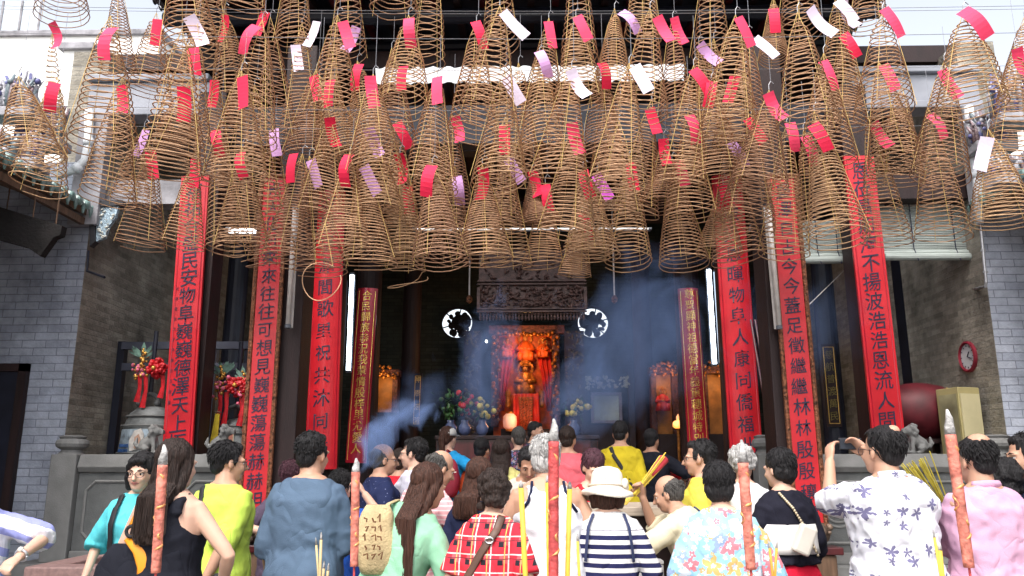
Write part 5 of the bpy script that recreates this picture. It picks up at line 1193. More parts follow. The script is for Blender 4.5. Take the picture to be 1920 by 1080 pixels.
def f_diag(a, b_, per):
    def fn(n, l, tc, sp):
        s = mth(n, l, 'MULTIPLY_ADD', sp.outputs['X'], .35, sp.outputs['Z']); nz = n.new('ShaderNodeTexNoise'); nz.inputs['Scale'].default_value = 6; l.new(tc.outputs['Object'], nz.inputs['Vector'])
        s = mth(n, l, 'MULTIPLY_ADD', nz.outputs['Fac'], .05, s); return mixc(n, l, band(n,l,s,per,.38), a, b_)
    return fn
C_PLAID = pattern('red_plaid_cloth', f_plaid); C_KNIT = pattern('navy_striped_knit', f_knit); C_LEAF = pattern('white_leaf_print', f_leaf)
C_FLOR = pattern('blue_floral_print', f_floral((.30,.54,.66), [(.62,.20,.24),(.62,.42,.16),(.70,.68,.70),(.25,.33,.50),(.62,.66,.72)], 11, .46))
C_FLOR2 = pattern('pale_lace_print', f_floral((.46,.50,.62), [(.66,.68,.74),(.58,.60,.70),(.30,.34,.50)], 24, .46))
C_PINKST = pattern('pink_stripe_cloth', f_stripes(9, .03, .3, (.72,.36,.38), (.78,.62,.62))); C_DOT = pattern('navy_dotted_cloth', f_dots((.012,.018,.06), (.16,.18,.30), 34, .14))
C_CHECK = pattern('grey_checked_cloth', f_check); C_DIAG = pattern('white_blue_streak_cloth', f_diag((.68,.68,.74), (.28,.30,.60), .10)); C_MIX = pattern('mosaic_print', f_floral((.05,.05,.07), [(.45,.42,.42),(.35,.10,.16),(.12,.16,.35)], 24, .4))
C = lambda nm, c, **k: fabric(nm, c, **k)
SLATE = C('slate_blue_cotton', (.085,.130,.195)); NEON = C('neon_yellow_cotton', (.52,.70,.10), var=.06); MINT = C('mint_cotton', (.27,.54,.36)); BLACKC = C('black_cotton', (.010,.011,.018)); TURQ = C('turquoise_cotton', (.10,.52,.58)); SKYB = C('bright_blue_cotton', (.02,.30,.62))
MUST = C('mustard_cotton', (.52,.40,.02)); JERS = C('yellow_jersey', (.62,.52,.07)); CREAM = C('cream_cotton', (.70,.63,.44), var=.06); PINK = C('pink_cotton', (.58,.34,.47), var=.06); WHITE = C('white_cotton', (.68,.68,.72), var=.04); CORAL = C('coral_cotton', (.72,.13,.16)); PALEY = C('pale_yellow_cotton', (.66,.60,.22))
ORNG = C('orange_red_cotton', (.55,.07,.02)); REDC = C('red_cotton', (.55,.02,.035)); LILAC = C('lilac_white_cotton', (.64,.62,.72)); JEANS = C('blue_denim', (.035,.055,.13), var=.35, scale=14); DKTR = C('charcoal_trousers', (.025,.026,.035)); KHAKI = C('khaki_trousers', (.25,.19,.12)); REDTR = C('red_trousers', (.62,.012,.04)); NAVY = C('navy_cotton', (.012,.016,.045)); GREYP = C('grey_plum_cotton', (.07,.05,.08)); BLUEC = C('royal_blue_cotton', (.02,.09,.42)); SHEER = C('sheer_black_knit', (.012,.012,.022)); BEIGE = C('beige_cotton', (.55,.47,.40))
SHOE = mat('dark_shoe', (.02,.018,.016), .5, .3)
EYEW = mat('eye_white', (.7,.68,.66), .2, .05); EYED = mat('dark_iris', (.012,.008,.006), .15, .1); LIP = mat('lip_skin', (.42,.15,.13), .45, .1); BROW = mat('eyebrow_hair', (.015,.012,.011), .8)
FRAMEM = mat('spectacle_rim', (.02,.015,.02), .3, .1, spec=.6)
JOBS = []
def remesh_job(o, vox, disp=0.0, dsc=9.0, seed=0, smooth=2, aniso=(1,1,1)): JOBS.append((o, vox, disp, dsc, seed, smooth, aniso))
SECT = {  # z, half width, half depth, y offset
 'm': [(.475,.082,.070,-.004),(.50,.096,.082,-.008),(.53,.098,.082,-.008),(.57,.093,.073,-.002),(.61,.089,.066,.0),(.66,.096,.068,.0),(.72,.108,.074,.002),(.765,.112,.070,-.002),(.792,.103,.055,-.006),(.812,.083,.047,-.007),(.828,.062,.041,-.007),(.842,.046,.037,-.006)],
 'f': [(.475,.084,.070,-.004),(.50,.100,.085,-.012),(.53,.101,.084,-.012),(.57,.092,.070,-.004),(.61,.080,.060,.0),(.66,.084,.064,.004),(.72,.095,.076,.010),(.765,.098,.062,.0),(.792,.091,.049,-.006),(.812,.072,.042,-.006),(.828,.053,.037,-.006),(.842,.038,.032,-.004)]}
PLIST = {}
class Person:
    def __init__(s, label, px, top, y, zg=0.0, sex='m', face=0.0, lean=0.0, side=0.0, head=(0,0), fat=1.0, skin=0, hair=('short', None), shirt=None, bottom=None, armL=None, armR=None, gripL=None, gripR=None, faced=False, glasses=False, H=None, vox=.0052, kind='person', faceout=None):
        s.sex, s.fat, s.lean, s.side = sex, fat, R(lean), R(side)
        s.sec = [(z, rx*fat, ry*fat, yo) for z, rx, ry, yo in SECT[sex]]
        # spine table: pivot heights
        s.spine()
        s.hrot = Matrix.Rotation(R(-head[0]), 3, 'Z') @ Matrix.Rotation(R(-head[1]), 3, 'X')
        s.rz = R(-face)
        up = s.T(Vector((0,.0,.845))); s.hc = s.neck_top() ; topl = s.hc + s.hrot @ Vector((0,-.01,.078))
        w = P(px, top, y)
        s.H = (w.z - zg)/(s.hc.z+.078) if H is None else H
        rotz = Matrix.Rotation(s.rz, 3, 'Z'); off = rotz @ (s.hc*s.H)
        s.loc = Vector((w.x-off.x, y-off.y, zg)); s.rotz = rotz
        s.t = thing(kind, label, 'person', s.loc, s.rz); s.label = label; s.vox = vox
        s.skin = SKIN[skin]; s.build(hair, shirt, bottom, armL, armR, gripL, gripR, faced, glasses)
    def spine(s):
        s.tab = []; p = Vector((0,0,.53)); a = 0.0
        N = 24; dz = (.85-.53)/N
        for i in range(N+1):
            f = i/N; ang = s.lean*min(1, f*2.2)*1.0; sd = s.side*min(1, f*2)
            rot = Matrix.Rotation(-ang, 3, 'X') @ Matrix.Rotation(sd, 3, 'Y')
            s.tab.append((p.copy(), rot)); p = p + rot @ Vector((0,0,dz))
        s.dz = dz
    def T(s, v):
        "bend a rest-pose point with the spine"
        z = v.z
        if z <= .53:
            return Vector(v)
        k = min((z-.53)/s.dz, len(s.tab)-1.001) if z < .85 else len(s.tab)-1
        i = int(k); f = k-i
        if i >= len(s.tab)-1:
            p, r = s.tab[-1]; return p + r @ Vector((v.x, v.y, z-.85))
        p = s.tab[i][0].lerp(s.tab[i+1][0], f); return p + s.tab[i][1] @ Vector((v.x, v.y, 0))
    def neck_top(s):
        return s.T(Vector((0,.012,.845))) + (s.tab[-1][1].lerp(Matrix.Identity(3), .5)) @ Vector((0,.008,.062))
    def ring(s, z, off=0.0, n=24, pw=2.5):
        for i in range(len(s.sec)-1):
            if s.sec[i][0] <= z <= s.sec[i+1][0]: break
        a, b_ = s.sec[i], s.sec[i+1]; f = max(0, min(1.0, (z-a[0])/(b_[0]-a[0])))
        rx, ry, yo = (a[k]+(b_[k]-a[k])*f for k in (1,2,3)); return rx+off, ry+off, yo
    def loft(s, g, zs, off=0.0, n=26, pw=2.5, offs=None):
        rings = []
        for i, z in enumerate(zs):
            rx, ry, yo = s.ring(z, off if offs is None else offs[i])
            r = []
            for j in range(n):
                a = 2*math.pi*j/n; c, q = math.cos(a), math.sin(a)
                r.append(s.T(Vector((rx*math.copysign(abs(c)**(2/pw), c), yo+ry*math.copysign(abs(q)**(2/pw), q), z))))
            rings.append(r)
        g.loft(rings)
    def surf(s, x, z, off, back=True):
        rx, ry, yo = s.ring(min(.838,max(.476,z)), 0); k = max(0.0, 1-abs(min(1,abs(x)/(rx+off)))**2.5)**(1/2.5)
        return s.T(Vector((x, yo+(-1 if back else 1)*(ry*k+off), z)))
    def arm_pts(s, side, target, hint):
        sh = s.T(Vector((side*(.090 if s.sex == 'm' else .079)*(.5+.5*s.fat), -.004, .781))); s.armroot = sh
        L1, L2 = .172, .150
        tgt = Vector(target); d = tgt-sh
        if d.length > (L1+L2)*.995: d = d.normalized()*(L1+L2)*.995; tgt = sh+d
        D = max(d.length, .06); ca = (L1*L1+D*D-L2*L2)/(2*L1*D); ca = max(-1,min(1,ca)); al = math.acos(ca); u = d.normalized()
        hv = Vector(hint); hv = (hv-u*hv.dot(u)); hv = hv.normalized() if hv.length > 1e-4 else Vector((side,0,0))
        el = sh + u*L1*math.cos(al)+hv*L1*math.sin(al)
        return sh, el, tgt
    def hand(s, g, el, wr, side, grip):
        d = (wr-el).normalized(); up = s.hand_up(side, d, grip); a = d.cross(up).normalized(); b_ = a.cross(d).normalized()   # a: across the palm, b_: back of hand
        m = lambda x, y_, z: wr + a*x + d*y_ + b_*z
        g.tube([m(0,-.008,0), m(0,.012,0), m(0,.032,.001), m(0,.054,0)], [.0135,.019,.0235,.0225], 10, flat=.5, hint=b_)
        cl = {'relax':.35,'grip':1.25,'flat':.1,'pinch':.8}[grip or 'relax']
        for i, (x, L_, r) in enumerate(((-.0175,.040,.0049),(-.006,.045,.0052),(.006,.042,.0051),(.0175,.034,.0046))):
            p = m(x,.052,0); pts = [m(x*.9,.038,0), p]; an = cl*(.45+.05*i); q = p
            for sg, fr in enumerate((.45,.32,.25)):
                dd = d*math.cos(an)-b_*math.sin(an)+a*x*1.2; q = q+dd*L_*fr; pts.append(q); an += cl*.75
            g.tube(pts, [r*1.15,r*1.1,r,r*.95,r*.75], 7)
        tx = -side if grip != 'rev' else side
        o = m(tx*-.016,.008,-.003); g.tube([o, m(tx*-.028,.026,-.008), m(tx*-.030,.043,-.013 if cl < 1 else -.02), m(tx*-.024,.055,-.017 if cl < 1 else -.028)], [.0085,.0075,.0062,.0045], 7)
    def hand_up(s, side, d, grip):
        h = Vector((side*.8,.1,.5)) if abs(d.z) > .6 else Vector((side*.2,0,1)); return (h-d*h.dot(d)).normalized()
    def build(s, hair, shirt, bottom, armL, armR, gripL, gripR, faced, glasses):
        g = MB(); f = s.sex == 'f'; fat = s.fat
        s.loft(g, [z for z, *_ in s.sec])
        nb = s.T(Vector((0,-.004,.825))); hc = s.hc; hr = s.hrot
        g.tube([nb, s.T(Vector((0,.0,.845))), hc+hr@Vector((0,-.012,-.03)), hc], [.036 if f else .041,.031 if f else .036,.029 if f else .035,.03], 12)
        hm = lambda x, y_, z: hc + hr @ Vector((x,y_,z))
        # head: cranium, face, jaw, brow, nose, cheeks, ears
        g.ell(hm(0,-.012,.022), (.0445,.0555,.055), 18, 12, hr); g.ell(hm(0,.014,-.012), (.037,.041,.055), 16, 12, hr); g.ell(hm(0,.024,-.047), (.025,.026,.020), 12, 8, hr)
        g.tube([hm(0,.050,.010), hm(0,.060,-.006), hm(0,.0665,-.017), hm(0,.055,-.022)], [.0055,.0066,.0088,.005], 8)
        for sx in (-1,1):
            g.ell(hm(sx*.019,.036,-.017), (.015,.016,.014), 10, 8, hr); g.ell(hm(sx*.019,.042,.013), (.017,.011,.0065), 10, 8, hr)
            g.ell(hm(sx*.0455,-.006,-.006), (.0055,.0115,.0185), 8, 8, hr @ Matrix.Rotation(sx*.35,3,'Z'))
        if hair[0] == 'thin': g.ell(hm(.004,-.042,.064), (.021,.021,.0185), 14, 10, hr)
        if hair[0] == 'crown': g.ell(hm(0,-.026,.058), (.035,.038,.0275), 16, 10, hr)
        # legs
        for sx in (-1,1):
            g.tube([(sx*.048*fat,0,.52),(sx*.052,.004,.40),(sx*.054,.008,.285),(sx*.054,.0,.20),(sx*.054,-.010,.06),(sx*.054,-.010,.02)], [.060*fat,.052*fat,.034,.034,.020,.021], 12)
        arms = {}
        for side, tg_, grip in ((-1, armL, gripL), (1, armR, gripR)):
            if tg_ is None: tg_ = ((side*(.100+.03*fat), .03, .49), (side*.2,-1,0))
            if tg_[0][0] == 'px': tg_ = (s.l(P(*tg_[0][1:])), tg_[1])
            sh, el, wr = s.arm_pts(side, *tg_); arms[side] = (sh, el, wr)
            tk = (.0265 if f else .031)*(.6+.4*fat)
            g.tube([s.T(Vector((side*.05,-.004,.785))), sh, sh.lerp(el,.35), el.lerp(sh,.1), el, el.lerp(wr,.22), el.lerp(wr,.6), wr], [tk*1.02,tk*1.10,tk*.95,tk*.78,tk*.74,tk*.76,tk*.62,tk*.50], 12)
            s.hand(g, el, wr, side, grip)
        s.arms = arms
        S = s.H
        def out(mb, name, mt, par=None, **k):
            mb.v = [v*S for v in mb.v]; return build(mb, name, mt, par or s.t, local=True, **k)
        s.out = out
        body = out(g, 'body', s.skin, smooth=True); remesh_job(body, s.vox*S, 0, smooth=1)
        if faced:
            for sx in (-1,1):
                g = MB(); g.ell(hm(sx*.0185,.0415,.002), (.0085,.007,.0048), 10, 8, hr); e = out(g, 'eye', EYEW, smooth=True)
                g = MB(); g.ell(hm(sx*.0185,.0472,.002), (.0042,.0026,.0044), 8, 6, hr); out(g, 'iris', EYED, e, smooth=True)
                g = MB(); g.tube([hm(sx*.008,.0535,.014), hm(sx*.019,.0525,.0185), hm(sx*.031,.044,.0145)], [.0016,.0024,.0012], 6); out(g, 'eyebrow', BROW, smooth=True)
                g = MB(); g.tube([hm(sx*.0095,.0475,.0055), hm(sx*.0185,.0500,.0085), hm(sx*.0285,.0435,.005)], [.0012,.0018,.001], 6); out(g, 'eyelid', s.skin, smooth=True)
            g = MB(); g.tube([hm(-.0155,.0475,-.0325), hm(-.006,.0525,-.0305), hm(0,.0532,-.0315), hm(.006,.0525,-.0305), hm(.0155,.0475,-.0325)], [.0012,.0028,.0028,.0028,.0012], 7); g.tube([hm(-.012,.048,-.0352), hm(0,.0525,-.0362), hm(.012,.048,-.0352)], [.001,.0034,.001], 7); out(g, 'lips', LIP, smooth=True)
        if glasses:
            g = MB()
            for sx in (-1,1):
                cx = .0195; g.tube([hm(sx*(cx+.0155*math.cos(a)), .0575-.012*abs(.0155*math.cos(a)+cx)/.05+.004, .001+.0115*math.sin(a)) for a in [2*math.pi*i/18 for i in range(19)]], .0011, 5)
                g.tube([hm(sx*.034,.051,.006), hm(sx*.0475,.02,.007), hm(sx*.0485,-.008,.004)], .0011, 5)
            g.tube([hm(-.005,.061,.003), hm(.005,.061,.003)], .0012, 5); out(g, 'spectacles', FRAMEM)
        s.hm = hm; s.do_hair(*hair); s.do_bottom(bottom); s.do_shirt(shirt)
        for sx in (-1,1):
            g = MB(); g.tube([(sx*.054,-.03,.024),(sx*.054,0,.032),(sx*.055,.05,.022),(sx*.056,.09,.016)], [.018,.026,.024,.014], 10); g.box((sx*.055,.03,.006), (.045,.135,.011)); out(g, 'shoe', SHOE, smooth=False)
    def do_hair(s, style, hm_mat, L=None, **k):
        hm, hr = s.hm, s.hrot; m = hm_mat or H_BLACK; g = MB(); d, ds, an = .0055, 42, (1,1,.22)
        if style in ('short','crop'):
            e = 0 if style == 'short' else -.0015
            g.ell(hm(0,-.0185,.030), (.0478+e,.0565+e,.0535+e), 18, 12, hr); g.ell(hm(0,-.040,-.006), (.037,.028,.036), 12, 10, hr)
            for sx in (-1,1): g.ell(hm(sx*.041,.006,.012), (.0065,.012,.020), 8, 8, hr)
            g.ell(hm(0,.020,.058), (.033,.020,.017), 12, 8, hr)
        elif style == 'bald':     # bare crown above the hair
            g.ell(hm(0,-.021,.0105), (.0480,.0540,.0580), 18, 12, hr); g.ell(hm(0,-.040,-.012), (.036,.027,.030), 12, 10, hr)
            d = .002
        elif style in ('thin','crown'):     # bare patch on the crown is part of the scalp
            g.ell(hm(0,-.0185,.030), (.0478,.0560,.0530), 18, 12, hr); g.ell(hm(0,.018,.056), (.033,.020,.016), 12, 8, hr); g.ell(hm(0,-.040,-.008), (.037,.028,.034), 12, 10, hr); d = .0025
        elif style in ('long','bob','curly','curlyshort','pony','fluffy'):
            g.ell(hm(0,-.018,.030), (.0515,.060,.056), 18, 12, hr)
            if style == 'bob':
                g.tube([hm(-.036,-.022,.02), hm(-.046,-.020,-.02), hm(-.042,-.022,-.062)], [.024,.024,.017], 10); g.tube([hm(.036,-.022,.02), hm(.046,-.020,-.02), hm(.042,-.022,-.062)], [.024,.024,.017], 10)
                g.ell(hm(0,-.036,-.03), (.043,.032,.048), 14, 10, hr); g.tube([hm(-.03,.034,.052), hm(0,.044,.054), hm(.032,.034,.044)], [.010,.013,.010], 8); g.tube([hm(.012,.044,.05), hm(.036,.032,.03), hm(.044,.016,-.02)], [.008,.010,.008], 8)
            elif style == 'long':
                L = L or .30; base = s.T(Vector((0,-.055,.80)))
                p0, p1 = hm(0,-.040,.02), hm(0,-.052,-.055); rx = k.get('w', .046)
                sw = Vector(k.get('sway', (0,0,0))); pts = [p0, p1]
                for i in range(1, 6): f_ = i/5; pts.append(Vector((p1.x+sw.x*f_, min(p1.y, base.y-.018)-(.01*f_)+sw.y*f_, p1.z-L*f_)))
                g.tube(pts, [rx*.98, rx*1.05, rx*1.08, rx*1.06, rx*1.0, rx*.88, rx*.55], 16, flat=.42, hint=hr@Vector((0,-1,.1)))
                for sx in (-1,1): g.tube([hm(sx*.034,.0,.03), hm(sx*.043,-.012,-.01), hm(sx*.040,-.03,-.06), Vector((pts[2].x+sx*rx*.7, pts[2].y+.012, pts[2].z-.02))], [.018,.016,.018,.012], 8)
                d, ds, an = .0055, 44, (1,1,.10)
            elif style == 'pony':
                g.ell(hm(0,-.045,-.004), (.036,.026,.036), 12, 10, hr); g.tube([hm(0,-.062,.03), hm(0,-.085,.0), hm(.004,-.078,-.07), hm(.006,-.07,-.13)], [.014,.02,.018,.006], 9)
            elif style == 'fluffy':
                g.ell(hm(0,-.03,-.01), (.050,.042,.045), 14, 10, hr); d, ds, an = .007, 22, (1,1,.6)
            else:
                rnd = random.Random(int(s.loc.x*1000)); nb_ = 60
                for i in range(nb_):
                    v = Vector((rnd.gauss(0,1), rnd.gauss(-.35,1), rnd.gauss(.35,1))).normalized()
                    if v.y > .55 and v.z < .45: continue
                    g.ell(hm(v.x*.049, -.018+v.y*.056, .026+v.z*.054), rnd.uniform(.011,.018), 8, 6)
                low = -.045 if style == 'curly' else -.015
                for i in range(26): a = rnd.uniform(math.pi*1.05, math.pi*1.95); g.ell(hm(.045*math.cos(a), -.012+.05*math.sin(a), rnd.uniform(low, .02)), rnd.uniform(.011,.019), 8, 6)
                d, ds, an = .006, 40, (1,1,1)
        elif style == 'none': return
        if s.vox < .006:
            t = MB(); rnd = random.Random(int(s.loc.x*977)+5)
            if style == 'long':
                for i in range(150):
                    u = rnd.uniform(-1,1); v = rnd.choice((-1,1,-1)); e0 = rnd.randrange(0, 3); w0 = rnd.uniform(.0015,.003); jj = rnd.uniform(-.008,.008)
                    line = []
                    for kk in range(e0, len(pts)):
                        rr = [rx*.98, rx*1.05, rx*1.08, rx*1.06, rx*1.0, rx*.88, rx*.55][kk]; uu = u*(1.04 if kk < 5 else 1.15)
                        line.append(pts[kk]+hr@Vector((uu*rr, -.43*rr*math.sqrt(max(0,1-min(1,abs(u))**2))-.0012, 0))+Vector((jj*kk*.4, 0, 0)))
                    if len(line) > 1: t.tube(line, [w0]*(len(line)-1)+[.0005], 4)
            else:
                cr = .054 if style in ('curly','curlyshort') else .0515
                for i in range(420 if style != 'crop' else 260):
                    v = Vector((rnd.gauss(0,1), rnd.gauss(-.35,1), rnd.gauss(.25,1))).normalized()
                    if (v.y > .45 and v.z < .55) or v.z < -.55: continue
                    if style in ('thin','crown') and v.z > .66 or style == 'bald' and (v.z > .25 or v.y > .2): continue
                    lo_ = Vector((v.x*.0475, -.0185+v.y*.0565, .028+v.z*.0535)); tang = Vector((0,0,-1))-v*(-v.z); tang += Vector((rnd.gauss(0,.35), rnd.gauss(-.25,.35), rnd.gauss(0,.2))); tang = (tang-v*tang.dot(v)).normalized()
                    Lh = rnd.uniform(.014,.030) if style != 'crop' else rnd.uniform(.006,.012); q = lo_+v*.001; lift = rnd.uniform(.001,.006)
                    t.tube([hm(*q), hm(*(q+tang*Lh*.5+v*lift)), hm(*(q+tang*Lh+v*lift*.8))], [.0022,.0018,.0004], 4)
            s.out(t, 'loose_hair', m)
        o = s.out(g, 'hair', m, smooth=True); remesh_job(o, .0046*s.H, d*s.H, ds, len(JOBS), 1, an)
    def do_bottom(s, bt):
        if bt is None: bt = ('trousers', DKTR)
        kind, m = bt[:2]; g = MB()
        s.loft(g, [.47,.50,.53,.56,.585], .006)
        zl = {'trousers':.035,'shorts':.27,'skirt':.25}[kind]
        if kind == 'skirt': g.tube([(0,-.006,.54),(0,-.004,.45),(0,0,.35),(0,0,zl)], [.10*s.fat,.112*s.fat,.118,.125], 20, flat=.85)
        else:
            for sx in (-1,1):
                pts = [(sx*.048*s.fat,-.002,.53),(sx*.052,.004,.42),(sx*.054,.008,.32)]+([(sx*.054,.0,.20),(sx*.054,-.008,zl)] if kind == 'trousers' else [(sx*.056,.006,zl)])
                g.tube(pts, [.066*s.fat,.060*s.fat,.047]+([.043,.040] if kind == 'trousers' else [.052]), 14)
        o = s.out(g, {'trousers':'trousers','shorts':'shorts','skirt':'skirt'}[kind], m, smooth=True); remesh_job(o, .008*s.H, .006*s.H, 7, len(JOBS), 2)
    def do_shirt(s, sh):
        kind, m = sh[:2]; k = sh[2] if len(sh) > 2 else {}
        hem = k.get('hem', .475); ease = k.get('ease', .012); sl = k.get('sleeve', .55); g = MB(); f = s.sex == 'f'
        neck = .832 if kind not in ('tank','racer') else .80
        zs = [z for z in (hem,.50,.53,.57,.61,.66,.72,.765,.792,.812,.831) if hem <= z <= neck]
        if hem < .476: zs[0] = .476
        offs = []
        for z in zs:
            o = ease*(1.25 if z < .58 else 1.0 if z < .72 else .75 if z < .79 else .45); offs.append(o)
        if kind in ('tank','racer'):
            # narrow straps instead of shoulder caps
            rings = []; n = 26
            for z, o in list(zip(zs, offs)):
                rx, ry, yo = s.ring(z, o)
                if z > .70: q = (z-.70)/.10; rx = rx*(1-.42*q); ry += .004
                rings.append([s.T(Vector((rx*math.copysign(abs(math.cos(a))**.8, math.cos(a)), yo+ry*math.copysign(abs(math.sin(a))**.8, math.sin(a)), z))) for a in [2*math.pi*j/n for j in range(n)]])
            g.loft(rings)
            for sx in (-1,1):
                for bk in (1,0): g.tube([s.surf(sx*.050,.77,.006,bk), s.surf(sx*.052,.80,.007,bk), s.T(Vector((sx*.053,-.006,.826)))], [.022,.018,.016] if kind == 'tank' else [.026,.02,.014], 8, flat=.45, hint=s.tab[-1][1]@Vector((0,-1 if bk else 1,.3)))
        else:
            s.loft(g, zs, offs=offs)
            if hem > .4 and k.get('skirted'): pass
            tk = (.0265 if f else .031)*(.6+.4*s.fat)
            for side in (-1,1):
                sh_, el, wr = s.arms[side]; L1, L2 = (el-sh_).length, (wr-el).length; e = sl*(L1+L2); pts = [s.T(Vector((side*.045,-.004,.788))), sh_]; rad = [tk*1.10, tk*1.20+.003]
                n_ = 6
                for i in range(1, n_+1):
                    q = e*i/n_; pts.append(sh_.lerp(el, q/L1) if q <= L1 else el.lerp(wr, (q-L1)/L2)); rad.append((tk*(1.18-.22*q/(L1+L2))+.007+k.get('flare', .004)*i/n_))
                g.tube(pts, rad, 12)
        if hem <= .476:
            lo = k.get('low', .44); rings = []; n = 26
            for z, o in ((.50, ease*1.25), (.476, ease*1.35), (lo, ease*1.6)):
                rx, ry, yo = s.ring(.50, o); rings.append([Vector((rx*math.copysign(abs(math.cos(a))**.8, math.cos(a)), yo+ry*math.copysign(abs(math.sin(a))**.8, math.sin(a)), z)) for a in [2*math.pi*j/n for j in range(n)]])
            g.loft(rings)
        o = s.out(g, k.get('name', 'shirt'), m, smooth=True); s.shirt = o; remesh_job(o, .0062*s.H, k.get('wr', .008)*s.H, k.get('ws', 7), len(JOBS), 3)
        if k.get('collar'):
            g = MB(); pts = [s.T(Vector((.043*math.cos(a), -.004+.040*math.sin(a), .838+.006*math.sin(a)*-1))) for a in [-.3-2.55*i/14 for i in range(15)]]
            g.tube(pts, .0085, 6, flat=1.4); s.out(g, 'collar', k['collar'], smooth=True)
        if k.get('trim'):
            for sx in (-1,1):
                g = MB(); pts = [s.surf(sx*.052,.824,.012), s.surf(sx*.056,.79,.013), s.surf(sx*.068,.755,.012), s.surf(sx*.092,.725,.010)]; g.tube(pts, .005, 6); s.out(g, 'armhole_trim', k['trim'], smooth=True)
        if k.get('hemband'):
            g = MB(); zs = [.476,.50,.535]; s.loft(g, zs, offs=[ease*1.9]*3); o = s.out(g, 'hem_panel', k['hemband'], smooth=True); remesh_job(o, .007*s.H, .006*s.H, 7, len(JOBS), 2)
    # ---- world helpers
    def w(s, v): return s.loc + s.rotz @ (Vector(v)*s.H)
    def l(s, wv): return (s.rotz.inverted() @ (Vector(wv)-s.loc))/s.H
    def strap(s, name, label, cat, pts, m, wd=.014, extra=None):
        "ribbon over the clothes; pts = (x, z, back?)"
        t = thing(name, label, cat, s.w(s.surf(pts[-1][0], pts[-1][1], .02, pts[-1][2])))
        P_ = []; 
        for i in range(len(pts)-1):
            a, b_ = pts[i], pts[i+1]
            for j in range(7): f_ = j/7; P_.append(s.surf(a[0]+(b_[0]-a[0])*f_, a[1]+(b_[1]-a[1])*f_, .019 if a[1] < .815 else .012, a[2]))
        P_.append(s.surf(*pts[-1][:2], .019, pts[-1][2]))
        g = MB(); cen = s.T(Vector((0,0,.7)))
        W_ = [s.w(p) for p in P_]; hints = [ (s.rotz@((p-s.T(Vector((0,0,min(.83,max(.5,.7)))))))).normalized() for p in P_]
        g.tube(W_, wd*s.H, 8, flat=.28, hint=hints); build(g, 'strap', m, t, smooth=True); return t
def px_target(pp, px, py, y): return pp.l(P(px, py, y))
# ------------------------------------------------------------------ the crowd
def X(px, py, y): return ('px', px, py, y)
DN = (0,-.3,-1)
TEE = dict(sleeve=.58, ease=.016)
POLO = dict(sleeve=.55, ease=.014)
PP = {}
def person(key, *a, **k): PP[key] = Person(*a, **k); return PP[key]
# --- nearest row, left to right
person('edge', 'person at the far left edge in a white shirt streaked blue, hand with a wristwatch', -38, 872, 4.5, face=-40, fat=1.05, skin=0, hair=('short', H_BLACK), shirt=('shirt', C_DIAG, dict(sleeve=.60, ease=.02, low=.40, wr=.010)), armR=(X(34,1046,4.35), (1,-.2,-.1)), gripR='grip', bottom=('trousers', KHAKI))
person('tank', 'woman in a black sleeveless top with long dark hair down her back', 338, 826, 4.1, sex='f', fat=1.12, face=6, head=(14,0), skin=0, hair=('long', H_DK, .165, ), shirt=('racer', BLACKC, dict(ease=.007, low=.42)), armL=((-.16,.08,.50),(-.6,-1,0)), armR=((.145,.07,.545),(1,-.6,0)))
person('turq', 'woman with glasses and a black bob facing the court in a turquoise top', 268, 850, 5.1, sex='f', face=172, head=(6,4), faced=True, glasses=True, skin=0, hair=('bob', H_BLACK), shirt=('shirt', TURQ, dict(sleeve=.62, ease=.018, flare=.01, low=.42)), bottom=('trousers', DKTR), armR=((.165,.03,.52),(.5,-1,0)))
person('neon', 'man in a neon yellow shirt with glasses, hands clasped behind his back', 434, 829, 5.0, face=18, head=(38,2), glasses=True, faced=True, fat=.95, skin=1, hair=('short', H_BLACK), shirt=('shirt', NEON, dict(sleeve=.56, ease=.017, wr=.009)), bottom=('trousers', JEANS), armL=((-.01,-.13,.475),(-.9,-.5,0)), armR=((.03,-.135,.47),(.9,-.5,0)))
person('slate', 'broad man with cropped black hair in a slate blue tee, seen from behind', 590, 811, 4.75, face=6, head=(16,0), fat=1.06, skin=1, hair=('crop', H_BLACK), shirt=('shirt', SLATE, dict(sleeve=.62, ease=.018, low=.42, wr=.007)), armR=(X(658,985,4.95),(.15,-1,-.4)), armL=((-.135,.05,.48),(-.15,-1,0)))
person('mint', 'woman leaning sideways in a mint top with very long brown hair', 806, 872, 4.45, sex='f', face=24, lean=14, side=20, head=(22,12), fat=1.08, skin=1, hair=('long', H_BROWN, .29, ), shirt=('shirt', MINT, dict(sleeve=.56, ease=.016, low=.43)), bottom=('trousers', DKTR), armR=((.20,.20,.60),(.15,-1,-.6)), armL=((-.13,.14,.58),(-.15,-1,-.4)))
person('plaid', 'woman with curly dark hair in a red plaid shirt and brown strap', 928, 887, 4.4, sex='f', face=14, lean=13, head=(-4,14), fat=1.05, skin=0, hair=('curly', H_DK), shirt=('shirt', C_PLAID, dict(sleeve=.50, ease=.018, flare=.008, low=.42)), armL=(X(862,1150,4.4),(-.3,-.8,0)), armR=((.175,.08,.53),(.15,-1,0)))
person('white', 'grey haired man in a white tank top with navy trim and checked shorts', 1022, 819, 4.75, face=-4, lean=10, head=(4,10), fat=1.05, skin=1, hair=('fluffy', H_GREY), shirt=('tank', WHITE, dict(ease=.012, wr=.012, trim=NAVY, low=.45)), bottom=('shorts', C_CHECK), armL=((-.17,.16,.62),(-.15,-1,-.3)), armR=((.185,.12,.60),(.15,-1,-.2)))
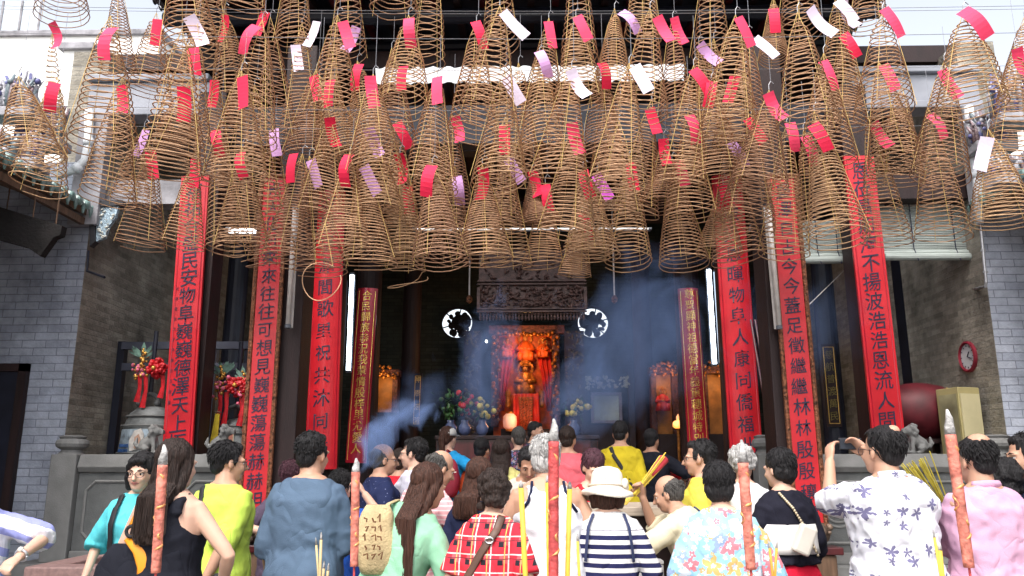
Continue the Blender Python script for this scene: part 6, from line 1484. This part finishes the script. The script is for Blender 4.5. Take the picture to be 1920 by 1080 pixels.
person('hat', 'woman in an ivory bucket hat and navy striped knit top', 1138, 882, 4.7, sex='f', face=4, lean=3, head=(6,8), fat=1.08, skin=0, hair=('bob', H_BROWN), shirt=('shirt', C_KNIT, dict(sleeve=.80, ease=.016, low=.42)), armL=((-.16,.11,.60),(-.15,-1,-.3)), armR=((.165,.12,.60),(.15,-1,-.3)))
person('floral', 'woman with short dark hair in a pale blue floral blouse', 1346, 868, 4.3, sex='f', face=6, head=(8,4), lean=4, fat=1.08, skin=0, hair=('fluffy', H_BLACK), shirt=('shirt', C_FLOR, dict(sleeve=.66, ease=.022, flare=.008, low=.40, wr=.010)), armL=((-.15,.12,.57),(-.15,-1,0)), armR=((.15,.14,.58),(.15,-1,0)))
person('photo', 'man in a white leaf print shirt raising a phone to take a picture', 1647, 799, 4.3, face=-14, head=(-14,-3), fat=1.02, skin=1, hair=('thin', H_BLACK), shirt=('shirt', C_LEAF, dict(sleeve=.58, ease=.024, low=.40, wr=.015, collar=C_LEAF)), armL=(X(1556,864,4.62),(-.35,.1,-1)), gripL='pinch', armR=(X(1630,852,4.64),(.9,.3,-.6)), gripR='pinch', glasses=True)
person('pink', 'man with a bare crown in a lilac pink shirt holding incense', 1822, 819, 4.3, face=-8, head=(-6,4), fat=1.0, skin=1, hair=('crown', H_BLACK), shirt=('shirt', PINK, dict(sleeve=.60, ease=.022, low=.40, wr=.013, collar=PINK)), armL=(X(1772,968,4.6),(-.6,-1,-.4)), gripL='grip', armR=((.17,.12,.56),(.15,-1,0)))
person('lace', 'woman with dark wavy hair in a pale blue lace print top', 1874, 864, 4.9, sex='f', face=-12, fat=1.05, skin=0, hair=('curly', H_BLACK), shirt=('shirt', C_FLOR2, dict(sleeve=.6, ease=.018, low=.42)), bottom=('trousers', NAVY))
person('redge', 'young man with black hair looking in from the far right edge', 1916, 814, 4.9, face=-75, head=(-6,6), faced=True, skin=1, hair=('short', H_BLACK), shirt=('shirt', NAVY, TEE))
# --- second row
person('plum', 'woman in a dark plum top with a purple cap of hair behind the slate tee', 549, 864, 6.4, sex='f', face=10, skin=0, hair=('short', H_VIO), shirt=('shirt', GREYP, dict(sleeve=.45, ease=.018)), armL=(X(516,1000,6.2),(-1,-.3,-.2)))
person('blue', 'person in royal blue lifting a hand behind the salmon giant stick', 640, 884, 5.5, face=10, head=(0,18), lean=10, skin=0, hair=('short', H_BLACK), shirt=('shirt', BLUEC, dict(sleeve=.6, ease=.02)), armR=(X(683,925,5.3),(1,-.2,-.6)), gripR='grip')
person('dots', 'man with a grey fringe of hair in a navy dotted tee, side on', 722, 832, 6.5, face=62, head=(10,2), faced=True, glasses=True, skin=1, hair=('bald', H_SALT), shirt=('shirt', C_DOT, dict(sleeve=.58, ease=.02)), armR=((.15,.13,.58),(.3,-1,0)), armL=((-.13,.16,.58),(-.3,-1,0)))
person('lilac', 'man with glasses in a lilac white polo looking to the left', 774, 822, 7.0, face=-70, head=(-8,0), faced=True, glasses=True, skin=0, hair=('short', H_BLACK), shirt=('shirt', LILAC, dict(sleeve=.56, ease=.018, collar=NAVY)))
person('stripe', 'man in a pink striped shirt bending over beside the mint top', 828, 845, 5.8, face=58, lean=24, head=(2,22), faced=True, skin=1, hair=('bald', H_SALT), shirt=('shirt', C_PINKST, dict(sleeve=.62, ease=.022)), bottom=('trousers', SKYB), armR=((.14,.30,.62),(.3,-1,-.4)), armL=((-.1,.30,.60),(-.3,-1,-.4)))
person('brown', 'woman with straight brown hair in a plain black top behind the plaid shirt', 903, 860, 5.15, sex='f', face=24, lean=6, head=(10,4), skin=0, hair=('long', H_BROWN, .10, ), shirt=('shirt', NAVY, dict(sleeve=.7, ease=.016)))
person('bend', 'man in a beige shirt looking down at the counter, facing the court', 990, 841, 6.6, face=172, lean=16, head=(0,30), faced=True, skin=2, hair=('crop', H_BLACK), shirt=('shirt', BEIGE, dict(sleeve=.58, ease=.018, collar=BEIGE)), armL=((-.12,.26,.62),(-1,-.3,0)), armR=((.12,.26,.62),(1,-.3,0)))
person('redtop', 'woman with violet brown hair in a red dress behind the bucket hat', 1112, 846, 6.3, sex='f', face=160, head=(0,30), lean=8, faced=True, skin=0, hair=('fluffy', H_VIO), shirt=('racer', REDC, dict(ease=.010)), armL=((-.13,.18,.62),(-1,-.3,0)), armR=((.12,.2,.6),(1,-.3,0)))
person('cream', 'balding man in a cream shirt bent over the counter reaching left', 1250, 892, 5.2, face=-64, lean=26, head=(-4,18), faced=True, skin=1, hair=('bald', H_SALT), shirt=('shirt', CREAM, dict(sleeve=.60, ease=.022, low=.40)), armL=(X(1150,985,5.05),(-.3,-.6,-1)), armR=(X(1204,930,5.35),(.5,-.4,-1)), gripR='grip', bottom=('trousers', DKTR))
person('jersey', 'man with glasses in a yellow football jersey gazing left', 1308, 825, 5.8, face=-58, head=(-14,2), faced=True, glasses=True, skin=1, hair=('crop', H_BLACK), shirt=('shirt', JERS, dict(sleeve=.58, ease=.020, collar=C('green_trim',(.05,.22,.06)))))
person('curls', 'elder with curly white hair in a white shirt behind the giant stick', 1391, 838, 6.0, sex='f', face=20, skin=0, hair=('curlyshort', H_GREY), shirt=('shirt', WHITE, dict(sleeve=.6, ease=.02)))
person('sheer', 'woman in a black sheer cardigan over white with red trousers', 1457, 843, 5.2, sex='f', face=-16, head=(-16,4), skin=0, hair=('fluffy', H_BLACK), shirt=('shirt', SHEER, dict(sleeve=.86, ease=.020, wr=.010, hem=.57)), bottom=('trousers', REDTR), armL=((-.13,.17,.60),(-.15,-1,-.3)), armR=((.14,.12,.55),(.15,-1,-.3)))
# --- on the hall floor
person('cap', 'woman in a bright blue top and pale grey cap near the altar', 842, 801, 8.7, zg=.30, sex='f', face=30, fat=1.1, skin=0, hair=('pony', H_BROWN), shirt=('shirt', SKYB, dict(sleeve=.55, ease=.02)), vox=.0075, armR=((.2,.1,.62),(1,-.3,-.2)))
person('orange', 'person in an orange red top with dark strap before the altar', 905, 822, 8.6, zg=.15, sex='f', face=24, skin=1, hair=('short', H_BLACK), shirt=('shirt', ORNG, TEE), vox=.0075)
person('paley', 'woman in a pale yellow top with long dark hair before the altar', 940, 824, 8.2, zg=.0, sex='f', face=4, fat=1.12, skin=0, hair=('long', H_DK, .10, ), shirt=('shirt', PALEY, dict(sleeve=.5, ease=.02)), vox=.0075)
person('mosaic', 'person with greying hair in a dark mosaic print under the altar', 972, 801, 8.9, zg=.30, sex='f', face=-10, skin=0, hair=('short', H_SALT), shirt=('shirt', C_MIX, TEE), vox=.0075)
person('facer', 'man with a high forehead turned right before the altar', 1006, 791, 9.2, zg=.45, face=105, head=(8,4), faced=True, skin=1, hair=('thin', H_BLACK), shirt=('shirt', C_MIX, TEE), vox=.0065)
person('coral', 'person in a coral tee with brown hair behind the red giant stick', 1064, 800, 8.3, zg=.15, face=12, fat=1.12, skin=1, hair=('short', H_DK), shirt=('shirt', CORAL, dict(sleeve=.58, ease=.022)), vox=.0075)
person('mustard', 'man in a mustard tee with a black cross strap and jeans', 1163, 790, 8.4, zg=.30, face=16, fat=1.05, skin=1, hair=('short', H_BLACK), shirt=('shirt', MUST, dict(sleeve=.58, ease=.022)), bottom=('trousers', JEANS), vox=.0075, armL=((-.16,.1,.55),(-1,-.3,0)))
person('shade', 'person in a black tee standing in the shade right of the mustard tee', 1222, 805, 8.9, zg=.30, face=30, skin=2, hair=('short', H_BLACK), shirt=('shirt', BLACKC, TEE), vox=.0075, armR=((.15,.16,.64),(1,-.3,-.2)))
person('maroon', 'person in a red shirt half hidden behind the navy dotted tee', 752, 842, 8.0, face=10, skin=1, hair=('short', H_DK), shirt=('shirt', REDC, TEE), vox=.0075)
for k_, p_ in PP.items(): print('PERSON', k_, round(p_.H, 2))

# ------------------------------------------------------------------ apply the skin fusing in one pass
dg = bpy.context.evaluated_depsgraph_get()
for (o, vox, *_r) in JOBS:
    md = o.modifiers.new('fuse', 'REMESH'); md.mode = 'VOXEL'; md.voxel_size = vox; md.use_smooth_shade = True
dg.update()
for (o, vox, disp, dsc, seed, smooth, an) in JOBS:
    me = bpy.data.meshes.new_from_object(o.evaluated_get(dg)); o.modifiers.clear(); old = o.data; o.data = me; me.name = old.name
    bm = bmesh.new(); bm.from_mesh(me)
    for _ in range(smooth): bmesh.ops.smooth_vert(bm, verts=bm.verts, factor=.5, use_axis_x=True, use_axis_y=True, use_axis_z=True)
    if disp:
        bm.normal_update(); so = Vector((seed*7.3, seed*3.1, 0))
        for v in bm.verts:
            c = v.co; q = Vector((c.x*dsc*an[0], c.y*dsc*an[1], c.z*dsc*an[2]))+so
            d = noise.noise(q)*.6 + (1-abs(noise.noise(q*1.9+Vector((c.z*3,0,c.x*4))))*2)*.4 + noise.noise(q*3.7)*.25
            v.co = c + v.normal*(d*disp)
    bm.to_mesh(me); bm.free(); me.polygons.foreach_set('use_smooth', [True]*len(me.polygons)); me.update()

# ------------------------------------------------------------------ things the people wear over their clothes, carry and hold
BLKS = mat('black_webbing', (.015,.015,.018), .7, .2, 30); BRNS = mat('brown_leather', (.10,.05,.035), .5, .25, 12); NVYS = mat('navy_webbing', (.03,.04,.10), .7, .2, 30)
OFFW = mat('off_white_leather', (.66,.62,.55), .5, .1); ORS = mat('orange_satin', (.80,.30,.02), .5, .15, 10); CANV = mat('cream_canvas', (.52,.40,.22), .85, .2, 9, .5, 90); MAROON = mat('maroon_nylon', (.24,.012,.03), .6, .2)
def bag_body(par, c, size, m, seed, nm='bag_body'):
    g = MB(); w_, d_, h_ = size; rings = []
    for i in range(9):
        f_ = i/8; k = math.sin(math.pi*(.12+.80*f_))**.45; n_ = 22
        rings.append([Vector(c)+Vector((w_*k*math.copysign(abs(math.cos(a))**.6, math.cos(a)), d_*k*math.copysign(abs(math.sin(a))**.8, math.sin(a))*(1.15-.5*f_), (f_-.5)*h_)) for a in [2*math.pi*j/n_ for j in range(n_)]])
    g.loft(rings); o = build(g, nm, m, par, smooth=True)
    for v in o.data.vertices: v.co += Vector((noise.noise(v.co*9+Vector((seed,0,0))), noise.noise(v.co*8+Vector((0,seed,3))), 0))*.018
    return o
p = PP['neon']; p.strap('crossbody_strap', 'black crossbody strap over the neon yellow shirt', 'strap', [(-.055,.826,True),(-.04,.78,True),(.02,.68,True),(.085,.56,True),(.10,.50,True)], BLKS, .013)
c = p.w(p.surf(.10,.49,.045)); t = thing('small_pouch', 'small dark pouch at the hip of the neon yellow shirt', 'pouch', c); bag_body(t, c, (.07,.03,.17), BLKS, 2)
p = PP['turq']; p.strap('shoulder_strap', 'dark grey bag strap on the turquoise top', 'strap', [(.058,.826,False),(.066,.78,False),(.07,.68,False),(.075,.56,False)], BLKS, .016)
p = PP['plaid']; t = p.strap('crossbody_bag', 'brown crossbody strap bag over the red plaid shirt', 'bag', [(.05,.826,True),(.04,.77,True),(-.03,.66,True),(-.10,.55,True),(-.11,.50,True)], BRNS, .014)
g = MB(); q = p.w(p.surf(.022,.74,.022)); g.tube([q+Vector((.02*math.cos(a), -.008, .014*math.sin(a))) for a in [2*math.pi*i/14 for i in range(15)]], .004, 6); build(g, 'buckle', mat('bright_metal', (.7,.7,.7), .25, .1, metal=.9), t)
c = p.w(p.surf(-.11,.47,.05)); bag_body(t, c, (.10,.045,.20), BRNS, 4)
p = PP['hat']; t = p.strap('backpack_strap', 'thin navy bag strap on the left shoulder of the striped knit', 'strap', [(-.056,.826,True),(-.075,.78,True),(-.082,.72,True),(-.088,.66,True)], NVYS, .008); p.strap('backpack_strap', 'thin navy bag strap on the right shoulder of the striped knit', 'strap', [(.056,.826,True),(.072,.78,True),(.080,.72,True),(.086,.66,True)], NVYS, .008)
S_ = p.H; t = thing('bucket_hat', 'ivory bucket hat with a bow on the woman in the striped knit', 'hat', p.w(p.hm(0,-.012,.04)))
hrw = p.rotz @ p.hrot; hc = p.w(p.hm(0,-.014,.014))
g = MB(); prof = [(.101,-.038),(.098,-.024),(.070,-.004),(.064,.006),(.062,.030),(.058,.052),(.046,.068),(.020,.076),(.002,.077)]; n_ = 30; rings = []
for i, (r, z) in enumerate(prof): rings.append([hc+hrw@(Vector((r*math.cos(a)*.98, r*math.sin(a)*1.10, z+(.010*math.sin(2*a+.6) if i < 2 else 0)))*S_) for a in [2*math.pi*j/n_ for j in range(n_)]])
g.loft(rings); o = build(g, 'crown', mat('ivory_straw', (.76,.70,.60), .85, .12, 24, .4, 120), t, smooth=True)
g = MB(); g.tube([hc+hrw@(Vector((.066*math.cos(a), .066*math.sin(a)*1.1, .004))*S_) for a in [2*math.pi*j/24 for j in range(25)]], .009*S_, 8, flat=.35); b0 = hc+hrw@(Vector((.062,-.03,.004))*S_)
for sx in (-1,1): g.ell(b0+hrw@Vector((.012,-.012*sx,.01*sx)), (.02,.014,.028), 8, 6, hrw)
build(g, 'hat_band', mat('ivory_ribbon', (.68,.60,.50), .7, .1), t, smooth=True)
p = PP['cap']; t = thing('baseball_cap', 'pale grey cap on the woman in the bright blue top', 'cap', p.w(p.hm(0,-.012,.04))); hrw = p.rotz@p.hrot; hc = p.w(p.hm(0,-.012,.022)); g = MB(); S_ = p.H
g.loft([[hc+hrw@(Vector((r*math.cos(a), r*1.12*math.sin(a), z))*S_) for a in [2*math.pi*j/22 for j in range(22)]] for r, z in ((.055,.0),(.056,.016),(.050,.038),(.034,.052),(.006,.058))]); build(g, 'crown', mat('grey_cap_cloth', (.50,.50,.48), .85, .1), t, smooth=True)
g = MB(); g.tube([hc+hrw@(Vector((0,.045,.004))*S_), hc+hrw@(Vector((0,.085,.0))*S_), hc+hrw@(Vector((0,.105,-.004))*S_)], [.046*S_,.042*S_,.026*S_], 14, flat=.10, hint=hrw@Vector((0,0,1))); build(g, 'visor', mat('grey_cap_cloth', (.50,.50,.48)), t, smooth=True)
p = PP['cream']; t = p.strap('shoulder_bag', 'navy shoulder bag with broad strap hanging from the cream shirt', 'bag', [(.062,.82,True),(.066,.77,True),(.072,.66,True),(.08,.52,True)], NVYS, .018); c = p.w(p.surf(.085,.44,.05)); bag_body(t, c, (.11,.06,.28), NVYS, 5)
p = PP['jersey']; p.strap('crossbody_strap', 'brown strap across the yellow football jersey', 'strap', [(-.05,.826,False),(-.03,.77,False),(.04,.66,False),(.09,.56,False)], BRNS, .015)
g = MB(); em = thing('jersey_badge', 'small dark green badge on the yellow football jersey', 'badge', p.w(p.surf(.045,.735,.018,False))); g.ell(p.w(p.surf(.045,.735,.017,False)), (.02,.02,.022), 10, 8); build(g, 'badge_patch', mat('badge_green', (.03,.12,.05), .6), em)
p = PP['mustard']; p.strap('crossbody_strap', 'black strap across the mustard tee', 'strap', [(-.05,.826,True),(-.03,.78,True),(.045,.67,True),(.095,.55,True)], BLKS, .012)
p = PP['orange']; p.strap('crossbody_strap', 'dark strap across the orange red top', 'strap', [(.05,.826,True),(.03,.78,True),(-.045,.67,True)], BLKS, .016)
p = PP['cap']; c = p.w(Vector((.10,-.13,.66))); t = thing('red_backpack', 'maroon backpack beside the bright blue top', 'backpack', c); bag_body(t, c, (.13,.08,.38), MAROON, 6); g = MB(); g.tube([c+Vector((-.1,-.09,.06)), c+Vector((0,-.105,.055)), c+Vector((.1,-.09,.06))], .006, 6); build(g, 'zip_line', OFFW, t)
g = MB(); g.tube([c+Vector((0,.0,.18)), p.w(p.surf(.05,.82,.02))+Vector((0,0,.02)), p.w(p.surf(.06,.78,.02,False))], .014, 6); build(g, 'strap', MAROON, t)
p = PP['lace']; p.strap('crossbody_strap', 'thin maroon strap across the pale lace print top', 'strap', [(-.05,.826,True),(-.03,.78,True),(.045,.67,True),(.095,.55,True)], MAROON, .007)
# tote on the mint top
p = PP['mint']; sh = p.w(p.T(Vector((-.085,-.01,.805)))); c = P(706, 1010, 4.32); t = thing('tote_bag', 'cream canvas tote with brown printing on the shoulder of the mint top', 'bag', c)
bag_body(t, c, (.105,.08,.34), CANV, 7)
for dy in (-.035, .03):
    g = MB(); top = sh+Vector((.0,dy*.6,.035)); g.tube([c+Vector((.04,dy,.15)), (c+Vector((.05,dy,.16))).lerp(top,.5)+Vector((-.01,-.03,0)), top, sh+Vector((.03,.07,-.06))], .014, 8, flat=.4); build(g, 'shoulder_strap', CANV, t, smooth=True)
g = MB(); rnd = random.Random(3)
for i in range(5):
    z = .11-i*.045
    for j in range(3): x = -.035+j*.035+rnd.uniform(-.01,.01); q = c+Vector((x-.01, -.100-(.012 if i > 0 else 0), z)); g.tube([q, q+Vector((rnd.uniform(.008,.022),-.002,rnd.uniform(-.02,.02))), q+Vector((rnd.uniform(.0,.025),-.002,-.02))], .0045, 5)
build(g, 'brown_printing', mat('brown_print_ink', (.14,.06,.025), .8), t)
# orange strapped bag on the woman in black
p = PP['tank']; a0 = P(272, 925, 4.12); a1 = P(252, 990, 4.0); t = thing('orange_strap_bag', 'black shoulder bag with a broad orange satin strap', 'bag', P(230,1090,4.05))
g = MB(); g.tube([p.w(p.T(Vector((-.075,.0,.812)))), P(276,925,4.08), P(266,960,4.0), P(252,990,3.97)], .030, 10, flat=.18, hint=Vector((.3,-1,.1))); g.tube([P(244,1004,3.97), P(262,1030,3.95), P(272,1062,3.95), P(270,1100,3.97)], [.034,.034,.036,.036], 10, flat=.15, hint=Vector((.2,-1,.1))); build(g, 'orange_strap', ORS, t, smooth=True)
g = MB(); q = P(248,996,3.965); g.tube([q+Vector((.024*math.cos(a),-.01,.024*math.sin(a))) for a in [2*math.pi*i/16 for i in range(17)]], .009, 8); build(g, 'ring_buckle', BLKS, t, smooth=True)
bag_body(t, P(236,1105,4.03), (.16,.09,.42), BLACKC, 9)
g = MB(); p = PP['tank']; g.tube([p.surf(-.012,.80,.010), p.surf(-.012,.76,.011), p.surf(-.013,.715,.011)], .0035, 6); p.out(g, 'zipper', mat('bright_metal', (.7,.7,.7)))
# white bag with a chain
p = PP['sheer']; c = P(1508, 1012, 4.95); t = thing('white_chain_bag', 'small white handbag on a gold chain beside the black cardigan', 'bag', c)
g = MB(); g.box(c, (.10,.07,.17), Matrix.Rotation(R(24),3,'Y')); build(g, 'bag_body', OFFW, t, bevel=.015); g = MB()
s0 = p.w(p.surf(-.05,.822,.015)); pts = [s0]+[p.w(p.surf(x,z,.028)) for x,z in ((-.02,.77),(.03,.69),(.075,.60))]+[c+Vector((-.01,.0,.10))]
for i in range(len(pts)-1):
    for j in range(9): q = pts[i].lerp(pts[i+1], j/9); g.ell(q, .0095, 6, 5)
build(g, 'chain', mat('gold_chain', (.66,.55,.38), .3, .2, 30, metal=.6), t, smooth=True)
g = MB(); 
# white underlayer of the cardigan woman
p = PP['sheer']; g = MB(); zs = [.605,.63,.66,.69,.71]; p.loft(g, zs, offs=[.036,.033,.030,.027,.020]); o = p.out(g, 'white_hem', mat('white_linen', (.72,.70,.68), .85, .06, 5), smooth=True)
p = PP['sheer']
# phone held up
p = PP['photo']; c = P(1594,832,4.68); t = thing('mobile_phone', 'dark mobile phone held up by the man in the leaf print shirt', 'phone', c)
g = MB(); g.box(c, (.130,.010,.066)); build(g, 'phone_body', mat('phone_black', (.015,.015,.018), .25), t, bevel=.004); g = MB(); g.box(c-Vector((0,.0065,0)), (.120,.002,.058)); build(g, 'screen', mat('phone_screen', (.02,.025,.035), .5, .3), t)
# incense held in hands
def bundle(label, base, dirv, L_, nst, spread, seed, m=YST, r=.0034, wrap=None):
    rnd = random.Random(seed); d = Vector(dirv).normalized(); a, b_ = frame_of(d); t = thing('incense_bundle', label, 'incense bundle', base, 0, 'incense bundles held in hands')
    g = MB()
    for i in range(nst):
        u, v = rnd.gauss(0,.4), rnd.gauss(0,.4); p0 = base+(a*u+b_*v)*.014-d*.06; p1 = base+d*L_*rnd.uniform(.9,1.06)+(a*u+b_*v)*spread; g.tube([p0, p1], r, 5)
    build(g, 'sticks', m, t)
    if wrap:
        g = MB(); g.tube([base+d*L_*.45, base+d*L_*1.02], [.020,.034], 10); build(g, 'paper_wrap', wrap, t, smooth=True)
    return t
OLV = mat('olive_stick', (.50,.42,.06), .7, .25, 20)
p = PP['pink']; w0 = p.w(p.arms[-1][2]); hd = (w0-p.w(p.arms[-1][1])).normalized(); bundle('fan of olive yellow incense sticks in the hand of the pink shirt', w0+hd*.06, P(1738,905,4.62)-(w0+hd*.06), .30, 34, .085, 1, OLV)
p = PP['cream']; w0 = p.w(p.arms[1][2]); hd = (w0-p.w(p.arms[1][1])).normalized(); q = w0+hd*.05; bundle('yellow incense bundle in a red paper wrap held by the cream shirt', q, P(1236,872,5.45)-q, .30, 16, .05, 2, YST, .004, mat('red_wrap', (.60,.05,.07), .6)); 
g = MB(); t = thing('incense_bundle', 'yellow incense stems pointing down from the cream shirted hand', 'incense bundle', q, 0, 'incense bundles held in hands')
for i in range(9): g.tube([q, q+(P(1168,945,5.3)-q)*1.05+Vector((i%3*.012,0,i//3*.01))], .005, 5)
build(g, 'sticks', YST, t)
p = PP['white']; w0 = p.w(p.arms[-1][2]); q = P(962, 935, 4.72); bundle('yellow incense bundle held low by the beige shirted man', P(958,985,5.9), P(978,915,6.1)-P(958,985,5.9), .34, 12, .03, 3, YST, .006)
p = PP['plum']; c = P(519, 985, 6.05); t = thing('pink_pouch', 'bright pink cloth pouch beside the slate blue tee', 'pouch', c); bag_body(t, c, (.055,.04,.20), mat('pink_plush', (.72,.06,.36), .7, .15), 8); g = MB(); g.tube([c+Vector((.0,0,.09)), c+Vector((.005,0,.26))], [.012,.003], 7); build(g, 'pouch_tail', mat('pink_plush', (.72,.06,.36)), t)
# wristwatch on the left edge man
p = PP['edge']; sh, el, wr = p.arms[1]; q = p.w(wr.lerp(el,.12)); d = (p.w(wr)-p.w(el)).normalized(); a, b_ = frame_of(d); t = thing('wristwatch', 'pale metal wristwatch on the arm at the far left edge', 'watch', q)
g = MB(); g.tube([q+(a*math.cos(x)+b_*math.sin(x))*.030 for x in [2*math.pi*i/18 for i in range(19)]], .008, 8); build(g, 'bracelet', mat('watch_steel', (.6,.6,.62), .3, .1, metal=.7), t, smooth=True); g = MB(); g.ell(q+b_*.032-a*.0, .016, 10, 8); build(g, 'dial', OFFW, t, smooth=True)
